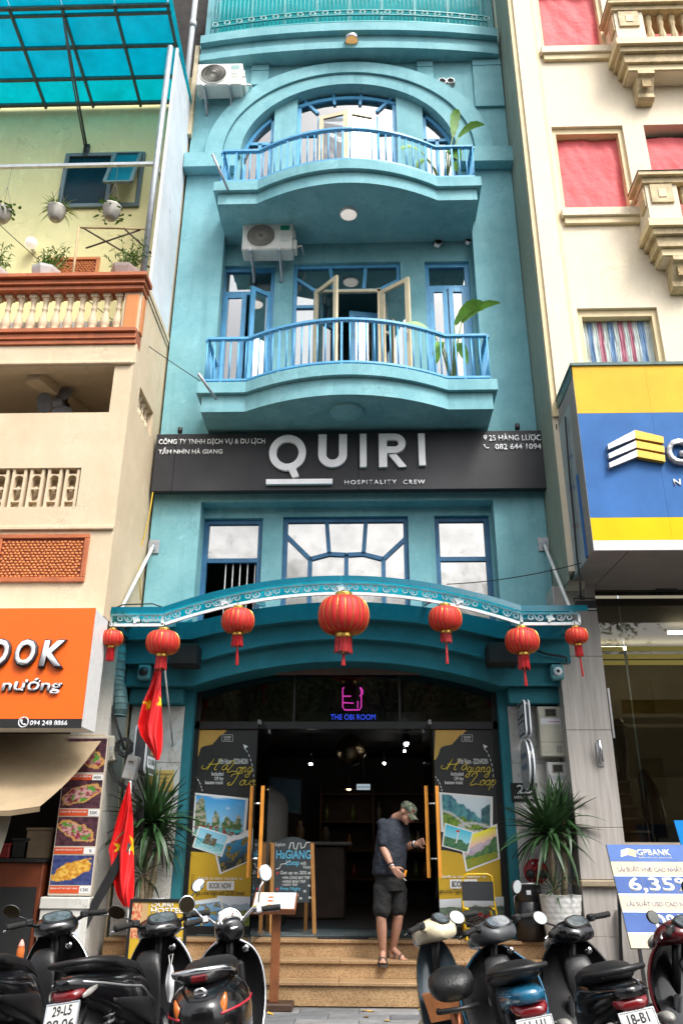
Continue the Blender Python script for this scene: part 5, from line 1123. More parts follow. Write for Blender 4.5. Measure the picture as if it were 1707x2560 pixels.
# side vent balusters
for i in range(4):
    y = lerp(sy0+.1, sy1-.1, i/3); o = put('baluster', bme, LB2); o.location = Vector((SX-.1, y, sz0_))-Vector(LB2.location); o.scale = (.8, .8, (sz1_-sz0_)/.64)
# window on the terrace wall
wb = [(-5.19, -3.8, 11.54, 12.74)]
q = MB(); a = wb[0]
for x in (a[0]+.03, a[1]-.03, -4.35): q.bx(x-.035, x+.035, 10.6, 10.655, a[2], a[3])
for z in (a[2]+.03, a[3]-.03): q.bx(a[0], a[1], 10.603, 10.653, z-.035, z+.035)
wi = q.build('terrace_window', mat('grey_aluminium', (.12, .17, .18), .4, .15, 6), LB2)
TEALG = mat('dark_tinted_glass', (.004, .03, .045), .12, .3, 2, spec=.12)
solid(wi, 'pane', TEALG, a[0]+.06, -4.38, 10.64, 10.65, a[2]+.06, a[3]-.06); 
P0 = Vector((-4.3, 10.58, a[3]-.05)); ex = Vector((.44, 0, 0)); dn = Vector((0, -.3, -.95))
q = MB()
for s, e in ((P0, P0+ex), (P0+dn, P0+dn+ex), (P0, P0+dn), (P0+ex, P0+dn+ex)): q.bar(s, e, .06, .04, (0, -1, .5))
q.build('top_hung_sash', MATS['grey_aluminium'], wi); MB().add([P0, P0+ex, P0+ex+dn, P0+dn], [(0, 1, 2, 3)]).build('sash_pane', mat('blue_tinted_glass', (.01, .12, .17), .1, .2, 2, spec=.4), wi)
q = MB()
for i in range(9): q.tube([(a[0]+.12+i*.085, 10.66, a[2]), (a[0]+.12+i*.085, 10.66, a[3])], .006, 5)
# blue terrace roof
tr_ = thing('terrace_roof', 'sloping blue plastic terrace roof on grey steel frames at the top left', 'roof', (-5.4, 9.8, 14))
FRM = mat('grey_green_steel', (.10, .12, .11), .5, .25, 10, .08, 50)
fy, by = 8.9, 10.62; fz, bz = 14.06, 13.86
px_ = [-3.13-i*.86 for i in range(6)]
zr = lambda y: lerp(fz, bz, (y-fy)/(by-fy))
for i in range(5): 
    for a, b in ((8.55, 9.55), (9.56, by)): MB().add([(px_[i+1]+.004, a, zr(a)+.06), (px_[i]-.004, a, zr(a)+.06), (px_[i]-.004, b, zr(b)+.06), (px_[i+1]+.004, b, zr(b)+.06)], [(0, 1, 2, 3)]).build('roof_sheet', SHEET, tr_)
MB().add([(-3.115, 8.5, zr(8.5)+.06), (-3.03, 8.5, zr(8.5)+.0), (-3.03, by, zr(by)-.1), (-3.115, by, zr(by)+.06)], [(0, 1, 2, 3)]).build('roof_sheet', SHEET2, tr_)
for x in px_: MB().bar((x, fy, zr(fy)), (x, by, zr(by)), .04, .07).build('rafter', FRM, tr_)
for y, w__ in ((fy, .06), (fy+.12, .04), (9.55, .05), (10.1, .05), (by-.05, .06)): MB().bar((-8, y, zr(y)+.02), (-3.1, y, zr(y)+.02), w__, .05).build('purlin', FRM, tr_)
for x in (-4.85,):
    q = MB().tube([(x, 9.0, 13.98), (x, 10.6, 12.9)], .02, 8); q.tube([(x, 9.05, 13.9), (x, 9.7, 13.35), (x, 10.62, 12.75)], .014, 6)
    for k in range(4):
        c = Vector((x, lerp(9.3, 10.4, k/3), lerp(13.7, 12.97, k/3))); q.tube([(x, c.y+.07*math.cos(t), c.z+.07*math.sin(t)) for t in [i*math.pi/5 for i in range(10)]], .008, 5, closed=True)
    q.build('truss_bracket', FRM, tr_); MB().bx(x-.05, x+.05, 10.6, 10.655, 12.68, 12.95).build('bracket_plate', DARKM, tr_)
# divider panel, pole, rail, dark recess with a drain pipe
dv = thing('divider_panel', 'tall white divider panel between the beige and teal buildings', 'panel', (SX, 10, 9))
DVM = mat('white_cement_board', (.62, .66, .70), .7, .14, 1.6, .1, 20)
for z0, z1 in ((8.86, 11.3), (11.304, 13.75)): MB().bx(SX-.01, SX+.0, 9.48, 10.58, z0, z1).build('board', DVM, dv)
MB().bx(SX-.03, SX+.012, 9.43, 9.48, 8.86, 13.78).build('edge_post', WHITE, dv)
po = thing('terrace_pole', 'grey terrace pole with a horizontal rail carrying the hanging pots', 'pole', (-3.13, 9.28, 8.84))
MB().tube([(-3.13, 9.28, 8.84), (-3.13, 9.28, 13.6)], .045, 14).build('upright', GALV, po); rz = PY(cL1(600, 1135), 9.3).z
MB().bx(-8, -3.16, 9.28, 9.33, rz-.025, rz+.025).build('rail', GALV, po)
MB().bar((-3.13, 9.3, rz), (-3.07, 10.0, rz-.3), .03, .03).build('brace', GALV, po)
dk = MB().bx(-3.9, XL-.05, 11.2, 11.4, 13.2, 18).build('gap_shade_backdrop', mat('gap_shade_dark', (.035, .03, .028), .9, .4, 6, .4, 20)); tag(dk, 'dark wall in the gap above the divider panel', 'wall')  # dark sheet stands in for the shade inside the gap
pp = thing('drain_pipe', 'grey plastic drain pipe running up the gap beside the teal building', 'pipe', (-2.98, 10.45, 12.2))
a_, b_ = PY(cL1(1345, 0), 10.5), PY(cL1(1292, 560), 10.5); MB().tube([(b_.x-.02, 10.5, b_.z-1.6), (a_.x, 10.5, a_.z+1.5)], .05, 14).build('pipe', mat('grey_pvc', (.40, .43, .45), .5, .15, 5), pp); MB().tube([(lerp(a_.x, b_.x, .3), 10.5, lerp(a_.z, b_.z, .28)), (lerp(a_.x, b_.x, .3), 10.5, lerp(a_.z, b_.z, .35))], .062, 14).build('coupling', MATS['grey_pvc'], pp)
c2 = PY(cL1(1345, 560), 10.52); tag(MB().bx(c2.x-.06, c2.x+.02, 10.5, 10.6, c2.z-1.3, c2.z+.9).build('service_duct', mat('aged_cream', (.52, .44, .3), .8, .3, 4, .3, 30)), 'cream cable trunking along the left edge of the teal building', 'trunking')
# hanging pots
POTG = mat('grey_plastic_pot', (.40, .38, .34), .6, .25, 6, .15, 30); LF = mat('fresh_leaf', (.10, .24, .03), .5, .4, 12); LF2 = mat('striped_leaf', (.26, .36, .09), .5, .35, 10)
def strand(q, a, v, L, wd, droop, n=6):
    a = Vector(a); v = Vector(v).normalized(); sd_ = v.cross(Vector((0, 0, 1))); sd_ = sd_.normalized() if sd_.length > .01 else Vector((1, 0, 0)); secs = []
    for i in range(n+1):
        t = i/n; p = a+v*L*t-Vector((0, 0, droop*L*t*t)); ww = wd*(1-t)**.7*min(1, .4+3*t); secs.append([p-sd_*ww, p+Vector((0, 0, ww*.3)), p+sd_*ww])
    q.loft(secs, False, False)
def hanging_pot(label, c, kind, zrail):
    root = thing('hanging_pot', label, 'potted plant', (c.x, c.y, c.z), group='flower pots hung from the terrace rail')
    pr = [(0, -.13), (.06, -.13), (.085, -.10), (.12, -.02), (.135, .08), (.14, .1), (.125, .1), (.12, .05), (0, .05)]
    n = 24; mb = MB(); vs = []; m = len(pr)
    for k in range(n):
        a = 2*math.pi*k/n; f_ = 1+.035*math.cos(8*a)
        for r_, z in pr: vs.append((r_*f_*math.cos(a), r_*f_*math.sin(a), z))
    mb.add(vs, [(k*m+i, ((k+1) % n)*m+i, ((k+1) % n)*m+i+1, k*m+i+1) for k in range(n) for i in range(m-1)], True); mb.build('pot', POTG, root, False)
    q = MB()
    if kind == 0:
        for i in range(80): a = random.uniform(0, 6.28); strand(q, (.05*math.cos(a), .05*math.sin(a), .07), (math.cos(a), math.sin(a), random.uniform(.5, 2.2)), random.uniform(.22, .42), .010, random.uniform(.4, 1.1))
    else:
        for i in range(60):
            a = random.uniform(0, 6.28); r_ = random.uniform(.03, .2 if i % 3 else .3); p = Vector((r_*math.cos(a), r_*math.sin(a), .1+random.uniform(-.08, .12)-(.1 if r_ > .17 else 0))); strand(q, p, (random.uniform(-1, 1), random.uniform(-1, .3), random.uniform(-.6, .6)), random.uniform(.06, .11), .03, .4, 4)
    q.build('foliage', LF2 if kind == 0 else LF, root, False)
    for s in (-1, 0, 1): MB().tube([(.12*math.cos(s*2.1), .12*math.sin(s*2.1), .09), (0, 0, .55), (0, 0, zrail-c.z)], .003, 4).build('wire', DARKM, root, False)
zt = rz-.02
hanging_pot('spider plant in a grey pot hanging left of the terrace window', PY(cL1(388, 1470), 9.3), 0, zt); hanging_pot('broad leaved creeper in a grey pot hanging under the open window', PY(cL1(767, 1460), 9.3), 1, zt); hanging_pot('creeper in a grey pot hanging at the left edge of the picture', PY(cL1(15, 1480), 9.3), 1, zt)
# planters on the balustrade
def shrub(label, c, hex_, m):
    root = thing('planter', label, 'potted plant', c)
    pr = [(0, 0), (.13, 0), (.2, .16), (.21, .2), (.19, .2), (.18, .15), (0, .15)]
    MB().lathe(pr, n=6 if hex_ else 8, smooth=False).build('pot', m, root, False)
    st = MB(); q = MB()
    for i in range(34):
        a = random.uniform(0, 6.28); r_ = random.uniform(.02, .12); t = Vector((random.uniform(-.32, .32), random.uniform(-.2, .2), random.uniform(.35, .7))); b = Vector((r_*math.cos(a), r_*math.sin(a), .15)); st.tube([b, b.lerp(t, .6)+Vector((0, 0, .05)), t], [.006, .004, .002], 4)
        for k in range(9):
            p = b.lerp(t, random.uniform(.3, 1)); strand(q, p, (random.uniform(-1, 1), random.uniform(-1, 1), random.uniform(-.1, .9)), random.uniform(.05, .1), .011, .4, 3)
    st.build('stems', STEMB, root, False); q.build('foliage', LF, root, False)
p = PY(cL2(1085, 670), 9.23); shrub('oleander in a pinkish hexagonal planter on the balustrade corner', (p.x, 9.23, 8.845), True, mat('pink_grey_pot', (.42, .33, .30), .6, .15, 5)); p = PY(cL2(395, 680), 9.23); shrub('leafy shrub in a white planter on the balustrade before the relief', (p.x, 9.23, 8.845), False, mat('white_pot', (.62, .62, .6), .5, .1, 5)); p = PY(cL2(-60, 680), 9.23); shrub('shrub in a planter at the left end of the balustrade', (p.x, 9.23, 8.845), False, MATS['white_pot'])
bf = thing('bamboo_frame', 'bamboo pole frame with crossed brown sticks on the terrace', 'frame', (-3.8, 9.5, 8.84)); BAM = mat('bamboo', (.50, .33, .18), .6, .25, 8); STK = mat('brown_stick', (.07, .04, .025), .7, .3, 10)
b3 = lambda x, y, Y=9.5: PY(cL2(x, y), Y)
MB().tube([(b3(640, 680).x, 9.5, 8.84), b3(690, 235)], .02, 8).build('pole', BAM, bf); MB().tube([b3(680, 240), b3(1320, 255)], .013, 8).build('pole', BAM, bf)
for a, b in (((720, 240), (1310, 590)), ((750, 420), (1225, 260)), ((1080, 245), (1325, 470))): MB().tube([b3(*a), b3(*b, 9.52)], .013, 6).build('stick', STK, bf)
c = PY(cL2(275, 375), 10.5); wlmp = thing('globe_lamp', 'white globe lamp on the pale yellow terrace wall', 'lamp', (c.x, 10.5, c.z)); MB().sphere((0, 0, 0), .1, 18).build('globe', LAMPW, wlmp, False); MB().tube([(0, .05, -.06), (0, .16, -.06)], .03, 8).build('arm', WHITE, wlmp, False)
# loggia fan
c = PY(cL3(540, 485), 9.75); fn = thing('bladed_fan', 'old grey three bladed fan hanging in the loggia', 'fan', (c.x, 9.75, c.z)); FG = mat('fan_grey', (.12, .12, .13), .45, .25, 8)
MB().lathe([(0, .05), (.07, .05), (.09, 0), (.09, -.1), (0, -.12)], (0, 0, 0), 18, Matrix.Rotation(math.pi/2, 3, 'X')).build('hub', FG, fn, False)
for k in range(3):
    a = R(60+120*k); sec = []
    for i in range(8):
        t = i/7; r_ = .08+.2*t; ww = .035+.10*math.sin(math.pi*min(1, .15+.7*t)); cc_ = Vector((r_*math.cos(a), -.03, r_*math.sin(a))); tn = Vector((-math.sin(a), .35, math.cos(a))); sec.append([cc_-tn*ww, cc_, cc_+tn*ww*(1-.6*(t > .95))])
    MB().loft(sec, False, False).build('blade', FG, fn, False)
MB().bx(-.05, .05, .1, .3, .05, .4).build('motor_bracket', DARKM, fn, False); MB().tube([(0, .2, .3), (0, .2, 7.5-c.z)], .03, 8).build('drop_rod', DARKM, fn, False)
# ---------------------------------------------------------------- orange shop sign, awning, menu board, shop
OY = 8.85; so = thing('shop_sign', 'bright orange sandwich shop sign with white lettering and a phone number', 'signboard', (-4.5, OY, 2.7)); ORA = mat('orange_vinyl', (.84, .13, .006), .45, .06, 1.5)
oz0, oz1 = PY(cL4(675, 1110), OY).z, PY(cL4(785, 130), OY).z; ozs = PY(cL4(675, 1035), OY).z; ox = SX+.0
MB().bx(-7, ox, OY, OY+.02, ozs, oz1).build('face', ORA, so); MB().bx(-7, ox, OY, OY+.02, oz0, ozs-.001).build('black_strip', BLKP, so); MB().bx(-7, ox-.005, OY+.021, OY+.5, oz0+.02, oz1-.01).build('box', WHITE, so)
SLW = mat('sign_white', (.78, .79, .82), .4); SLD = mat('letter_outline', (.03, .02, .03), .5)  # dark one is the outline and sides of the sign letters
def ol(s, x0, y0, x1, y1, d, bold, m=SLW, sh=0.):
    a = PY(cL4(x0, y1), OY); b = PY(cL4(x1, y0), OY); lettering(so, s, (a.x, OY-d, a.z), (1, 0, 0), (0, 0, 1), b.x-a.x, b.z-a.z, m, d if d else .004, bold, sh)
for s, x0, y0, x1, y1 in (('O', -95, 385, 115, 607), ('O', 125, 388, 330, 607), ('K', 332, 395, 555, 612)):
    a = PY(cL4(x0, y1), OY); b = PY(cL4(x1, y0), OY); W__ = b.x-a.x; H__ = b.z-a.z
    lettering(so, s, (a.x-.01, OY, a.z-.02), (1, 0, 0), (0, 0, 1), W__+.015, H__+.02, SLD, .045, .075, .12); lettering(so, s, (a.x+.0, OY-.048, a.z+.0), (1, 0, 0), (0, 0, 1), W__-.015, H__-.015, SLW, .006, .065, .12)
a = PY(cL4(-300, 838), OY); b = PY(cL4(520, 708), OY)
lettering(so, 'thịt nướng', (a.x+.008, OY, a.z-.008), (1, 0, 0), (0, 0, 1), b.x-a.x, b.z-a.z, SLD, .02, .05, .1); lettering(so, 'thịt nướng', (a.x, OY-.022, a.z), (1, 0, 0), (0, 0, 1), b.x-a.x, b.z-a.z, SLW, .005, .035, .1)
a = PY(cL4(245, 1090), OY); b = PY(cL4(555, 1050), OY); lettering(so, '094 248 8866', (a.x, OY, a.z), (1, 0, 0), (0, 0, 1), b.x-a.x, b.z-a.z, SLW, .003, .03)
c = PY(cL4(194, 1062), OY-.004); MB().tube([(c.x+.052*math.cos(t), OY-.004, c.z+.052*math.sin(t)) for t in [k*math.pi/12 for k in range(24)]], .006, 5, closed=True).build('phone_mark', SLW, so); MB().tube([(c.x-.025, OY-.006, c.z+.022), (c.x-.02, OY-.006, c.z-.008), (c.x+.005, OY-.006, c.z-.026), (c.x+.026, OY-.006, c.z-.026)], [.012, .007, .007, .012], 6).build('phone_mark', SLW, so)
aw = thing('awning', 'beige canvas awning sloping out under the orange sign', 'awning', (-4.5, 9.2, 2.6)); AWM = mat('beige_canvas', (.36, .27, .165), .85, .15, 3, .25, 14)
brk, frk = PX(cL4(872, 1158), -3.1), PX(cL4(330, 1750), -3.35); n = 10; secs = []
for i in range(n+1):
    t = i/n; row = []
    for j in range(13):
        s = j/12; x = lerp(lerp(-3.1, -3.35, t), -7.2, s); y = lerp(brk.y, frk.y, t); z = lerp(brk.z, frk.z, t)-.10*math.sin(math.pi*t)*(.7+.3*math.sin(s*9))-.05*math.sin(math.pi*min(1, s*4))*t; row.append((x, y, z))
    secs.append(row)
MB().loft(secs, False, False).build('canvas', AWM, aw)
MB().loft([[(x, y, z-.004) for x, y, z in secs[-1]], [(x, y+.01+.02*math.sin(i*2), z-.05) for i, (x, y, z) in enumerate(secs[-1])]], False, False).build('hem', AWM, aw)
q = MB(); rows = []
for i in range(6): rows.append([(lerp(-3.72-.02*i, -7, j/12), 9.0+.04*math.sin(j*1.9+i*.5), lerp(1.85, 1.42, i/5)+.05*math.sin(j*1.3)*(i/5)-.1*(j == 0)*(i/5)) for j in range(13)])
q.loft(rows, False, False); tag(q.build('canvas_drape', mat('grey_canvas', (.22, .20, .15), .9, .3, 5, .3, 14)), 'grey canvas flap hanging below the beige awning', 'canvas')
YB = 9.85; mbx = thing('menu_board', 'tall lit menu board of sandwich photos with prices', 'menu board', (-3.3, YB, 1.0))
def m3(x, y, k=0.): p = PY(cML(x, y), YB-.06-k); return Vector((p.x, YB-.06-k, p.z))
mz0 = m3(880, 1118).z; mz1 = PY(cL4(700, 1180), YB).z; mx0, mx1 = m3(540, 600).x-.005, m3(925, 600).x
MB().bx(mx0-.012, mx1+.012, YB-.055, YB+.02, mz0, mz1, .004).build('light_box', mat('board_cream', (.5, .44, .36), .5), mbx)
def food(kind):
    def f(u, v):
        c = mixc((.02, .03, .12), (.05, .07, .2), .5+fbm(u, v, 8)) if kind == 3 else mixc((.03, .012, .02), (.10, .035, .05), .5+fbm(u, v, 8))
        r = math.hypot((u-.5-.1*fbm(u, v, 3, kind))/.5, (v-.5-(.45 if kind % 2 else -.4)*(u-.5))/.30)+.25*fbm(u, v, 5, kind*2.)
        if r < 1:
            g = fbm(u, v, 10, kind*3.3)
            if kind == 3: c = mixc((.45, .17, .01), (.7, .45, .08), .5+g*1.2)
            else: c = mixc((.20, .012, .03), (.50, .30, .28), .45+g*1.7); c = (.07, .25, .03) if fbm(u, v, 6, kind) > .22 else c
            if r > .82 and kind != 3: c = (.5, .27, .08)
        return c
    return f
ORB = mat('menu_orange', (.55, .07, .015), .5)
rows = [(-250, -75, -52, -0, 'CHICKEN', '40K', 0), (0, 272, 283, 345, 'BÁNH MỲ PATE XÁ XÍU', '30K', 1), (355, 635, 650, 712, 'BÁNH MỲ PATE XÚC XÍCH ĐỎ', 'K', 2), (725, 1012, 1022, 1092, 'BÁNH MỲ BƠ MẬT ONG', '15K', 3)]
for y0, y1, t0, t1, s, pr_, k in rows:
    za, zb, zc_, zd_ = m3(700, y1).z, m3(700, y0).z, m3(700, t1).z, m3(700, t0).z
    if k == 0: zb = mz1-.03
    picture(mbx, 'food_print', [(mx0, YB-.057, za), (mx1, YB-.057, za), (mx1, YB-.057, zb), (mx0, YB-.057, zb)], food(k), 44, 34)
    xs_ = lerp(mx0, mx1, .72); MB().bx(mx0, xs_, YB-.0585, YB-.0555, zc_, zd_).build('caption_band', ORB, mbx); MB().bx(xs_+.004, mx1, YB-.0585, YB-.0555, zc_, zd_).build('price_box', PWH, mbx)
    lettering(mbx, s, (mx0+.015, YB-.0592, lerp(zc_, zd_, .5)), (1, 0, 0), (0, 0, 1), xs_-mx0-.03, (zd_-zc_)*.34, PWH, 0, .03); lettering(mbx, pr_, (xs_+.02 if len(pr_) > 1 else xs_+.07, YB-.0592, lerp(zc_, zd_, .25)), (1, 0, 0), (0, 0, 1), (mx1-xs_-.035) if len(pr_) > 1 else .03, (zd_-zc_)*.5, PINK, 0, .02)
# ground-floor pillar and shop interior
PLW = wall_mat('grimy_white_paint', (.56, .55, .51), (.26, .23, .18), .55, cloudy=(.48, .47, .43))
q = MB().bx(mx0-.02, SX-.02, YB+.03, 10.6, 0, 4.0); q.bx(mx0-.05, mx1+.02, YB-.12, YB+.03, 0, mz0-.13, .01); q.bx(mx0-.06, mx1+.03, YB-.14, YB+.03, mz0-.13, mz0-.01, .012); q.build('ground_pillar', PLW, LB2)
MB().bx(mx0+.03, mx1-.05, YB-.13, YB-.121, .5, mz0-.2).build('pillar_panel', mat('pale_notice', (.60, .63, .66), .6, .1, 6), LB2)
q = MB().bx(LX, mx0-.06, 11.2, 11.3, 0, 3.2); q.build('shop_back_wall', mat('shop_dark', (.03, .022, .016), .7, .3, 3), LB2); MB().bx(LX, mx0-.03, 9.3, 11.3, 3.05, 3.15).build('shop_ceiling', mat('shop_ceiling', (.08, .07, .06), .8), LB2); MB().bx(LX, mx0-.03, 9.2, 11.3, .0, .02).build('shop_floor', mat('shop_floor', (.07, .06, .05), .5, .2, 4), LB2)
sc_ = thing('shop_counter', 'dark orange serving counter inside the sandwich shop', 'counter', (-4.4, 9.9, .02)); MB().bx(-6.5, mx0-.1, 9.8, 10.3, .02, 1.35, .01).build('front', mat('counter_orange', (.16, .035, .01), .5, .3, 4), sc_); MB().bx(-6.5, mx0-.08, 9.76, 10.34, 1.352, 1.39).build('worktop', BLKP, sc_); MB().bx(-4.05, mx0-.14, 9.78, 9.798, .15, 1.1).build('recess_panel', BLKP, sc_)
for lb, nm, x0, x1, z1_, m in (('tall wooden bread box on the sandwich shop counter', 'bread_box', 245, 535, 460, (.22, .16, .10)), ('black container on the sandwich shop counter', 'container', 125, 305, 560, (.02, .02, .02)), ('red carton on the sandwich shop counter', 'carton', -60, 120, 610, (.30, .03, .03))):
    a = PY(cML(x0, 735), 10.0); b = PY(cML(x1, z1_), 10.0); r_ = thing(nm, lb, 'box', ((a.x+b.x)/2, 10.0, 1.39)); mm = mat('m_'+nm, m, .6, .2, 6)
    MB().bx(a.x, b.x, 9.95, 10.2, 1.391, b.z-.03, .008).build('body', mm, r_); MB().bx(a.x-.01, b.x+.01, 9.94, 10.21, b.z-.03, b.z, .004).build('lid', mm, r_)
sb = thing('sauce_bottle', 'orange sauce bottle on a low table at the far left', 'bottle', (0, 0, 0)); c = PY(cML(185, 1780), 8.2); sb.location = (c.x, 8.2, c.z); MB().lathe([(0, 0), (.032, 0), (.034, .12), (.028, .14), (.03, .15)], n=14).build('body', mat('sauce_orange', (.5, .14, .03), .4), sb, False); MB().lathe([(.028, .15), (.024, .165), (.008, .2), (0, .2)], n=12).build('nozzle', mat('sauce_cap', (.6, .3, .25), .4), sb, False)
tb = thing('low_table', 'low wooden table with a folding top at the far left', 'table', (c.x, 8.3, 0)); MB().bx(c.x-.3, c.x+.25, 8.05, 8.5, c.z-.04, c.z-.001, .006).build('table_top', WOODL, tb)
for i in (-.26, .2):
    for j in (8.09, 8.45): MB().bx(c.x+i-.015, c.x+i+.015, j-.015, j+.015, .0, c.z-.041).build('leg', DARKM, tb)
# ================================================================ right neighbour
CRM = wall_mat('cream_paint', (.82, .71, .52), (.5, .42, .3), .18, cloudy=(.72, .63, .50)); CRY = mat('yellow_cream_trim', (.72, .58, .34), .65, .12, 4, .12, 40); CRT = mat('weathered_trim', (.56, .44, .25), .7, .3, 6, .25, 40)
GRS = wall_mat('grey_green_render', (.27, .31, .25), (.12, .13, .1), .55, cloudy=(.22, .26, .21), bump=.5)
YR = 9.75; RX0 = 2.52; RX1 = 8.5
RB = thing('cream_building', 'cream neighbour with red covered windows and heavy balconies at the right', 'building', (5.5, YR, 0))
r3 = lambda x, y, Y=YR: PY(cR1(x, y), Y)
r4 = lambda x, y, Y=YR: PY(cR2(x, y), Y)
wA = (r3(548, 985).x, r3(1095, 965).x, r3(650, 1640).z, r3(820, 975).z); wA = (wA[0]+.0, wA[1], wA[2], wA[3])
wB = (wA[0], wA[1], r3(485, 395).z, r3(485, 395).z+1.75); wC = (r4(440, 360).x, r4(985, 350).x, 7.2, r4(700, 354).z)
wd2 = wA[1]+.33
wl = MB(); holed(wl, RX0, RX1, 4.72, 18, YR, YR+.25, [wA, wB, wC, (wd2, wd2+1.0, 10.2, wA[3]), (wd2, wd2+1.0, 14.0, 16)])
wl.bx(RX0+.001, RX0+.25, YR+.25, 19, 4.6, 18)
wl.build('wall', CRM, RB)
MB().bx(RX0-.012, RX0-.001, YR+.005, Y0-.002, 4.6, 17).build('side_render', GRS, RB)
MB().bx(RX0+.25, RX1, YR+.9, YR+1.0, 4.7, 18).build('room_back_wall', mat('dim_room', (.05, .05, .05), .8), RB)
for x0, x1, p in ((RX0, RX0+.07, .04), (RX0+.072, RX0+.36, .075), (RX0+.361, RX0+.43, .03)): MB().bx(x0, x1, YR-p, YR-.002, 6.9, 18).build('pilaster_strip', CRM if p > .05 else CRY, RB)
REDT = mat('red_tarpaulin', (.70, .14, .15), .6, .12, 4, .6, 14, spec=.15)
def tarp(x0, x1, z0, z1, Y, m, nm='tarpaulin'):
    n, k = 34, 34; vs = []
    for j in range(k+1):
        for i in range(n+1): u, v = i/n, j/k; vs.append((lerp(x0, x1, u), Y+.018*fbm(u*1.5+v, v*.8, 3, x0+z0)+.012*math.sin(9*(u-v*.6)+2*fbm(u, v, 2)), lerp(z0, z1, v)))
    q = MB(); q.add(vs, [(j*(n+1)+i, j*(n+1)+i+1, (j+1)*(n+1)+i+1, (j+1)*(n+1)+i) for j in range(k) for i in range(n)], True); return q.build(nm, m, RB)
def surround(b, par=RB):
    x0, x1, z0, z1 = b; q = MB()
    for a in ((x0, x0+.07, z0, z1), (x1-.07, x1, z0, z1)): q.bx(a[0], a[1], YR+.05, YR+.2, a[2], a[3])
    q.bx(x0+.07, x1-.07, YR+.05, YR+.2, z1-.11, z1); q.build('window_surround', CRY, par)
def sill(b, par=RB, x1=None):
    x0 = b[0]-.03; x1 = (b[1] if x1 is None else x1)+.08
    MB().bx(x0, x1, YR-.1, YR-.001, b[2]-.15, b[2]-.0, .006).build('sill', CRM, RB); MB().bx(x0+.04, x1-.04, YR-.06, YR-.001, b[2]-.27, b[2]-.151, .006).build('sill_moulding', CRY, RB)
for b in (wA, wB, wC): surround(b)
for b in (wA, wB): tarp(b[0]+.07, b[1]-.07, b[2], b[3]-.12, YR+.17, REDT); sill(b)
tarp(wd2, wd2+1, 10.2, wA[3]-.1, YR+.17, REDT); tarp(wd2, wd2+1, 14, 16, YR+.17, REDT)
# striped cover
STM = [mat('stripe_%s' % n, c, .6, .15, 6, .4, 12) for n, c in (('white', (.60, .66, .64)), ('blue', (.20, .33, .52)), ('pink', (.52, .20, .27)))]
xa, xb = wC[0]+.07, wC[1]-.07; seq = [0, 1, 0, 2, 0, 1, 0, 2, 0, 2, 0, 1, 0]; cut = [0, .09, .16, .24, .31, .38, .46, .53, .61, .68, .74, .82, .91, 1]
for i, k in enumerate(seq): tarp(lerp(xa, xb, cut[i]), lerp(xa, xb, cut[i+1]), wC[2], wC[3]-.12, YR+.17, STM[k], 'striped_cover')
# balconies
bal = MB().lathe([(.07, 0), (.07, .04), (.055, .06), (.06, .16), (.035, .28), (.055, .36), (.04, .38), (.06, .42), (.06, .46)], n=8, smooth=False).mesh('baluster', CRT)
def rbalcony(dz):
    fr_ = PX(cR1(1220, 1310), 4.02); x0 = 4.02
    bk_ = PX(cR1(1145, 1540), x0)
    X = x0; Yf = fr_.y+.02; zt = fr_.z+dz; zf_ = lambda y: PY(cR1(1400, y), Yf+.05).z+dz
    z1 = zf_(1365); z2 = zf_(1405); zp0 = zf_(1690); zb1 = zf_(1745); zb2 = zf_(1790); zb3 = zf_(1865); z_so = zf_(1885)
    B_ = MB()
    B_.bx(X, RX1, Yf, YR-.002, z1, zt-.012); B_.build('balcony_cap', CRT, RB)
    MB().bx(X-.01, RX1, Yf-.012, YR-.002, zt-.011, zt, .003).build('cap_flashing', mat('dark_slate', (.05, .045, .04), .8, .3, 6), RB)
    MB().bx(X+.06, RX1, Yf+.06, YR-.002, z2, z1-.001).build('cap_moulding', CRT, RB)
    MB().bx(X+.1, X+.56, Yf+.1, Yf+.35, zp0, z2-.001).build('balcony_pier', CRM, RB); MB().bx(X+.1, X+.3, Yf+.35, YR-.002, zp0, z2-.001).build('balcony_side', CRM, RB)
    MB().bx(X+.06+.1, X+.48, Yf+.07, Yf+.099, zp0+.33, z2-.02).build('pier_plaque', CRT, RB); MB().bx(X+.27, X+.38, Yf+.06, Yf+.069, zp0+.42, z2-.12).build('plaque_inset', CRY, RB)
    MB().bx(X+.07, X+.099, Yf+.12, Yf+.33, zp0+.3, z2-.03).build('pier_plaque', CRT, RB)
    for i in range(12): o = put('baluster', bal, RB); o.location = Vector((X+.68+i*.19, Yf+.2, zp0))-Vector(RB.location); o.scale = (1, 1, (z2-zp0)/.46)
    MB().bx(X+.04, RX1, Yf+.03, YR-.002, zb1, zp0-.001).build('balcony_base', CRY, RB); MB().bx(X+.1, RX1, Yf+.09, YR-.002, zb2, zb1-.001).build('balcony_base', CRT, RB); MB().bx(X+.16, RX1, Yf+.15, YR-.002, zb3, zb2-.001).build('balcony_base', CRT, RB)
    MB().bx(X+.22, RX1, Yf+.2, YR-.002, zb3-.12, zb3-.001).build('balcony_base', CRY, RB); MB().bx(X+.25, RX1, Yf+.23, YR-.002, zb3-.13, zb3-.121).build('balcony_soffit', CRM, RB)
    q = MB(); z = zb3-.131; sx_ = X+.36
    pr = [(YR-.002, z), (YR-.32, z), (YR-.33, z-.08), (YR-.27, z-.1), (YR-.22, z-.2), (YR-.16, z-.33), (YR-.17, z-.42), (YR-.12, z-.45), (YR-.002, z-.45)]
    q.prism(pr, YZ, sx_, sx_+.26); q.build('corbel', CRT, RB); MB().bx(sx_+.06, sx_+.2, YR-.27, YR-.25, z-.3, z-.14).build('corbel_carving', mat('carved_trim', (.46, .34, .17), .8, .3, 30, .8, 60), RB)
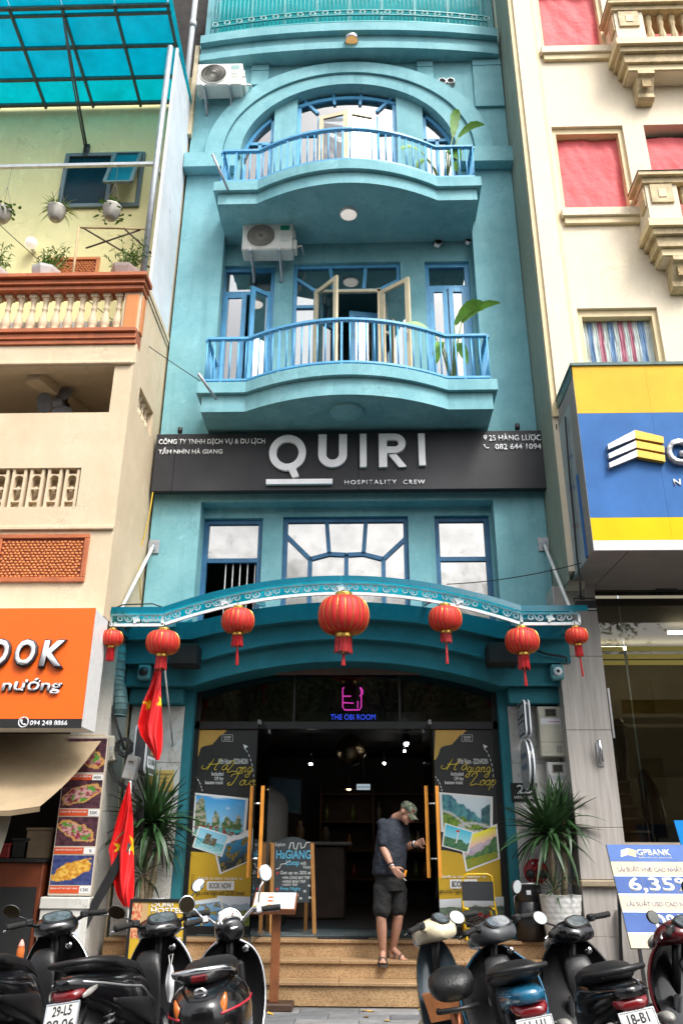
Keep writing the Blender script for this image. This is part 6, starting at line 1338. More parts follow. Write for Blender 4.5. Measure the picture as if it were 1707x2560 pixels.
dzb = PX(cR1(975, 20), 4.22).z-PX(cR1(1220, 1310), 4.22).z
rbalcony(0); rbalcony(PX(cR1(975, 20), 4.02).z-PX(cR1(1220, 1310), 4.02).z)
# ---------------------------------------------------------------- bank fascia box
GX, GY = 2.6, 8.85
g3 = lambda x, y, Y=GY: PY(cR2(x, y), Y)
gz = [g3(480, 752).z, g3(480, 1076).z, g3(520, 1790).z, g3(540, 1945).z, g3(550, 2012).z]
GB = thing('bank_fascia', 'yellow and blue bank fascia box projecting over the pavement', 'signboard', (5, GY, gz[4]))
YV = mat('yellow_panel', (.76, .44, .04), .6, .14, 1.5, .03, 20, spec=.15); BV = mat('blue_panel', (.045, .15, .40), .6, .2, 1.3, .03, 20, spec=.15); WV = mat('white_panel', (.72, .73, .73), .5, .1, 3); YV2 = mat('deep_yellow_panel', (.78, .50, .0), .6, .1, 1.5, spec=.15)
xs_ = [GX]+[GX+.9*i for i in range(1, 7)]
for i in range(6):
    x0, x1 = xs_[i]+(.001 if i else 0), xs_[i+1]-.001
    for k, m in enumerate((YV, BV, YV2, WV)): MB().bx(x0, x1, GY, GY+.03, gz[k+1]+.001, gz[k]-.001).build('fascia_panel', m, GB)
MB().bx(GX-.02, xs_[-1], GY-.02, YR-.003, gz[0], gz[0]+.04).build('top_flashing', mat('rusty_green_sheet', (.05, .12, .11), .5, .4, 4, .2, 20), GB)
MB().add([(GX-.012, GY, gz[0]), (GX-.012, YR, gz[0]), (GX-.012, YR+.05, gz[0]-.12), (GX-.012, 9.3, gz[0]-.16), (GX-.012, GY, gz[0]-.14)], [(0, 1, 2, 3, 4)]).build('green_flap', MATS['rusty_green_sheet'], GB)
SIL = wall_mat('silver_film_sheet', (.32, .38, .39), (.16, .16, .15), .5, cloudy=(.25, .29, .30)); 
SILG = wall_mat('dull_grey_sheet', (.27, .27, .25), (.1, .09, .08), .6, cloudy=(.2, .2, .18))
for y0, y1, z0, z1, m in ((GY+.001, 9.15, gz[4]+.02, gz[0]-.14, SILG), (9.152, 9.75, gz[4], 6.75, SIL), (9.752, 10.55, gz[4], 6.35, SIL), (9.152, 9.75, 6.752, gz[0]-.16, SILG)): MB().bx(GX-.006, GX+.02, y0, y1, z0, z1).build('side_sheet', m, GB)
MB().bx(GX-.02, GX-.007, 9.1, 9.17, gz[4]+.02, 5.75).build('blue_edge_strip', BV, GB)
MB().bx(GX+.001, xs_[-1], GY+.031, Y0-.2, gz[4]+.002, gz[4]+.03).build('soffit', mat('brown_grey_soffit', (.30, .265, .235), .7, .12, 2, .06, 20), GB)
for i in range(2): MB().bar((3.0+i*2, GY+.04, gz[4]+.0005), (2.95+i*2, 10.3, gz[4]+.0005), .008, .003).build('soffit_joint', DARKM, GB)
c = PZ(cR2(1050, 2278), gz[4]); MB().bx(c.x-.14, c.x+.14, c.y-.03, c.y+.03, gz[4]-.006, gz[4]+.001).build('soffit_vent', DARKM, GB)
for y, z, t in ((9.95, 5.9, 0), (9.4, 5.75, 0), (9.9, 5.35, 0), (9.45, 5.25, 0), (9.9, 4.95, 0), (9.35, 6.15, 0)):
    lettering(GB, 'ALUTITAN', (GX-.0075, y+.2, z), (0, -1, -.35), (0, -.35, 1), .3, .05, mat('faint_blue_print', (.10, .22, .42), .6) if z > 5.5 else mat('faint_red_print', (.36, .10, .14), .6), 0, .01)
CHV1 = mat('chrome_bars', (.5, .5, .52), .35, .3, 40, .2, 90, metal=.5); CHV2 = mat('gold_bars', (.62, .38, .05), .35, .2, 40, .2, 90, metal=.3)
gp = lambda x, y: (g3(x, y, GY-.06).x, g3(x, y, GY-.06).z)
for k in range(3):
    d = 62*k+(2 if k else 0); off = 8*k
    MB().prism([gp(650+off*.6, 1290+d), gp(835+off*.9, (1192 if k == 0 else 1200)+d+ (0 if k else 0)), gp(838+off*.9, 1248+d), gp(655+off*.6, 1305+d+18)], XZ, GY-.07, GY-.001).build('emblem_bar', CHV1, GB)
    MB().prism([gp(836+off*.9, (1192 if k == 0 else 1200)+d), gp(1030+off*.6, 1238+d), gp(1034+off*.6, 1282+d), gp(839+off*.9, 1248+d)], XZ, GY-.07, GY-.001).build('emblem_bar', CHV2, GB)
a = gp(1070, 1425); b = gp(1190, 1250); lettering(GB, 'G', (a[0], GY-.0, a[1]), (1, 0, 0), (0, 0, 1), b[0]-a[0], b[1]-a[1], CHV1, .07, .05)
lettering(GB, 'PBANK', (b[0]+.05, GY-.0, a[1]), (1, 0, 0), (0, 0, 1), (b[0]-a[0])*4.6, b[1]-a[1], CHV1, .07, .05)
a = gp(1116, 1555); b = gp(1156, 1512); lettering(GB, 'N', (a[0], GY, a[1]), (1, 0, 0), (0, 0, 1), b[0]-a[0], b[1]-a[1], WV, .01, .02)
# ---------------------------------------------------------------- bank ground floor
GPL = bpy.data.materials.new('grey_stone_cladding'); GPL.use_nodes = True; t = GPL.node_tree; bb = t.nodes['Principled BSDF']; tc = t.nodes.new('ShaderNodeTexCoord'); mp = t.nodes.new('ShaderNodeMapping'); mp.inputs['Scale'].default_value = (14, 14, .8); n1 = t.nodes.new('ShaderNodeTexNoise'); n1.inputs['Scale'].default_value = 2; n1.inputs['Detail'].default_value = 7; t.links.new(tc.outputs['Object'], mp.inputs[0]); t.links.new(mp.outputs[0], n1.inputs['Vector']); rp = t.nodes.new('ShaderNodeValToRGB'); t.links.new(n1.outputs['Fac'], rp.inputs[0]); e = rp.color_ramp.elements; e[0].position = .3; e[0].color = (.34, .31, .28, 1); e[1].position = .7; e[1].color = (.47, .44, .41, 1); t.links.new(rp.outputs[0], bb.inputs['Base Color']); bb.inputs['Roughness'].default_value = .35
px0, px1, PYY = 2.40, 2.94, 10.2
for z0, z1 in ((.0, .62), (.62, 1.12), (1.2, 1.75), (1.75, 2.85), (2.85, 3.75), (3.75, gz[4])): MB().bx(px0, px1, PYY, 11, z0+.002, z1-.002, .004).build('stone_slab', GPL, RB)
MB().bx(px0-.02, px1+.05, PYY-.06, 11, 1.122, 1.198, .015).build('stone_band', mat('brown_stone', (.32, .26, .18), .4, .2, 6), RB)
MB().bx(px1-.2, px1+.4, PYY-.1, 11, .0, .9, .01).build('plinth_block', GPL, RB)
YG = 10.45
bg_ = thing('bank_glass_front', 'dark glass bank front with yellow stripes right of the stone pillar', 'shopfront', (5.5, YG, 1.58))
BGL = glass_mat('bank_glass', (.62, .58, .48), .02)
z3 = lambda x, y, Y=YG: PY(cR3(x, y), Y)
xd = z3(1010, 800).x
for a, b in ((px1+.005, xd-.01), (xd+.01, 5.2), (5.21, 7.6)): MB().bx(a, b, YG, YG+.012, 1.6, gz[4]).build('pane', BGL, bg_)
MB().bx(px1+.002, 7.6, YG-.08, YG+.1, 1.53, 1.595).build('sill', mat('pale_stone', (.42, .36, .29), .4, .2, 5), bg_)
MB().bx(px1+.1, 7.6, YG-.0, YG+.1, .02, 1.528).build('low_wall', mat('black_granite', (.02, .02, .02), .3, .3, 20), bg_)
for y0, y1 in ((487, 525), (543, 580), (590, 625)): MB().bx(xd+.02, 7.6, YG-.004, YG-.001, z3(1100, y1).z, z3(1100, y0).z).build('yellow_stripe', mat('yellow_film', (.42, .33, .02), .4), bg_)
for y0, y1 in ((490, 525), (545, 580), (592, 625)): MB().bx(px1+.01, xd-.02, YG-.004, YG-.001, z3(900, y1).z, z3(900, y0).z).build('yellow_stripe', MATS['yellow_film'], bg_)
MB().bx(z3(1055, 900).x, 7.6, YG+.6, YG+.62, z3(1055, 980, YG+.6).z, z3(1055, 880, YG+.6).z).build('yellow_band', mat('yellow_board', (.40, .30, .02), .5), bg_); MB().bx(z3(1055, 900).x, 7.6, YG+.6, YG+.62, z3(1055, 1450, YG+.6).z, z3(1055, 1085, YG+.6).z).build('grey_board', mat('grey_board', (.16, .17, .15), .5), bg_); MB().bx(z3(1055, 900).x, 7.6, YG+.6, YG+.62, z3(1055, 1055, YG+.6).z, z3(1055, 1010, YG+.6).z).build('pale_band', mat('pale_board', (.25, .25, .2), .5), bg_)
MB().bx(px1+.1, 7.9, 13.5, 13.6, 1.0, 4.6).build('hall_back_wall', mat('hall_wall', (.10, .09, .065), .7, .2, 2), bg_); MB().bx(px1+.02, 7.9, YG+.1, 13.5, 4.5, 4.6).build('hall_ceiling', mat('hall_ceiling', (.07, .07, .055), .7), bg_); MB().bx(px1+.02, 7.9, YG+.1, 13.5, 1.2, 1.28).build('hall_floor', mat('hall_floor', (.10, .09, .08), .3), bg_)
a, b = z3(1285, 388, 11.6), z3(1402, 388, 11.6); MB().bx(a.x, b.x+1, 11.55, 11.6, a.z-.02, a.z+.02).build('tube_light', mat('tube_light', (1, 1, .95), .4, emit=(1, .97, .88), estr=13), bg_)
MB().bx(3.2, 5.5, 12.6, 12.66, 4.4, 4.44).build('tube_light', MATS['tube_light'], bg_); MB().bx(z3(865, 1000).x-.012, z3(865, 1000).x+.012, YG-.06, YG-.03, z3(890, 1165).z, z3(868, 800).z).build('door_pull', STEEL, bg_)  # this second tube is added to brighten the hall
ss = thing('bank_stairs', 'brown stone stairs with a dark carved banister behind the bank glass', 'stairs', (3.4, 11, 1.28)); STB = mat('stair_stone', (.20, .13, .11), .45, .3, 6); STT = mat('stair_tread', (.34, .29, .26), .4, .2, 6)
zs0 = 1.5
for i, (yy, xx) in enumerate(((1840, 1150), (1745, 1100), (1655, 1055), (1565, 1005), (1475, 1005), (1390, 1000))):
    Yst = YG+.18+i*.24; z = PY(cR3(950, yy), Yst).z; xr = PY(cR3(xx, yy), Yst).x; MB().bx(px1+.02, xr, Yst, Yst+.3, 1.285, z-.03).build('riser', STB, ss); MB().bx(px1+.02, xr+.02, Yst-.03, Yst+.26, z-.03, z).build('tread', STT, ss)
MAH = mat('dark_mahogany', (.05, .014, .008), .3, .3, 8, .05, 30, coat=.4)
pts = [PY(cR3(x, y), Y) for x, y, Y in ((1240, 1890, YG+.15), (1225, 1720, YG+.18), (1180, 1560, YG+.3), (1110, 1440, YG+.6), (1050, 1300, YG+.95), (990, 1150, YG+1.3))]; MB().tube(pts, [.085, .08, .075, .07, .07, .07], 12).build('handrail', MAH, ss)
MB().lathe([(.07, 0), (.09, .1), (.05, .3), (.09, .5), (.09, .85), (.11, .88), (.11, .95), (.06, 1.0)], (PY(cR3(950, 1300), YG+1.25).x, YG+1.25, 2.2), 12).build('newel_post', MAH, ss)
for x, yt, Y in ((1090, 1500, YG+.55), (1125, 1570, YG+.4), (1175, 1620, YG+.28)): p = PY(cR3(x, yt), Y); MB().lathe([(.03, 0), (.035, .1), (.018, .25), (.035, .4), (.02, .6), (.03, .75)], (p.x, Y, p.z-.68), 8).build('baluster', MAH, ss)
fl_ = thing('floodlight', 'flat floodlight mounted on top of the stone pillar', 'lamp', (2.75, 9.9, 4.3)); c = PY(cR3(690, 190), 9.9)
fl_.location = c; MB().box((0, 0, 0), (.24, .06, .15), Matrix.Rotation(R(-35), 3, 'X'), .008).build('housing', DARKM, fl_, False); MB().box((0, -.03, -.018), (.2, .01, .11), Matrix.Rotation(R(-35), 3, 'X')).build('lens', mat('flood_lens', (.5, .52, .5), .2), fl_, False); MB().tube([(-.13, 0, 0), (-.13, .08, .12), (.13, .08, .12), (.13, 0, 0)], .01, 6).build('yoke', DARKM, fl_, False); MB().tube([(0, .08, .12), (0, .25, .2)], .02, 8).build('arm', DARKM, fl_, False)
c = PY(cR3(790, 1280), PYY-.02); pw = thing('flag_holder', 'small steel flag holder on the grey stone pillar', 'holder', (c.x, PYY-.02, c.z)); MB().tube([(0, -.04, -.09), (-.02, -.1, .15)], .026, 12).build('tube', STEEL, pw, False); MB().box((0, 0.008, 0), (.07, .012, .28), None, .003).build('plate', STEEL, pw, False)
# bank rate board leaning back on its stand
X_ = PY(cMR(470, 1425), 8.9).x; tl = PX(cMR(165, 155), X_); bl = PX(cMR(470, 1425), X_)
rb = thing('rate_board', 'leaning bank rate board reading 6,35% beside the parked scooters', 'sign board', (X_+.6, bl.y, 0))
up = (tl-bl); H_ = up.length; uz = up.normalized(); ux = Vector((1, 0, 0)); nn = ux.cross(uz); W_ = 1.05
def rbx(u0, u1, v0, v1, d0, d1, nm, m):
    P_ = [bl+ux*u+uz*v+nn*d for d in (d0, d1) for u, v in ((u0, v0), (u1, v0), (u1, v1), (u0, v1))]
    MB().add(P_, [(3, 2, 1, 0), (4, 5, 6, 7), (0, 1, 5, 4), (1, 2, 6, 5), (2, 3, 7, 6), (3, 0, 4, 7)]).build(nm, m, rb)
vv = lambda y: H_*(1-(y-155)/(1425-155)); uu = lambda x, y: W_*(x-(165+(y-155)*.24))/1240
rbx(0, W_, 0, H_, -.02, 0, 'backing', FRB)
RBL = mat('rate_blue', (.10, .17, .40), .7, .1, 3, spec=.08); RCR = mat('rate_cream', (.60, .52, .37), .7, .08, 3, spec=.08); RNV = mat('rate_navy', (.08, .135, .34), .7, .15, 3, spec=.08)
for y0, y1, m in ((155, 380, RBL), (380, 552, RCR), (552, 572, PWH), (572, 785, RNV), (785, 808, PWH), (808, 992, RCR), (992, 1014, PWH), (1014, 1245, RNV), (1245, 1268, PWH), (1268, 1425, RCR)): rbx(.004, W_-.004, vv(y1)+.001, vv(y0)-.001, .0005, .004, 'band', m)
def rl(s, x0, y0, x1, y1, m, bold=.02, d=.0042): lettering(rb, s, bl+ux*uu(x0, y1)+uz*vv(y1)+nn*d, ux, uz, (x1-x0)*W_/1240, (y1-y0)*H_/1270, m, .001, bold)
RTX = mat('rate_text', (.20, .17, .30), .5)
rl('GPBANK', 552, 218, 960, 302, PWH, .04); rl('Niềm tin mới, giá trị mới', 572, 312, 972, 344, PWH, .01); rl('LÃI SUẤT VNĐ CAO NHẤT', 318, 425, 1095, 510, RTX); rl('6,35%', 465, 582, 1240, 785, PWH, .05); rl('LÃI SUẤT USD CAO NHẤT', 428, 855, 1230, 940, RTX); rl('0%', 760, 1035, 1100, 1230, PWH, .05)
for x in (435, 590, 690, 812, 972): rbx(uu(x, 572), uu(x, 572)+.004, vv(784), vv(573), .0043, .0048, 'digit_joint', FRB)
for k in range(3):
    y = 235+k*32
    for q4, m in (([(345, y), (430, y-32), (432, y-6), (350, y+22)], PWH), ([(432, y-32), (535, y), (538, y+24), (434, y-6)], mat('emblem_yellow', (.6, .48, .2), .5))): fill(rb, 'emblem_bar', [bl+ux*uu(a, b)+uz*vv(b)+nn*.0052 for a, b in q4], m)
for u in (.08, W_-.08):
    a = bl+ux*u; MB().bar((a.x, a.y-.0, a.z), (a.x, a.y-(a.z)*.12, .0), .03, .03, (0, 1, 0)).build('front_leg', FRB, rb); b = bl+ux*u+uz*H_*.8; MB().bar((b.x, b.y+.03, b.z), (b.x, b.y+.45, 0), .03, .03, (0, 1, 0)).build('rear_leg', FRB, rb)
bn = thing('blue_banner', 'bright blue banner stand cut off by the right edge', 'banner', (3.6, 9.75, 0)); c = PY(cMR(1050, 0), 9.75); x0 = c.x
MB().prism([(x0+.22, .25), (x0+1.0, .25), (x0+.85, c.z+.12), (x0-.03, c.z+.12)], XZ, 9.75, 9.765).build('print_sheet', mat('banner_blue', (.0, .22, .62), .4), bn)
for u in (.3, .9): MB().tube([(x0+u, 9.78, .0), (x0+u-.12, 9.78, c.z)], .012, 6).build('pole', STEEL, bn)
# ================================================================ flags
def flag(label, rows, Y, stars, pole):
    """rows: (y, x_left, x_right) pixels of the limp cloth from tip to hem (crop L4)"""
    root = thing('flag', label, 'flag', tuple(PY(cL4(rows[0][1], rows[0][0]), Y)), group='red flags with a yellow star')
    n = 40; m = 26; off = root.location; vs = []; cs = []
    def star(x, y):
        for cx, cy, r_, rot, x0, x1 in stars:
            if not x0 <= x <= x1: continue
            a = math.atan2(y-cy, x-cx)-rot; d = math.hypot(x-cx, y-cy); k = (a % (2*math.pi/5)); k = min(k, 2*math.pi/5-k)
            rr = r_*.382*math.sin(math.radians(126))/math.sin(math.radians(180-126)-0+0) if False else None
            # star edge: tip at k=0, notch at k=36deg
            t = k/(math.pi/5); ri = r_*.40; x1_, y1_ = r_, 0; x2_, y2_ = ri*math.cos(math.pi/5), ri*math.sin(math.pi/5)
            den = (y2_-y1_)*math.cos(k)-(x2_-x1_)*math.sin(k); lim = (x1_*(y2_-y1_)-y1_*(x2_-x1_))/den if abs(den) > 1e-6 else r_
            if d < lim: return True
        return False
    for j in range(n*2+1):
        t = j/(n*2)*(len(rows)-1); k = min(int(t), len(rows)-2); f = t-k; f2 = f
        y = lerp(rows[k][0], rows[k+1][0], f2); xl = lerp(rows[k][1], rows[k+1][1], f2); xr = lerp(rows[k][2], rows[k+1][2], f2)
        for i in range(m*2+1):
            u = i/(m*2); x = lerp(xl, xr, u); w_ = (xr-xl)
            yy = Y+(.05*math.sin(u*7.5+.6*math.sin(y*.006))+.025*math.sin(u*15+y*.01))*min(1, w_/150)
            p = PY(cL4(x, y), Y); vs.append((p.x-off.x, yy-off.y, p.z-off.z)); c = (.75, .55, .01) if star(x, y) else (.62, .007, .009); cs += [*c, 1]
    N = m*2+1; fs = [(j*N+i, j*N+i+1, (j+1)*N+i+1, (j+1)*N+i) for j in range(n*2) for i in range(m*2)]
    me = bpy.data.meshes.new('cloth'); me.from_pydata(vs, [], fs); at = me.color_attributes.new('Col', 'FLOAT_COLOR', 'POINT'); at.data.foreach_set('color', cs); me.polygons.foreach_set('use_smooth', [True]*len(fs)); me.materials.append(print_mat('flag_cloth', .5)); put('cloth', me, root)
    a, b = pole; MB().tube([a, b], .012, 8).build('pole', WHITE, root)
tip = PY(cL4(1312, 640), 9.6)
flag('upper red flag hanging limp below the left lantern', [(640, 1265, 1318), (760, 1228, 1316), (900, 1170, 1318), (1080, 1130, 1318), (1170, 1150, 1318), (1240, 1195, 1320), (1300, 1235, 1318), (1372, 1272, 1300)], 9.6, [(1215, 915, 48, 2.2, 0, 1222), (1330, 905, 62, 2.9, 1285, 1400)], (tip+Vector((0, .02, .25)), (tip.x, 10.55, tip.z-.75)))
tip = PY(cL4(1060, 1555), 9.75); lo_ = PY(cL4(1085, 2600), 9.75)
flag('lower red flag hanging limp beside the spiky plant', [(1555, 1052, 1066), (1700, 1012, 1072), (1850, 965, 1080), (2000, 920, 1086), (2100, 884, 1090), (2180, 900, 1090), (2352, 925, 1086), (2480, 955, 1082), (2570, 1010, 1075)], 9.75, [(975, 2085, 62, 2.5, 0, 972), (1110, 2085, 105, 2.95, 1040, 1200)], (tip+Vector((0, .03, .02)), (lo_.x+.02, 9.78, .0)))
# ================================================================ dracaena plants
DLF = mat('dracaena_leaf', (.028, .075, .022), .42, .45, 7, .1, 30, spec=.5); DTR = mat('dracaena_trunk', (.24, .19, .12), .85, .35, 14, .7, 40)
def blade(L, wd, droop, m=DLF, n=8):
    secs = []
    for i in range(n+1):
        t = i/n; x = L*t*(1-.12*droop*t); z = -droop*L*t*t*.55; ww = wd*(min(1, .45+2.2*t))*(1-t**2.6)+.0015; secs.append([(x, -ww, z+ww*.5), (x, 0, z), (x, ww, z+ww*.5)])
    return MB().loft(secs, False, False).mesh('leaf', m)
BL = [blade(random.uniform(.42, .6), .026, d) for d in (.1, .3, .5, .8, 1.2) for _ in range(2)]
def crown(root, c, n, s, lo=-.5, hi=1.35, flat=.0):
    for i in range(n):
        a = i*2.39996+random.uniform(-.2, .2); t = (i+.5)/n; el = lerp(lo, hi, t**.8)+random.uniform(-.15, .15); k = int(lerp(9.99, 0, t)); o = put('leaf', BL[min(9, max(0, k+random.randint(-1, 1)))], root)
        o.location = Vector(c)+Vector((.03*math.cos(a), .03*math.sin(a), .12*t)); o.rotation_euler = (random.uniform(-.3, .3), -el, a); ss = s*random.uniform(.8, 1.12); o.scale = (ss, ss, ss)
def dracaena(label, x, y, z0, zcs, potm, potr, poth, bump=False, small=False):
    root = thing('dracaena_plant', label, 'potted plant', (x, y, z0))
    n = 30; pr = [(0, .002), (potr*.72, 0), (potr*.80, poth*.3), (potr*.98, poth*.9), (potr, poth), (potr*.9, poth), (potr*.86, poth*.86), (0, poth*.86)]
    if bump:
        mb = MB(); m = 26; vs = []
        for k in range(60):
            a = 2*math.pi*k/60
            for i in range(m):
                t = i/(m-1); z = poth*t; r_ = lerp(potr*.74, potr, t**.8); cell = abs(math.cos(a*7+(math.pi/2 if int(t*9) % 2 else 0)))*math.sin(math.pi*((t*9) % 1)); r_ *= 1-.06*cell*(0 < t < .97); vs.append((r_*math.cos(a), r_*math.sin(a), z))
        mb.add(vs, [(k*m+i, ((k+1) % 60)*m+i, ((k+1) % 60)*m+i+1, k*m+i+1) for k in range(60) for i in range(m-1)], True); mb.lathe([(potr, poth), (potr*.9, poth+.004), (potr*.86, poth*.88), (0, poth*.88)], n=40); mb.build('pot', potm, root, False)
    else: MB().lathe(pr, n=n).build('pot', potm, root, False)
    for i, (dx, dy, zc_, s, nn_) in enumerate(zcs):
        MB().tube([(dx*.3, dy*.3, poth*.8), (dx*.7, dy*.7, zc_*.5+.1), (dx, dy, zc_+.03)], [.038, .034, .03], 10).build('trunk', DTR, root, False); crown(root, (dx, dy, zc_), nn_, s)
    if small: crown(root, (-.08, -.1, poth), 26, .5, -.3, 1.3)
    return root
p = PY(cR3(500, 2350), 10.22); dracaena('tall dracaena in a white dimpled pot at the right end of the steps', p.x+.0, 10.22, .56, [(-.08, -.02, PY(cR3(520, 1900), 10.2).z-.56, 1.12, 96), (.12, .05, PY(cR3(560, 1800), 10.27).z-.56, .9, 50)], mat('white_ceramic', (.66, .66, .64), .35, .06, 5), .235, .48, True, True)
p = PY(cL4(1215, 2200), 10.25); dracaena('dark dracaena growing behind the lower flag left of the doors', p.x, 10.25, .56, [(0, -.02, PY(cL4(1190, 1930), 10.2).z-.56, 1.15, 96), (.1, 0, PY(cL4(1230, 2130), 10.25).z-.5, .85, 40), (-.05, -.05, .62, .65, 24)], mat('white_ceramic', (.66, .66, .64), .35), .22, .42)
# ================================================================ wall-hung box signs
SGD = mat('sign_grey_face', (.045, .055, .062), .35, .2, 4); RIM = mat('sign_white_rim', (.70, .74, .78), .35); SIDE = mat('sign_side_steel', (.06, .065, .075), .2, .2, 6, spec=.6)
def rrect(y0, y1, z0, z1, r_, n=6):
    P_ = []
    for cy, cz, a0 in ((y1-r_, z1-r_, 0), (y0+r_, z1-r_, 90), (y0+r_, z0+r_, 180), (y1-r_, z0+r_, 270)):
        for i in range(n+1): a = R(a0+90*i/n); P_.append((cy+r_*math.cos(a), cz+r_*math.sin(a)))
    return P_
def boxsign(root, poly, x0, x1, face):
    MB().prism(poly, YZ, x0+.018, x1-.018).build('side_band', SIDE, root)
    cy = sum(p[0] for p in poly)/len(poly); cz = sum(p[1] for p in poly)/len(poly); big = [(cy+(y-cy)*1.02, cz+(z-cz)*1.015) for y, z in poly]
    for a, b in ((x0, x0+.018), (x1-.018, x1)): MB().prism(big, YZ, a, b).build('rim', RIM, root)
    inn = [(cy+(y-cy)*.93, cz+(z-cz)*.95) for y, z in poly]
    MB().prism(inn, YZ, x0-.003, x0-.0005).build('face', face, root); MB().prism(inn, YZ, x1+.0005, x1+.003).build('face', face, root)
    return cy, cz
YS2 = 10.02
a, b = PY(cR3(228, 875), YS2), PY(cR3(293, 1135), YS2); R1s = thing('box_sign', 'rounded rectangular QUIRI HOSTEL box sign jutting from the right pier', 'sign', (a.x, YS2, b.z))
cy, cz = boxsign(R1s, rrect(YS2, YS2+.5, b.z, a.z, .07), a.x, b.x, SGD)
lettering(R1s, 'QUIRI', (a.x-.003, cy+.19, cz+.03), (0, -1, 0), (0, 0, 1), .38, .13, RIM, .002, .02); lettering(R1s, 'HOSTEL', (a.x-.003, cy+.19, cz-.17), (0, -1, 0), (0, 0, 1), .38, .12, RIM, .002, .0); MB().bx(a.x-.006, a.x-.003, cy-.2, cy+.2, cz-.012, cz+.0).build('divider_line', RIM, R1s)
MB().bx(a.x+.03, b.x-.03, YS2+.5, Y0-.03, cz-.05, cz+.05).build('wall_arm', DARKM, R1s)
a, b = PY(cR3(255, 1150), YS2), PY(cR3(330, 1530), YS2); R2s = thing('round_sign', 'round disc sign hung below the QUIRI HOSTEL box sign', 'sign', (a.x, YS2, b.z)); r_ = (a.z-b.z)/2; cz = (a.z+b.z)/2; cy = YS2+.30
boxsign(R2s, [(cy+.30*math.cos(t), cz+r_*math.sin(t)) for t in [k*math.pi/20 for k in range(40)]], a.x, b.x, mat('disc_grey_face', (.34, .35, .37), .4, .15, 3))
lettering(R2s, 'CRAFTED', (a.x-.003, cy+.2, cz+.06), (0, -1, 0), (0, 0, 1), .4, .06, mat('faded_blue_print', (.10, .16, .24), .5), .001, .02) if False else None
for k in range(2): MB().bx(a.x-.0045, a.x-.003, cy-.17, cy+.17, cz+.07-.13*k, cz+.13-.13*k).build('print_line', mat('faded_blue_print', (.10, .16, .24), .5), R2s)
MB().bx(a.x+.03, b.x-.03, cy+.29, Y0-.03, cz-.04, cz+.04).build('wall_arm', DARKM, R2s)
YS3 = 9.95; a, b = PY(cL4(1112, 1085), YS3), PY(cL4(1182, 1475), YS3); L1s = thing('box_sign', 'rounded white rimmed box sign on the left pier behind the flag', 'sign', (a.x, YS3, b.z))
boxsign(L1s, rrect(YS3, YS3+.52, b.z, a.z, .06), a.x, b.x, mat('sign_picture_face', (.05, .06, .07), .3, .3, 4)); MB().bx(b.x+.003, b.x+.006, YS3+.06, YS3+.44, b.z+.07, b.z+.2).build('label_strip', RIM, L1s); lettering(L1s, 'QUIRI', (b.x+.0062, YS3+.1, b.z+.1), (0, 1, 0), (0, 0, 1), .3, .07, PINK, .001, .02); MB().bx(b.x+.003, b.x+.006, YS3+.06, YS3+.4, b.z+.42, b.z+.5).build('print_line', RIM, L1s); MB().bx(b.x+.003, b.x+.006, YS3+.2, YS3+.4, b.z+.22, b.z+.38).build('print_block', mat('tan_print', (.4, .26, .1), .5), L1s); MB().bx(a.x+.03, b.x-.03, YS3+.52, Y0-.03, b.z+.4, b.z+.5).build('wall_arm', DARKM, L1s)
# ================================================================ meters, plaques, cameras, speakers
MTB = mat('meter_beige', (.48, .46, .38), .5, .12, 4, .05, 40); MTG = mat('meter_grey', (.50, .51, .50), .5, .12, 4)
def meter(label, c, x0, y0, x1, y1, Y, m, win, low, rot=0.):
    a, b = PY(c(x0, y1), Y), PY(c(x1, y0), Y); w_, h_ = b.x-a.x, b.z-a.z; root = thing('meter_box', label, 'meter box', (a.x, Y, a.z), (0, rot, 0))
    MB().box((w_/2, .09, h_/2), (w_, .18, h_), None, .015).build('housing', m, root, False)
    u0, u1, v0, v1 = win; MB().bx(w_*u0, w_*u1, -.008, -.001, h_*v0, h_*v1).build('window_frame', mat('meter_frame', (.30, .28, .24), .5), root, False); MB().bx(w_*u0+.012, w_*u1-.012, -.012, -.0085, h_*v0+.012, h_*v1-.012).build('window_pane', mat('meter_glass', (.05, .05, .045), .1, .4, 30), root, False)
    if low:
        MB().bx(w_*.02, w_*.98, -.003, -.001, h_*.285, h_*.292).build('door_joint', DARKM, root, False); MB().bx(w_*.1, w_*.42, -.005, -.001, h_*.09, h_*.23).build('hatch', mat('meter_hatch', (.44, .42, .34), .5), root, False); MB().bx(w_*.6, w_*.82, -.006, -.001, h_*.08, h_*.22).build('socket', mat('meter_frame', (.30, .28, .24), .5), root, False)
        MB().bx(w_*.1, w_*.85, -.004, -.001, h_*.64, h_*.76).build('paper_label', mat('paper_label', (.62, .63, .66), .6), root, False); MB().bx(w_*.38, w_*.82, -.0055, -.0042, h_*.68, h_*.695).build('label_text', mat('label_red', (.5, .1, .12), .6), root, False)
    else: MB().bx(w_*.12, w_*.88, -.004, -.001, h_*.42, h_*.58).build('paper_label', mat('grey_label', (.34, .35, .37), .6), root, False); MB().bx(w_*.6, w_*.88, -.006, -.001, h_*.1, h_*.34).build('socket', MATS['meter_frame'], root, False)
    return root
meter('tall beige meter box on the right marble pier', cR3, 358, 928, 518, 1300, 10.4, MTB, (.27, .73, .78, .96), True); meter('smaller grey meter box below the tall beige one', cR3, 418, 1338, 545, 1570, 10.42, MTG, (.25, .8, .66, .94), False)
meter('beige cable box hung among the wires beside the orange sign', cL4, 838, 1180, 960, 1390, 9.9, MTB, (.6, .9, .1, .2), False, R(-8)); meter('grey junction box tilted beside the left box sign', cL4, 985, 1320, 1105, 1520, 9.85, mat('junction_grey', (.36, .36, .35), .5, .15, 5), (.2, .75, .66, .8), False, R(12))
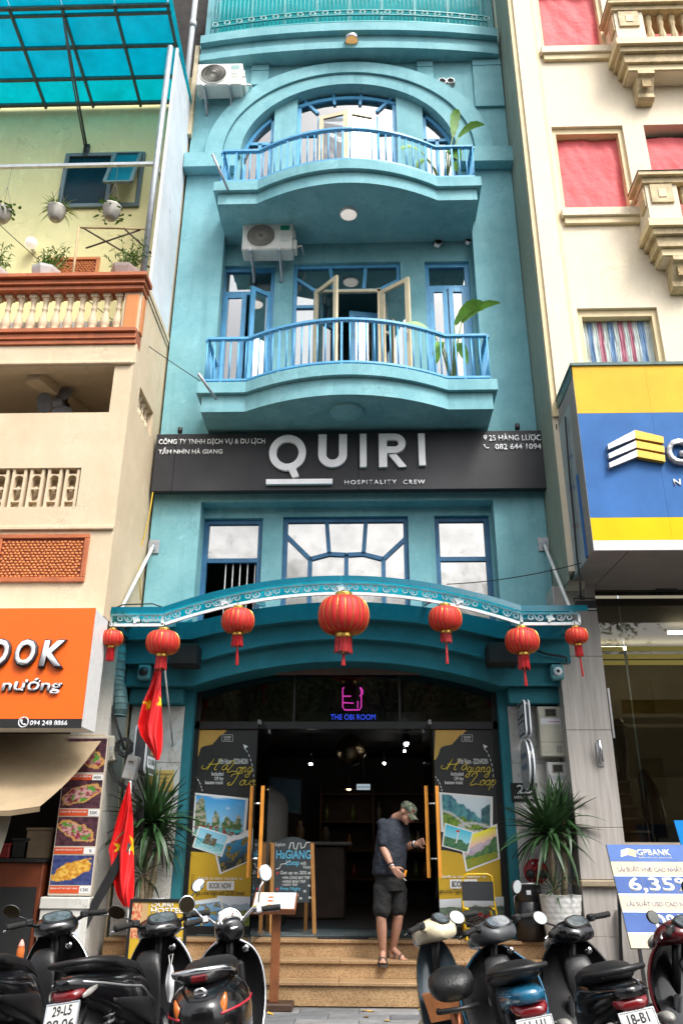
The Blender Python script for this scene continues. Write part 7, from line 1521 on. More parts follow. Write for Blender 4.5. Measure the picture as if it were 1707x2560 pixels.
c0, c1 = PY(cL4(1205, 1630), Y0-.04), PY(cL4(1425, 1455), Y0-.04); pq = thing('licence_plaque', 'gold plaque with small print on the left marble pier', 'plaque', ((c0.x+c1.x)/2, Y0-.04, c0.z)); solid(pq, 'plate', mat('gold_plate', (.55, .40, .12), .4, .12, 5), c0.x, c1.x, Y0-.045, Y0-.032, c0.z, c1.z, .002)
for i, (s, m, h_) in enumerate((('CÔNG TY TNHH DỊCH VỤ & DU LỊCH', PINK, .028), ('TẦM NHÌN HÀ GIANG', PINK, .026), ('25 Hàng Lược - Hà Nội', ORB, .02), ('082 644 1094', ORB, .02))): w_ = (c1.x-c0.x)*(.86, .6, .7, .45)[i]; lettering(pq, s, ((c0.x+c1.x)/2-w_/2, Y0-.046, lerp(c1.z, c0.z, (.25, .42, .62, .8)[i])), (1, 0, 0), (0, 0, 1), w_, h_, m, .001, .02)
c0, c1 = PY(cR3(143, 1625), Y0-.05), PY(cR3(328, 1492), Y0-.05); pq = thing('house_number_plaque', 'black house number plaque reading 25 HÀNG LƯỢC', 'plaque', ((c0.x+c1.x)/2, Y0-.05, c0.z)); solid(pq, 'plate', BLKP, c0.x, c1.x, Y0-.055, Y0-.032, c0.z, c1.z, .004)
w_ = c1.x-c0.x; h_ = c1.z-c0.z; lettering(pq, '25', (c0.x+w_*.22, Y0-.056, c0.z+h_*.4), (1, 0, 0), (0, 0, 1), w_*.56, h_*.5, SLW, .003, .05); lettering(pq, 'HÀNG LƯỢC', (c0.x+w_*.1, Y0-.056, c0.z+h_*.08), (1, 0, 0), (0, 0, 1), w_*.84, h_*.24, SLW, .003, .03)
def seccam(label, c, x, y, Y): p = PY(c(x, y), Y); root = thing('security_camera', label, 'camera', tuple(p)); MB().box((0, .06, 0), (.16, .12, .19), None, .02).build('housing', mat('camera_teal', (.10, .30, .34), .5, .1, 5), root, False); MX = Matrix.Rotation(math.pi/2, 3, 'X'); MB().lathe([(.055, 0), (.055, .02), (.035, .03), (0, .03)], (0, 0, 0), 18, MX).build('lens_ring', RIM if 'right' in label else BLACKP, root, False); MB().sphere((0, -.032, 0), .02, 10).build('lens', BLACKP, root, False)
seccam('small square security camera under the left canopy end', cL4, 1175, 650, 10.16); seccam('small square security camera under the right canopy end', cR3, 480, 672, 10.16)
def speaker(label, c, x0, y0, x1, y1, Y): a, b = PY(c(x0, y1), Y), PY(c(x1, y0), Y); root = thing('loudspeaker', label, 'speaker', (a.x, Y, a.z)); w_, h_ = b.x-a.x, b.z-a.z; MB().box((w_/2, .14, h_/2), (w_, .28, h_), None, .015).build('cabinet', mat('speaker_cloth', (.006, .006, .007), .8, .2, 20, .2, 150), root, False); MB().bx(.015, w_-.015, -.008, -.001, .02, h_-.02).build('grille', MATS['speaker_cloth'], root, False); MB().bx(w_*.3, w_*.7, .25, .45, h_*.4, h_*.6).build('bracket', DARKM, root, False)
speaker('black loudspeaker under the left side of the canopy', cD, 238, 236, 333, 304, 9.86); speaker('black loudspeaker under the right side of the canopy', cD, 1243, 232, 1335, 300, 9.86)
# hydrant inlet
c = PY(cPR(1240, 1690), 10.44); hy = thing('fire_inlet', 'red wall fire inlet with two capped outlets above the bin', 'fire inlet', (c.x, 10.44, c.z)); FRD = mat('fire_red', (.42, .02, .025), .4, .15, 6, .05, 40); MX = Matrix.Rotation(math.pi/2, 3, 'X')
MB().lathe([(0, 0), (.24, 0), (.24, -.03), (.2, -.04), (0, -.04)], (0, .02, .01), 28, MX).build('back_plate', FRD, hy, False); MB().tube([(-.13, -.06, -.02), (0, -.02, .1), (.13, -.06, -.02)], .05, 10).build('manifold', FRD, hy, False)
for s in (-1, 1): MB().lathe([(0, .1), (.08, .1), (.085, .08), (.085, 0), (0, 0)], (s*.13, -.04, -.03), 18, MX).build('outlet_cap', BLACKP, hy, False); MB().lathe([(0, .02), (.03, .02), (.03, 0)], (s*.06, -.04, .17), 12, MX).build('screw_cap', STEEL, hy, False); MB().tube([(s*.12, -.13, -.05), (s*.1, -.12, -.3), (s*.04, -.1, -.33)], .004, 5).build('chain', STEEL, hy, False)
hy.scale = (.58, .58, .58)
# bin
a, b = PY(cS3(648, 450), 10.36), PY(cS3(785, 125), 10.36); bi = thing('waste_bin', 'black cylindrical waste bin beside the right pier', 'bin', ((a.x+b.x)/2, 10.44, .56)); r_ = (b.x-a.x)/2; h_ = b.z-.56
MB().lathe([(0, .0), (r_*.96, 0), (r_*.96, h_*.66), (r_*.9, h_*.67), (r_*.9, h_*.68), (r_*.98, h_*.69), (r_*.98, h_*.97)], n=32).build('body', mat('bin_black', (.012, .012, .014), .3, .2, 5), bi, False); MB().lathe([(r_*.99, h_*.965), (r_*1.01, h_*.985), (r_*.98, h_), (r_*.8, h_), (r_*.78, h_*.9), (0, h_*.9)], n=32).build('steel_rim', STEEL, bi, False); MB().box((-.01, -r_*.985, h_*.83), (.05, .004, .045)).build('sticker', RIM, bi, False)
# yellow folding chair
YCH = 10.5; ch = thing('folding_chair', 'small yellow tube folding chair with black sling on the top step', 'chair', (PY(cPR(600, 2300), YCH).x, YCH, .56)); YT = mat('yellow_tube', (.66, .42, .01), .35, .12, 8); SLG = mat('black_sling', (.02, .024, .028), .8, .2, 12, .3, 120)
k3 = lambda x, y, Y: PY(cPR(x, y), Y)
bl_, br_ = k3(432, 2440, 10.32), k3(850, 2440, 10.36)
t0 = [k3(*q, 10.42) for q in ((425, 2010), (422, 1800), (440, 1735), (480, 1712), (700, 1710), (745, 1735), (760, 1800), (775, 2010))]
fr_ = [Vector((k3(450, 2300, 10.38).x, 10.38, .565))]+t0+[Vector((k3(835, 2300, 10.38).x+.01, 10.38, .565))]
MB().tube(fr_, .012, 8).build('back_frame', YT, ch)
xl2, xr2 = t0[0].x, t0[-1].x; zs1 = k3(600, 2095, 10.4).z
MB().tube([(xl2+.01, 10.38, .68), (xr2-.005, 10.38, .68)], .01, 8).build('stretcher', YT, ch)
for x in (xl2+.02, xr2-.02): MB().tube([(x, 10.34, zs1-.0), (x, 10.66, zs1+.02), (x, 10.72, .565)], .011, 8).build('seat_tube', YT, ch); MB().tube([(x, 10.66, zs1), (x, 10.3, .57)], .011, 8).build('front_leg', YT, ch)
MB().tube([(xl2, 10.36, zs1), (xl2+.06, 10.36, zs1)], .013, 8).build('arm_stub', YT, ch)
MB().bx(xl2+.0, xr2-.0, 10.405, 10.415, k3(600, 2005, 10.41).z, k3(600, 1792, 10.41).z).build('back_sling', SLG, ch); MB().bx(xl2+.03, xr2-.03, 10.36, 10.68, zs1-.012, zs1+.0).build('seat_sling', SLG, ch)
# ================================================================ cables
def cable(label, pts, r_=.008, m=CABLE): tag(MB().tube(pts, r_, 6).build('cable', m), label, 'cable', 'cables strung on the facades')
cable('thin wire sagging from the hanging pot down to the lower balcony', sag(PY(cL2(-60, 160), 9.2), PY(cB(165, 845), 9.85), .12), .006)
cable('thin wire from the blue fascia side to the canopy roof', sag(PX(cR2(470, 2100), GX-.03), PY(cC(1145, 598), 10.3), .05), .006)
cable('yellow wire dropping from the signboard end', [PY(cL3(*q), 10.35) for q in ((1428, 1310), (1400, 1500), (1350, 1720), (1300, 1860), (1298, 2000), (1315, 2315))], .008, mat('yellow_wire', (.65, .42, .02), .5))
cable('black wire across the left end of the canopy roof', [PY(cD(*q), 9.5) for q in ((65, 128), (100, 115), (190, 112), (225, 124))], .008)
cable('black wire drooping from the red lantern to the right canopy post', [PY(cR3(*q), 10.1) for q in ((330, 520), (400, 545), (500, 560), (545, 570), (540, 600))], .014)
def bundle(label, paths, r_):
    p0 = paths[0][0]; root = thing('cable_bundle', label, 'cables', tuple(p0))
    for p in paths: MB().tube(p, r_, 6).build('strand', CABLE, root)
bundle('bundle of black cables running down the left pier beside the duct', [[PY(cL4(x+random.uniform(-8, 8), y), 9.95+random.uniform(-.04, .04)) for x, y in ((765, 340), (830, 440), (870, 640), (900, 860), (935, 1010), (975, 1150), (1020, 1290))] for i in range(9)], .009)
bundle('thick bundle of black cables slanting down behind the menu board', [[PY(cML(x+i*5+random.uniform(-6, 6), y+i*7), 9.75) for x, y in ((1210, 560), (1130, 740), (1060, 880), (960, 1060), (850, 1250), (760, 1420), (700, 1600))] for i in range(10)], .011)
bundle('tangle of looped black wires around the junction boxes', [[PY(cL4(1000+60*math.cos(i*.8+t*.9)+i*8, 1250+70*math.sin(i*.8+t*.9)+t*4), 9.88) for t in range(9)] for i in range(5)], .008)
bundle('loose black wires hanging below the junction boxes', [[PY(cL4(x+i*9, y+i*5+random.uniform(-15, 15)), 9.95) for x, y in ((880, 1440), (930, 1530), (1010, 1590), (1090, 1600), (1120, 1700), (1110, 1850+i*20))] for i in range(7)], .008)
cable('black wire bundle down the right end of the facade', [PX(cR2(*q), GX-.04) for q in ((300, 1150), (310, 1500), (315, 2000), (345, 2352))], .007); cable('coiled black wire along the blue edge strip', [PX(cR2(*q), GX-.04) for q in ((360, 1100), (390, 1500), (420, 1800), (440, 2050), (460, 2200), (470, 2352))], .012)
cable('black cable beside the meter boxes on the right pier', [PY(cR3(*q), 10.45) for q in ((525, 880), (545, 1000), (552, 1180), (550, 1330), (575, 1440), (600, 1520), (590, 1650))], .01)
c = PY(cL4(985, 700), 10.0); pu = thing('flexible_duct', 'teal painted flexible duct running down beside the left canopy end', 'duct', (c.x, 10.0, c.z)); pts = [PY(cL4(*q), 10.0) for q in ((975, 440), (970, 560), (965, 680), (960, 740), (980, 820), (990, 920), (975, 1010))]
MB().tube([Vector(pts[0]).lerp(pts[0], 0)]+pts, .085, 14).build('duct', mat('duct_teal', (.14, .26, .27), .6, .25, 8), pu)
for i in range(12): t = i/11*5.99; k = int(t); q = Vector(pts[k]).lerp(pts[k+1], t-k); MB().tube([(q.x+.088*math.cos(a), q.y+.088*math.sin(a), q.z) for a in [j*math.pi/8 for j in range(16)]], .008, 5, closed=True).build('duct_ring', MATS['duct_teal'], pu)
# fallen leaves on the pavement
LFY = mat('fallen_leaf', (.50, .27, .03), .7, .3, 20)
for (x, y), lb in (((760, 908), 'larger yellow leaf on the paving below the middle of the steps'), ((812, 915), 'small yellow leaf close right of the larger one'), ((745, 945), 'yellow leaf lying nearest below the larger one'), ((905, 968), 'yellow leaf at the bottom edge between menu stand and cream scooter'), ((200, 935), 'yellow leaf at the foot of the menu stand'), ((1080, 905), 'curled brown leaf left of the cream scooter')):
    p = PZ(cS2(x, y), .006); q = MB(); q.loft([[(0, 0, 0)]*3, [(.025, -.022, .008), (.03, 0, .0), (.025, .022, .01)], [(.06, -.02, .012), (.06, 0, .002), (.06, .02, .006)], [(.1, 0, .02)]*3], False, False); o = q.build('fallen_leaf', LFY); o.location = p; o.rotation_euler = (0, 0, random.uniform(0, 6)); tag(o, lb, 'leaf', 'fallen leaves on the paving')
# ================================================================ scooters
TYR = mat('tyre_rubber', (.016, .016, .016), .8, .25, 20, .4, 80); RIMM = mat('wheel_alloy', (.10, .10, .105), .4, .2, 12, metal=.6); CHR = mat('chrome', (.72, .73, .75), .12, .08, 12, metal=1.); GRIP = mat('grip_rubber', (.006, .006, .006), .7, .2, 30, .5, 150)
BPL = mat('scooter_black_plastic', (.0075, .0075, .0085), .42, .25, 10, .12, 110); SEATM = mat('seat_vinyl', (.007, .007, .0075), .42, .25, 8, .2, 90); MIRG = mat('mirror_glass', (.62, .65, .65), .03, metal=1.); AMB = mat('amber_lens', (.55, .13, .01), .2, spec=.8); CLR = mat('clear_lens', (.28, .27, .25), .12, .2, 20, spec=.8); REDL = mat('red_lens', (.17, .006, .009), .18, .2, 15, spec=.8); PLT = mat('number_plate', (.62, .62, .60), .45, .12, 6); PLI = mat('plate_ink', (.03, .03, .035), .6); ENG = mat('engine_alloy', (.12, .12, .125), .5, .3, 12, .15, 60, metal=.5)
def paint(name, c): return mat(name, c, .2, .2, 14, .015, 40, coat=.5, spec=.5)
def ell(y, zc, hw, hh, n=18, p=2.5, xo=0.):
    P_ = []
    for k in range(n):
        a = 2*math.pi*k/n; ca, sa = math.cos(a), math.sin(a); P_.append((xo+hw*math.copysign(abs(ca)**(2/p), ca), y, zc+hh*math.copysign(abs(sa)**(2/p), sa)))
    return P_
def smooth(secs, k=4):
    """Catmull-Rom through the sections"""
    out = []; n = len(secs)
    for i in range(n-1):
        p0, p1, p2, p3 = secs[max(0, i-1)], secs[i], secs[i+1], secs[min(n-1, i+2)]
        for s in range(k):
            t = s/k; out.append([tuple(.5*((2*b)+(-a+c)*t+(2*a-5*b+4*c-d)*t*t+(-a+3*b-3*c+d)*t**3) for a, b, c, d in zip(q0, q1, q2, q3)) for q0, q1, q2, q3 in zip(p0, p1, p2, p3)])
    return out+[secs[-1]]
def scooter(label, cat, head, yhead, tail, lean, steer, style, body, accent, plate=None, seatcol=None, mirrors=(1, 1), zh=1.0, cowl=None, inner=None, hdg=None, side=None, name='motor_scooter', ztop=0.):
    cowl = cowl or body; inner = inner or BPL
    Hw = Vector(PY(head, yhead)); Tw = Vector(PY(tail, yhead-1.12)) if tail else None
    yaw = hdg if hdg is not None else math.atan2(-(Hw.x-Tw.x), Hw.y-Tw.y)
    M = Matrix.Rotation(yaw, 3, 'Z') @ Matrix.Rotation(-lean, 3, 'Y')
    hl = Vector((0, .42, 1.0)); loc = Hw-M @ hl; loc.z = 0
    root = thing(name, label, cat, loc, M.to_euler(), 'scooters parked along the kerb')
    def df(p):
        x, y, z = p
        if style == 'electric' or y > .2: return (x, y, z)
        k = min(1, (.2-y)/.35); k = k*k*(3-2*k); return (x, .2+(y-.2)*.87, z+.10*k*max(0, min(1, (z-.3)/.2)))
    def B(mb, nm, m, par=root):
        mb.v = [df(p) for p in mb.v]; return mb.build(nm, m, par, False)
    B0 = lambda mb, nm, m, par=root: mb.build(nm, m, par, False)
    S = Matrix.Rotation(steer, 3, 'Z'); piv = Vector((0, .52, 0)); sv = lambda p: S @ (Vector(p)-piv)+piv
    def BS(mb, nm, m, par=root): mb.v = [tuple(sv(p)) for p in mb.v]; return mb.build(nm, m, par, False)
    MY = Matrix.Rotation(math.pi/2, 3, 'Y')
    # wheels
    rw = .215 if style == 'electric' else .26
    for yw, st_ in ((-.55, 0), (.66, 1)):
        t = MB(); t.lathe([(rw-.055, -.04), (rw-.02, -.048), (rw, -.03), (rw+.008, 0), (rw, .03), (rw-.02, .048), (rw-.055, .04), (rw-.055, -.04)], (0, yw, rw+.008), 30, MY); wn = (BS if st_ else B0)(t, 'wheel', TYR)
        t = MB(); t.lathe([(rw-.06, -.035), (rw-.05, -.035), (rw-.05, .035), (rw-.06, .035), (rw-.075, 0), (rw-.06, -.035)], (0, yw, rw+.008), 28, MY); t.lathe([(0, -.05), (.045, -.05), (.05, 0), (.045, .05), (0, .05)], (0, yw, rw+.008), 14, MY)
        for k in range(6): a = k*math.pi/3; t.bar((0, yw+.04*math.cos(a), rw+.008+.04*math.sin(a)), (0, yw+(rw-.065)*math.cos(a+.2), rw+.008+(rw-.065)*math.sin(a+.2)), .022, .026, (1, 0, 0))
        (BS if st_ else B0)(t, 'rim', RIMM, wn)
    for s in (-1, 1): BS(MB().tube([(s*.075, .66, rw), (s*.07, .53, .62)], [.022, .026], 10), 'fork', ENG)
    f = MB(); secs = []
    for i in range(11):
        a = R(-10+19*i); r_ = rw+.045; secs.append([(s*.065*(1-.25*abs(i-5)/5), .66+(r_-abs(s)*.018)*math.cos(a), rw+(r_-abs(s)*.03)*math.sin(a)) for s in (-1, -.6, 0, .6, 1)])
    f.loft(secs, False, False); BS(f, 'front_fender', body)
    if style != 'electric':
        # leg shield: outer skin and inner panel, curving back at the sides
        o, i_ = [], []
        WS = {'retro': ((.3, .15, .34), (.42, .19, .47), (.58, .215, .54), (.74, .21, .56), (.86, .16, .55), (.93, .06, .53)), 'underbone': ((.33, .13, .36), (.45, .24, .44), (.6, .27, .5), (.74, .24, .54), (.84, .15, .55), (.9, .07, .54))}.get(style, ((.28, .13, .36), (.42, .21, .46), (.58, .255, .53), (.74, .235, .57), (.88, .16, .58), (.96, .07, .55)))
        for z, hw, y in WS:
            o.append([(hw*u, y+.075*(1-u*u)-.05*abs(u)**3, z) for u in (-1, -.8, -.5, -.2, 0, .2, .5, .8, 1)]); i_.append([(hw*.96*u, y-.03+.03*(1-u*u)-.05*abs(u)**3, z+.004) for u in (-1, -.8, -.5, -.2, 0, .2, .5, .8, 1)])
        o, i_ = smooth(o), smooth(i_)
        LS = B(MB().loft(o, False, False), 'leg_shield', body); B(MB().loft(i_, False, False), 'inner_panel', inner, LS)
        e = MB(); 
        for s in (0, 8): e.tube([r_[s] for r_ in o], .011, 7)
        B(e, 'shield_trim', CHR if style == 'retro' or accent is CHR else accent, LS)
        k = MB(); k.loft(smooth([ell(.36, .82, .085, .05), ell(.30, .70, .10, .10), ell(.28, .5, .09, .09), ell(.25, .36, .07, .04)], 3)); B(k, 'knee_panel', inner, LS) if style != 'retro' else B(MB().bx(-.1, .1, .42, .5, .62, .8, .02), 'glove_box', inner, LS)
        MXk = Matrix.Rotation(math.pi/2+.3, 3, 'X'); kx = .12; B(MB().lathe([(0, .012), (.02, .012), (.026, 0)], (kx, .475, .86), 14, MXk), 'key_lock', CHR, LS)
        fb = MB(); fb.loft(smooth([ell(.42, .30, .13, .03), ell(.2, .285, .15, .035), ell(-.05, .29, .155, .04), ell(-.2, .33, .14, .06)], 3)); B(fb, 'floorboard', BPL)
        if style == 'underbone': c = MB(); c.loft(smooth([ell(.42, .74, .06, .1), ell(.2, .6, .075, .12), ell(0, .58, .085, .13), ell(-.2, .6, .1, .12)], 3)); B(c, 'centre_spine', BPL)
        if style == 'retro': prof_ = [(.12, .44, .10, .12), (.0, .52, .16, .15), (-.25, .53, .21, .18), (-.5, .53, .225, .19), (-.72, .535, .19, .165), (-.86, .545, .11, .10), (-.9, .55, .04, .04)]
        elif style == 'underbone': prof_ = [(.05, .58, .06, .09), (-.15, .6, .10, .085), (-.4, .62, .115, .08), (-.65, .66, .11, .06), (-.82, .68, .09, .045), (-.9, .69, .05, .028)]
        else: prof_ = [(.16, .42, .10, .11), (.02, .52, .15, .14), (-.25, .575, .18, .145), (-.5, .61, .175, .125), (-.72, .66, .14, .09), (-.88, .70, .085, .05), (-.95, .715, .03, .02)]
        bd = MB(); bd.loft(smooth([ell(y, z, hw, hh, 20, 2.7) for y, z, hw, hh in prof_], 4)); RB_ = B(bd, 'rear_body', body)
        for s in (-1, 1):
            st_ = MB(); st_.tube([(s*(hw+.003)*.985, y, z+hh*.25) for y, z, hw, hh in prof_[1:-1]], .007, 6); B(st_, 'side_stripe', accent, RB_)
            if style == 'modern': p2 = MB(); p2.loft(smooth([ell(.05, .47, .012, .05, 10, 2, s*.135), ell(-.2, .50, .014, .055, 10, 2, s*.178), ell(-.45, .54, .012, .04, 10, 2, s*.176), ell(-.62, .59, .006, .01, 10, 2, s*.15)], 3)); B(p2, 'side_cover', BPL, RB_)
        ztp = {'retro': .70, 'underbone': .70, 'modern': .695}[style]
        if style == 'retro': sp_ = [(.1, ztp, .06, .03), (.02, ztp+.02, .12, .06), (-.2, ztp+.035, .145, .065), (-.45, ztp+.045, .14, .065), (-.66, ztp+.04, .10, .05), (-.74, ztp+.03, .04, .02)]
        else: sp_ = [(.12, ztp-.03, .05, .03), (.03, ztp+.0, .10, .05), (-.2, ztp+.015, .135, .055), (-.36, ztp+.045, .14, .06), (-.6, ztp+.07, .125, .055), (-.76, ztp+.085, .08, .035), (-.8, ztp+.085, .03, .015)]
        se = MB(); se.loft(smooth([ell(y, z, hw, hh, 18, 2.6) for y, z, hw, hh in sp_], 4)); SE = B(se, 'seat', seatcol or SEATM)
        for s in (-1, 1): q = MB(); q.tube([(s*hw*.99, y, z-.006) for y, z, hw, hh in sp_[1:-1]], .006, 5); B(q, 'seat_piping', BPL, SE)
        gr = MB()
        gz_ = ztp+.06 if style != 'retro' else ztp+.03
        gr.tube([(-.15, -.42, gz_-.02), (-.16, -.6, gz_+.02), (-.13, -.82, gz_+.05), (0, -.88, gz_+.055), (.13, -.82, gz_+.05), (.16, -.6, gz_+.02), (.15, -.42, gz_-.02)], .016, 8); B(gr, 'grab_rail', CHR if style == 'retro' else BPL)
        # tail
        tz = {'retro': .56, 'underbone': .66, 'modern': .70}[style]; ty = {'retro': -.86, 'underbone': -.86, 'modern': -.92}[style]
        if style == 'retro':
            B(MB().sphere((0, ty+.02, tz-.08), (.075, .05, .07), 14), 'tail_light', REDL); B(MB().lathe([(0, .02), (.035, .02), (.04, 0)], (0, ty+.07, tz+.11), 16, Matrix.Rotation(math.pi/2+.7, 3, 'X')), 'fuel_cap', CHR); B(MB().bx(-.045, .045, ty+.045, ty+.075, tz+.165, tz+.2, .008), 'reflector', REDL)
            for s in (-1, 1): B(MB().loft(smooth([ell(-.80, .65, .006, .012, 10, 2, s*.135), ell(-.825, .61, .017, .035, 10, 2, s*.125), ell(-.85, .56, .012, .035, 10, 2, s*.1), ell(-.87, .52, .003, .008, 10, 2, s*.085)], 3)), 'turn_signal', AMB)
        else:
            B(MB().loft(smooth([ell(ty+.1, tz-.03, .10, .03, 14), ell(ty+.03, tz-.04, .09, .034, 14), ell(ty-.015, tz-.05, .06, .024, 14)], 3)), 'tail_light', REDL)
            for s in (-1, 1):
                if style == 'underbone' or side == 'stalk': B(MB().loft(smooth([ell(ty+.04, tz-.13, .02, .02, 10, 2, s*.13), ell(ty-.0, tz-.13, .035, .03, 10, 2, s*.15), ell(ty-.05, tz-.13, .03, .025, 10, 2, s*.155), ell(ty-.08, tz-.13, .006, .006, 10, 2, s*.155)], 3)), 'turn_signal', CLR); B(MB().tube([(s*.05, ty+.08, tz-.11), (s*.13, ty+.03, tz-.13)], .016, 8), 'signal_stalk', BPL); B(MB().sphere((s*.153, ty-.02, tz-.13), (.018, .04, .016), 8), 'signal_bulb', AMB)
                else: B(MB().loft(smooth([ell(ty+.14, tz-.025, .004, .01, 10, 2, s*.128), ell(ty+.07, tz-.04, .009, .018, 10, 2, s*.115), ell(ty+.02, tz-.055, .005, .01, 10, 2, s*.095)], 3)), 'turn_signal', CLR)
        mg = MB(); mg.loft([[(x, ty+.12, tz-.1), (x, ty-.02, tz-.2), (x, ty-.1, tz-.36), (x, ty-.085, tz-.37), (x, ty+.02, tz-.22), (x, ty+.13, tz-.14)] for x in (-.075, .075)], True); B(mg, 'rear_mudguard', BPL)
        if plate:
            c = Vector(df((0, ty-.04, tz-.135))); tl_ = R(-24); Mx = Matrix.Rotation(tl_, 3, 'X'); PL = MB(); PL.box(c, (.19, .006, .14), Mx, .002); PP = B0(PL, 'number_plate', PLT)
            q = MB()
            for a in ((0, .068, .19, .006), (0, -.068, .19, .006), (.092, 0, .006, .13), (-.092, 0, .006, .13)): q.box(c+Mx @ Vector((a[0], -.004, a[1])), (a[2], .006, a[3]), Mx)
            B0(q, 'plate_rim', CHR, PP)
            ux, uz = Vector((1, 0, 0)), Mx @ Vector((0, 0, 1))
            lettering(PP, plate[0], c+Mx @ Vector((-.055, -.0035, .008)), ux, uz, .11, .048, PLI, .0008, .03, world=False); lettering(PP, plate[1], c+Mx @ Vector((-.078, -.0035, -.058)), ux, uz, .156, .05, PLI, .0008, .03, world=False)
        # running gear
        en = MB(); en.loft(smooth([ell(-.05, .27, .07, .06), ell(-.25, .28, .09, .09), ell(-.5, .27, .075, .08), ell(-.66, .265, .05, .05)], 3)); B(en, 'engine', ENG)
        ex = MB(); ex.tube([(.1, -.1, .2), (.13, -.35, .2), (.15, -.45, .24)], .022, 8); ex.loft(smooth([ell(-.42, .24, .045, .045, 14, 2, .155), ell(-.6, .28, .058, .058, 14, 2, .16), ell(-.85, .33, .055, .055, 14, 2, .165), ell(-.92, .345, .02, .02, 14, 2, .165)], 3)); B(ex, 'exhaust', BPL)
        for s in (-1, 1):
            sh = MB(); sh.tube([(s*.1, -.62, .3), (s*.1, -.55, .58)], .014, 8); h = [(s*.1+.03*math.cos(a), lerp(-.605, -.56, a/50)+.03*math.sin(a), lerp(.34, .54, a/50)) for a in [i*.5 for i in range(100)]]; sh.tube(h, .006, 5); B(sh, 'shock_absorber', ENG)
    else:
        # light electric scooter: deck, stem shield, post seat, rear fender
        o = smooth([[(hw*u, y+.05*(1-u*u), z) for u in (-1, -.8, -.4, 0, .4, .8, 1)] for z, hw, y in ((.26, .14, .34), (.4, .165, .42), (.6, .16, .50), (.78, .135, .54), (.9, .085, .54), (.94, .03, .53))]); i_ = [[(x*.95, y-.035, z+.003) for x, y, z in r_] for r_ in o]
        LS = B(MB().loft(o, False, False), 'leg_shield', body); B(MB().loft(i_, False, False), 'inner_panel', inner, LS)
        bg2 = MB(); bg2.loft([[(x*w_, y, z) for x in (-1, 1) for y in (([.36, .44] if x < 0 else [.44, .36]))] for z, w_ in ((.48, .11), (.64, .135))], True, smooth=False); B(bg2, 'storage_pocket', mat('tan_leather', (.24, .085, .025), .55, .25, 10, .15, 60), LS)
        fb = MB(); fb.loft(smooth([ell(.4, .27, .14, .03, 18, 4), ell(.1, .25, .165, .035, 18, 4), ell(-.25, .25, .165, .04, 18, 4), ell(-.38, .27, .12, .04, 18, 4)], 3)); B(fb, 'deck', inner)
        B(MB().tube([(0, -.38, .3), (0, -.42, .66)], [.04, .032], 12), 'seat_post', mat('copper_tube', (.32, .10, .04), .3, .2, 8, metal=.5))
        se = MB(); se.loft(smooth([ell(-.2, .76, .03, .02), ell(-.25, .77, .08, .05), ell(-.36, .78, .115, .075), ell(-.48, .80, .13, .085), ell(-.58, .79, .11, .07), ell(-.63, .78, .05, .03)], 4)); B(se, 'seat', SEATM); gr = MB(); gr.tube([(-.1, -.5, .68), (-.11, -.66, .7), (0, -.72, .705), (.11, -.66, .7), (.1, -.5, .68)], .014, 8); B(gr, 'grab_rail', BPL)
        fe = MB(); fe.loft(smooth([ell(-.42, .46, .05, .04), ell(-.52, .5, .1, .06), ell(-.68, .49, .115, .07), ell(-.82, .42, .1, .07), ell(-.9, .34, .05, .04)], 4)); B(fe, 'rear_fender', body); B(MB().sphere((0, -.86, .44), (.06, .03, .03), 12), 'tail_light', REDL)
        B(MB().tube([(-.06, -.3, .26), (-.07, -.6, .22)], .03, 8), 'swing_arm', ENG)
        B(MB().tube([(.06, -.3, .26), (.07, -.6, .22)], .03, 8), 'swing_arm', ENG)
    # side stand
    B(MB().tube([(-.08, -.02, .26), (-.2, .06, .02)], .013, 8), 'side_stand', DARKM)
    # steering head: stem, cowl, instrument, bars
    BS(MB().tube([(0, .58, .6), (0, .47, .96)], .03, 10), 'steering_stem', BPL)
    if style == 'retro':
        c = MB(); c.loft(smooth([ell(.56, .97, .05, .045), ell(.52, .985, .09, .075), ell(.46, .99, .095, .085), ell(.40, .99, .08, .07), ell(.38, .99, .06, .05)], 3)); C_ = BS(c, 'handlebar_cowl', cowl)
        Mi = Matrix.Rotation(R(52), 3, 'X'); BS(MB().lathe([(.085, -.02), (.085, .015), (.07, .022), (.068, .012)], (0, .44, 1.05), 26, Mi), 'dial_ring', CHR, C_); BS(MB().lathe([(0, .013), (.07, .013)], (0, .44, 1.05), 26, Mi), 'dial', mat('dial_face', (.42, .42, .38), .2, .15, 20, spec=.8), C_)
        q = Mi @ Vector((0, 0, .016)); qq = Vector((0, .44, 1.05))+q; BS(MB().bar(qq, qq+Mi @ Vector((.03, .035, 0)), .006, .004), 'needle', REDL, C_)
    else:
        w_ = .115 if style == 'electric' else .13
        c = MB(); c.loft(smooth([ell(.62, .93, .05, .03), ell(.57, .965, w_*.9, .06), ell(.48, .99, w_*1.15, .075), ell(.38, .985, w_, .06), ell(.33, .97, w_*.55, .035)], 4)); C_ = BS(c, 'handlebar_cowl', cowl)
        Mi = Matrix.Rotation(R(38), 3, 'X'); ic = Vector((0, .395, 1.042 if style != 'electric' else 1.05)); dk_ = 1 if style != 'electric' else .62; d = MB(); d.prism([(dk_*w_*.78*math.copysign(abs(math.cos(a))**.7, math.cos(a)), .058*math.copysign(abs(math.sin(a))**.7, math.sin(a))) for a in [k*math.pi/12 for k in range(24)]], lambda u, v, dd_: tuple(ic+Mi @ Vector((u, v, dd_))), -.02, .012); BS(d, 'instrument_panel', BPL, C_)
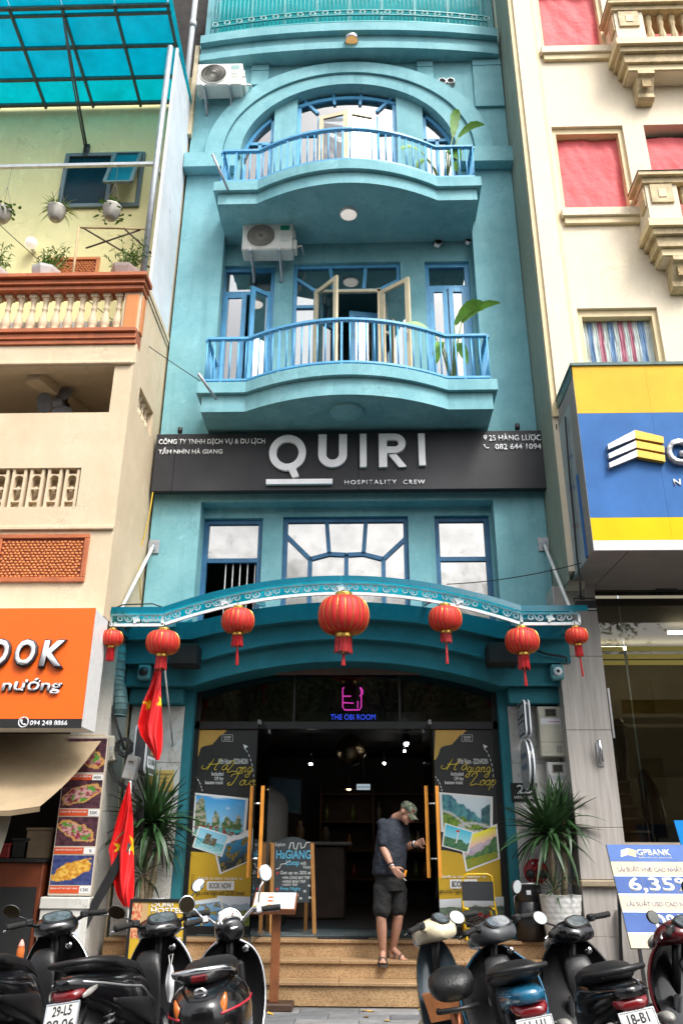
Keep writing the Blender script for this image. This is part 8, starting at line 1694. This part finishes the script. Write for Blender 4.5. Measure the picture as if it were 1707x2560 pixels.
        d = MB(); d.prism([(dk_*w_*.66*math.copysign(abs(math.cos(a))**.7, math.cos(a)), .046*math.copysign(abs(math.sin(a))**.7, math.sin(a))) for a in [k*math.pi/12 for k in range(24)]], lambda u, v, dd_: tuple(ic+Mi @ Vector((u, v, dd_))), .0125, .015); BS(d, 'instrument_glass', mat('dial_glass', (.10, .12, .13), .06, .6, 14, spec=.9), C_)
        if style != 'electric': BS(MB().loft(smooth([ell(.66, .9, .02, .015), ell(.645, .93, .09, .035), ell(.6, .95, .1, .04)], 3)), 'headlight', CLR)
        else: BS(MB().lathe([(0, .05), (.06, .045), (.07, 0)], (0, .6, .95), 18, Matrix.Rotation(-math.pi/2, 3, 'X')), 'headlight', CLR)
    for s in (-1, 1):
        bz, by_ = 1.02, .40
        pts = [(s*.05, by_+.04, bz-.03), (s*.15, by_+.03, bz-.0), (s*.2, by_, bz+.02)] if style != 'retro' else [(s*.03, by_+.05, bz-.07), (s*.1, by_+.06, bz+.02), (s*.17, by_+.03, bz+.075), (s*.21, by_, bz+.06)]
        BS(MB().tube(pts, .013 if style != 'electric' else .02, 8), 'handlebar', CHR if style == 'retro' else cowl if style == 'electric' else BPL)
        e0 = Vector(pts[-1]); dr_ = Vector((s*.95, -.28, -.05)).normalized(); BS(MB().tube([e0, e0+dr_*.02, e0+dr_*.125, e0+dr_*.135], [.013, .0185, .0185, .02], 12), 'grip', GRIP)
        BS(MB().box(e0-dr_*.02, (.055, .05, .045), None, .01), 'switch_box', BPL if style != 'retro' else CHR)
        lv = MB(); lv.tube([e0+Vector((-s*.01, .045, -.012)), e0+dr_*.05+Vector((0, .06, -.015)), e0+dr_*.15+Vector((0, .045, -.02))], [.007, .006, .008], 6); BS(lv, 'brake_lever', CHR if style in ('retro', 'modern') else BPL)
        if mirrors[0 if s < 0 else 1]:
            m0 = e0+Vector((-s*.01, .02, .02)); m1 = m0+Vector((s*.05, .03, .10 if s > 0 else .03)); m2 = m1+Vector((s*.05, .0, .03 if s > 0 else .01))
            if style == 'retro': m1 = m0+Vector((s*.04, .02, .12 if s > 0 else .05)); m2 = m1+Vector((s*.05, 0, .05 if s > 0 else .01))
            ST = BS(MB().tube([m0, m1, m2], .006, 7), 'mirror_stem', CHR if style == 'retro' else BPL)
            rx, rz_ = (.05, .05) if style == 'retro' else (.054, .036); Mm = Matrix.Rotation(R(12)*s, 3, 'Z') @ Matrix.Rotation(R(-2), 3, 'X') @ Matrix.Rotation(R(-25)*s if style != 'retro' else 0, 3, 'Y')
            h = MB(); h.sphere((0, 0, 0), (rx*1.1, .03, rz_*1.12), 16); h.v = [tuple(Mm @ Vector((x, max(y, -.004), z))+m2+Vector((0, .0, .03))) for x, y, z in h.v]; MH = BS(h, 'mirror_housing', CHR if style == 'retro' else BPL, ST)
            g = MB(); n = 20; g.add([Mm @ Vector((rx*math.cos(2*math.pi*k/n), -.006, rz_*math.sin(2*math.pi*k/n)))+m2+Vector((0, 0, .03)) for k in range(n)], [tuple(range(n))]); BS(g, 'mirror_glass', MIRG, ST)
    return root
PBK = paint('gloss_black', (.0045, .0045, .0055)); PBL = paint('gloss_blue', (.015, .12, .22)); PMR = paint('gloss_maroon', (.10, .008, .012)); PGR = paint('slate_blue_panel', (.05, .075, .095)); PCR = paint('cream_gloss', (.66, .58, .40))
SILS = mat('silver_stripe', (.35, .35, .36), .3, metal=.5); REDS = mat('red_stripe', (.45, .02, .04), .35)
dS1 = lambda x, y: cS1(x, y); dS3 = lambda x, y: cS3(x, y)
scooter('glossy black scooter at the left edge, red tail light cut off by the frame', 'scooter', (120, 2325), 6.2, None, R(9), R(34), 'modern', PBK, CHR, mirrors=(1, 0), hdg=R(-6))
scooter('black scooter with number plate 29-L5, second from the left', 'scooter', (378, 2325), 6.15, None, R(9), R(40), 'modern', PBK, SILS, ('29-L5', '98.06'), hdg=R(-9))
scooter('retro black scooter with red trim and round chrome mirrors', 'scooter', (560, 2362), 6.1, (482, 2480), R(9), R(28), 'retro', PBK, REDS, None, mirrors=(1, 1))
scooter('cream and slate electric scooter with a tan leather pocket', 'scooter', (1076, 2345), 6.2, (1122, 2500), R(10), R(40), 'electric', PCR, PCR, None, mirrors=(0, 0), inner=PGR, cowl=PCR)
scooter('blue scooter with number plate 11-H1 238.59', 'scooter', (1222, 2335), 6.1, (1300, 2480), R(10), R(34), 'underbone', PBL, PBL, ('11-H1', '238.59'), cowl=mat('grey_cowl', (.06, .065, .07), .4, .15, 6), mirrors=(1, 1))
scooter('black scooter with number plate 18-B1 835.72 and stalk signals', 'scooter', (1415, 2320), 6.15, (1545, 2470), R(11), R(40), 'modern', PBK, BPL, ('18-B1', '835.72'), side='stalk', mirrors=(1, 0))
scooter('dark red scooter cut off by the right edge', 'scooter', (1690, 2325), 6.2, None, R(9), R(30), 'modern', PMR, PMR, None, mirrors=(1, 1), inner=PBK, hdg=R(16))
mk = thing('face_mask', 'white face mask hanging from the second scooter', 'mask', (0, 0, 0)); c = PY(cS1(975, 700), 5.7); mk.location = c
q = MB(); rows_ = []
for i in range(9): t = i/8; rows_.append([(lerp(-.028, .028, u)*math.sin(math.pi*(.15+.7*t))+.012*t, .012*math.cos(u*5)+.006*math.sin(t*9), .09-.2*t) for u in [k/6 for k in range(7)]])
q.loft(rows_, False, False); q.build('cloth', mat('mask_white', (.68, .69, .71), .8, .06, 9), mk, False); MB().tube([(.0, .0, .08), (-.015, .01, .14), (.01, .01, .15), (.005, 0, .08)], .003, 5).build('ear_loop', PLT, mk, False)
# ================================================================ person stepping out of the door
SKIN = mat('skin', (.42, .22, .15), .55, .16, 14, .12, 120); NVY = mat('navy_polo', (.014, .019, .03), .85, .2, 8, .35, 40); BKS = mat('black_shorts', (.006, .006, .0065), .85, .2, 6, .4, 30); SAN = mat('brown_sandal', (.05, .035, .025), .7, .25, 12)
g_ = lambda x, y, Y: Vector(PY(cG(x, y), Y))
def capsule(mb, a, b, ra, rb, n=14):
    a, b = Vector(a), Vector(b); t = (b-a).normalized(); P_, r_ = [], []
    for k in range(5): w_ = math.pi/2*(1-k/4); P_.append(a-t*ra*math.sin(w_)); r_.append(max(.0015, ra*math.cos(w_)))
    for k in range(1, 4): P_.append(a.lerp(b, k/4)); r_.append(lerp(ra, rb, k/4))
    for k in range(5): w_ = math.pi/2*k/4; P_.append(b+t*rb*math.sin(w_)); r_.append(max(.0015, rb*math.cos(w_)))
    mb.tube(P_, r_, n)
def remesh(o, vox, it=6):
    m = o.modifiers.new('skin', 'REMESH'); m.mode = 'VOXEL'; m.voxel_size = vox; m.use_smooth_shade = True; s = o.modifiers.new('soft', 'SMOOTH'); s.factor = .5; s.iterations = it
hipL, kneeL, ankL, toeL = g_(345, 1770, 10.08), g_(335, 2010, 10.04), g_(348, 2285, 10.13), g_(348, 2335, 10.03)
hipR, kneeR, ankR, toeR = g_(470, 1770, 10.18), g_(475, 1995, 10.16), g_(430, 2260, 10.27), g_(505, 2318, 10.17)
shL, elL, wrL = g_(352, 1240, 10.0), g_(350, 1430, 9.97), g_(428, 1600, 9.86)
shR, elR, wrR = g_(510, 1250, 10.14), g_(545, 1425, 10.12), g_(625, 1402, 9.98)
nk, hd = g_(452, 1195, 10.08), g_(548, 1150, 9.97); chest = g_(428, 1330, 10.09); waist = g_(400, 1620, 10.12)
pe = thing('person', 'person in a camouflage cap, navy shirt and black shorts stepping out of the door', 'person', (toeL.x, 10.08, .39))
toeL.z = ankL.z-.085; toeR.z = ankR.z-.085
b_ = MB()
for a, b, ra, rb in ((hipL, kneeL, .085, .058), (kneeL, kneeL.lerp(ankL, .35), .056, .058), (kneeL.lerp(ankL, .35), ankL, .058, .036), (hipR, kneeR, .085, .058), (kneeR, kneeR.lerp(ankR, .35), .056, .058), (kneeR.lerp(ankR, .35), ankR, .058, .036)): capsule(b_, a, b, ra, rb)
for an, to in ((ankL, toeL), (ankR, toeR)):
    heel = an+(an-to)*.25; heel.z = to.z; capsule(b_, an, heel+Vector((0, 0, .015)), .036, .034); capsule(b_, an, to+Vector((0, 0, .012)), .034, .03); capsule(b_, heel+Vector((0, 0, .005)), to, .032, .036)
    d = (to-an); d.z = 0; d.normalize(); sdv = Vector((-d.y, d.x, 0))
    for k in range(5): c0 = to+sdv*(.03-.015*k)+Vector((0, 0, -.005)); capsule(b_, c0, c0+d*(.055-.006*abs(k-1)), .011, .009, 8)
for s, e, w_ in ((shL, elL, wrL), (shR, elR, wrR)): capsule(b_, s, e, .052, .042); capsule(b_, e, e.lerp(w_, .3), .042, .044); capsule(b_, e.lerp(w_, .3), w_, .044, .028)
capsule(b_, g_(440, 1260, 10.1), nk, .06, .055); capsule(b_, nk, nk.lerp(hd, .7), .056, .055); capsule(b_, waist, chest, .12, .13)
# head: skull, jaw, nose, ears; looking down to the right
fd = Vector((.62, -.55, -.52)).normalized(); ud = Vector((.42, -.1, .75)); ud = (ud-fd*ud.dot(fd)).normalized(); rd = fd.cross(ud)
H3 = lambda x, y, z: hd+rd*x+fd*y+ud*z
MH = Matrix((rd, fd, ud)).transposed()
b_.sphere(H3(0, -.01, .03), (.076, .098, .088), 18, MH); b_.sphere(H3(0, .02, -.05), (.058, .07, .06), 14, MH); capsule(b_, H3(0, .05, -.075), H3(0, .06, -.095), .028, .024); capsule(b_, H3(0, .085, .005), H3(0, .112, -.03), .011, .017, 8)
for s in (-1, 1):
    b_.sphere(H3(s*.08, -.01, -.005), (.012, .026, .036), 10, MH); b_.sphere(H3(s*.04, .075, -.015), (.024, .02, .02), 8, MH); capsule(b_, H3(s*.055, .078, .03), H3(s*.015, .092, .03), .008, .009, 8)
capsule(b_, H3(-.022, .082, -.062), H3(.022, .082, -.062), .007, .007, 8)
# hands with five fingers each
def hand(w_, pd, nd, curl, grip=False):
    """wrist, pointing direction, palm normal"""
    pd = pd.normalized(); nd = (nd-pd*nd.dot(pd)).normalized(); sd_ = pd.cross(nd); tips = []
    c = w_+pd*.05; 
    for k in range(4): capsule(b_, w_+sd_*(.012-.008*k), w_+pd*.082+sd_*(.03-.02*k), .018, .012, 8)
    for k in range(4):
        o = w_+pd*.088+sd_*(.031-.0205*k); L = (.072, .08, .076, .06)[k]; d = pd; p = o; r_ = .0098
        for q in range(3): d = (d*math.cos(curl)+nd*math.sin(curl)).normalized(); p2 = p+d*L*(.42, .32, .26)[q]; capsule(b_, p, p2, r_, r_*.9, 8); p, r_ = p2, r_*.92
        tips.append(p)
    o = w_+pd*.03+sd_*.032; d = (pd*.75+sd_*.65+nd*.25).normalized(); p = o+d*.045; capsule(b_, o, p, .014, .012, 8); d = (pd*.85+nd*.5+sd_*.05).normalized(); capsule(b_, p, p+d*.04, .0115, .009, 8)
    return tips
hL = hand(wrL, g_(515, 1690, 9.82)-wrL, Vector((.5, .8, -.1)), R(24)); hR = hand(wrR, g_(705, 1375, 9.9)-wrR, Vector((.25, -.9, .1)), R(38))
bo = b_.build('body', SKIN, pe); remesh(bo, .0065, 5)
# eyes
for s in (-1, 1): MB().sphere(H3(s*.032, .083, .008), (.012, .008, .007), 10, MH).build('eye', mat('eye_dark', (.05, .035, .03), .2), bo)
# shirt
sh = MB(); fx2 = Vector((.80, .60, 0)); fy2 = Vector((.60, -.80, 0))
def ering(c, a, b, n=24): return [tuple(c+fx2*a*math.cos(2*math.pi*k/n)+fy2*b*math.sin(2*math.pi*k/n)) for k in range(n)]
hem = g_(398, 1640, 10.12)
sh.loft(smooth([ering(hem+Vector((0, 0, -.02)), .195, .165), ering(waist.lerp(chest, .25), .2, .178), ering(waist.lerp(chest, .6), .198, .17), ering(chest, .198, .155), ering(chest.lerp(nk, .45), .185, .125), ering(chest.lerp(nk, .75), .15, .095), ering(nk, .072, .066)], 3))
for s, e in ((shL, elL), (shR, elR)): capsule(sh, s.lerp(chest, .3), s+Vector((0, 0, -.002)), .078, .068); capsule(sh, s+Vector((0, 0, -.002)), s.lerp(e, .8), .066, .066)
SH = sh.build('shirt', NVY, bo); remesh(SH, .008, 4)
dm = SH.modifiers.new('folds', 'DISPLACE'); tx_ = bpy.data.textures.new('folds', 'CLOUDS'); tx_.noise_scale = .09; dm.texture = tx_; dm.strength = .028; dm.mid_level = .5; dm.texture_coords = 'GLOBAL'
cl_ = MB(); cl_.tube([tuple(nk+Vector((0, 0, -.012))+fx2*.066*math.cos(a)+fy2*.066*math.sin(a)+Vector((0, 0, -.012*math.sin(a)))) for a in [k*math.pi/10 for k in range(20)]], .014, 8, closed=True); cl_.build('collar', NVY, SH)
# shorts
so_ = MB(); so_.loft(smooth([ering(hem+Vector((0, 0, .03)), .166, .13), ering(hipL.lerp(hipR, .5)+Vector((0, 0, .08)), .182, .145), ering(hipL.lerp(hipR, .5)+Vector((0, 0, -.02)), .175, .14)], 3))
for h, k in ((hipL, kneeL), (hipR, kneeR)): capsule(so_, h, h.lerp(k, .72), .105, .098)
SO = so_.build('shorts', BKS, bo); remesh(SO, .008, 4); dm = SO.modifiers.new('folds', 'DISPLACE'); dm.texture = tx_; dm.strength = .024; dm.mid_level = .5; dm.texture_coords = 'GLOBAL'
# cap
CAMO = bpy.data.materials.new('camouflage_cloth'); CAMO.use_nodes = True; t = CAMO.node_tree; bb = t.nodes['Principled BSDF']; bb.inputs['Roughness'].default_value = .9; tc = t.nodes.new('ShaderNodeTexCoord'); n1 = t.nodes.new('ShaderNodeTexNoise'); n1.inputs['Scale'].default_value = 26; n1.inputs['Detail'].default_value = 1.5; t.links.new(tc.outputs['Object'], n1.inputs['Vector']); rp = t.nodes.new('ShaderNodeValToRGB'); rp.color_ramp.interpolation = 'CONSTANT'; t.links.new(n1.outputs['Fac'], rp.inputs[0]); t.links.new(rp.outputs[0], bb.inputs['Base Color']); e = rp.color_ramp.elements; e[0].color = (.02, .025, .018, 1); e[1].position = .44; e[1].color = (.05, .065, .035, 1)
for pos, c in ((.54, (.11, .12, .09)), (.63, (.03, .03, .022))): k = rp.color_ramp.elements.new(pos); k.color = (*c, 1)
cp = MB(); n = 24; secs = []
for i in range(9):
    a = math.pi/2*i/8; secs.append([tuple(H3(.092*math.cos(a)**.7*math.cos(2*math.pi*k/n), -.01+.11*math.cos(a)**.7*math.sin(2*math.pi*k/n), .03+.088*math.sin(a))) for k in range(n)])
cp.loft(secs, False); CP = cp.build('cap', CAMO, bo); br_ = MB(); rows_ = []
for i in range(7): t_ = i/6; rows_.append([tuple(H3(.088*u*(1-.35*t_*t_), .085*math.sqrt(max(0, 1-(u*.55)**2))+.085*t_*(1-.25*u*u), .035-.03*u*u-.02*t_)) for u in (-1, -.66, -.33, 0, .33, .66, 1)])
br_.loft(rows_, False, False); br_.loft([[tuple(Vector(p)-ud*.006) for p in r_] for r_ in rows_], False, False); br_.build('brim', CAMO, CP); MB().sphere(H3(0, -.01, .12), .008, 8).build('button', CAMO, CP); MB().box(H3(.045, .085, .07), (.022, .006, .02), MH).build('red_badge', REDS, CP)
# sandals, bracelets, cigarette, lighter
for an, to in ((ankL, toeL), (ankR, toeR)):
    d = (to-an); d.z = 0; d.normalize(); sdv = Vector((-d.y, d.x, 0)); heel = an-d*.05; heel.z = to.z; tip = to+d*.07; zb = to.z-.05
    so2 = MB(); so2.loft([[tuple(heel.lerp(tip, t_)+sdv*w_*s2+Vector((0, 0, zz+zb-heel.lerp(tip, t_).z))) for s2, zz in ((-1, 0), (1, 0), (1, .026), (-1, .026))] for t_, w_ in ((0, .025), (.08, .038), (.4, .038), (.75, .05), (.93, .042), (1, .02))], True, smooth=False); SD = so2.build('sandal', SAN, bo)
    for t_, hh2, w_ in ((.72, .075, .05), (.42, .09, .045), (.1, .10, .042)):
        c = heel.lerp(tip, t_); MB().tube([tuple(c+sdv*w_*math.cos(a)+Vector((0, 0, zb-c.z+.015+hh2*math.sin(a)))) for a in [math.pi*k/10 for k in range(11)]], .011, 6).build('strap', SAN, SD)
for w_, e in ((wrL, elL), (wrR, elR)):
    dr2 = (e-w_).normalized(); u2 = dr2.orthogonal().normalized(); v2 = dr2.cross(u2)
    for k in range(2): c = w_+dr2*(.02+.022*k); MB().tube([tuple(c+u2*.033*math.cos(a)+v2*.033*math.sin(a)) for a in [j*math.pi/9 for j in range(18)]], .007, 6, closed=True).build('bracelet', BPL if k else STEEL, bo)
lg_ = tag(MB().box(hL[1]+Vector((.01, .0, .035)), (.024, .012, .07), Matrix.Rotation(R(15), 3, 'Y'), .003).build('lighter', mat('orange_lighter', (.7, .25, .01), .35)), 'orange lighter held in the lowered hand', 'lighter')
cg_ = tag(MB().tube([hL[2], hL[2]+Vector((.035, -.01, -.025))], .004, 8).build('cigarette', PLT), 'white cigarette between the fingers of the lowered hand', 'cigarette')
# ================================================================ the other side of the street (seen only in mirrors and glass)
TRK = mat('tree_bark', (.10, .075, .055), .9, .3, 8, .7, 30); TLF = [mat('tree_leaf_%d' % i, c, .5, .3, 3) for i, c in enumerate(((.05, .11, .02), (.08, .15, .03)))]
def tree(label, x, y, h, r_, seed):
    rnd = random.Random(seed); root = thing('street_tree', label, 'tree', (x, y, 0), group='street trees across the road'); tk = MB(); tk.tube([(0, 0, 0), (.1, .05, h*.3), (-.05, 0, h*.55), (.1, .1, h*.8)], [.22, .17, .12, .05], 10); cl = []
    for i in range(16):
        a = rnd.uniform(0, 6.28); el = rnd.uniform(-.9, 1.2); c = Vector((r_*.75*math.cos(a)*math.cos(el), r_*.75*math.sin(a)*math.cos(el), h*.66+r_*.6*math.sin(el))); cl.append(c); tk.tube([(0, 0, h*rnd.uniform(.35, .6)), c*.5+Vector((0, 0, h*.3)), c], [.07, .045, .015], 6)
    tk.build('trunk', TRK, root, False)
    for k in range(2):
        q = MB(); vs, fs = [], []
        for i in range(3600):
            c = cl[rnd.randrange(16)]; p = c+Vector((rnd.gauss(0, 1), rnd.gauss(0, 1), rnd.gauss(0, .75)))*r_*.27; d = Vector((rnd.uniform(-1, 1), rnd.uniform(-1, 1), rnd.uniform(-1, .3))).normalized(); sd2 = d.orthogonal().normalized(); L = rnd.uniform(.12, .22); n0 = len(vs)
            vs += [tuple(p), tuple(p+d*L*.5+sd2*L*.25), tuple(p+d*L), tuple(p+d*L*.5-sd2*L*.25)]; fs.append((n0, n0+1, n0+2, n0+3))
        me = bpy.data.meshes.new('crown'); me.from_pydata(vs, [], fs); me.materials.append(TLF[k]); put('crown', me, root)
tree('leafy tree across the road, left of the entrance axis', -4.2, -7.5, 12.5, 3.9, 1); tree('leafy tree across the road opposite the entrance', .8, -8.2, 11, 3.7, 2); tree('leafy tree across the road, right of the entrance axis', 5.5, -7.2, 12, 3.8, 3)
ob = thing('opposite_shophouses', 'row of ochre shophouses facing the hostel across the road', 'building', (0, -14, 0)); q = MB(); holes = [(x, x+1.1, z, z+1.5) for z in (3.6, 6.8) for x in [-12.5+2.6*i for i in range(10)]]+[(x, x+2.2, 0, 2.6) for x in [-12.6+3.6*i for i in range(7)]]; holed(q, -15, 15, 0, 9.0, -14.3, -14, holes); q.bx(-15, 15, -14.9, -14.8, 0, 9); q.bx(-15, 15, -14, -13.8, 9.0, 9.3); q.build('wall', mat('ochre_wall', (.16, .11, .06), .8, .2, 2), ob)  # unseen row put in to darken the low reflections in the glass
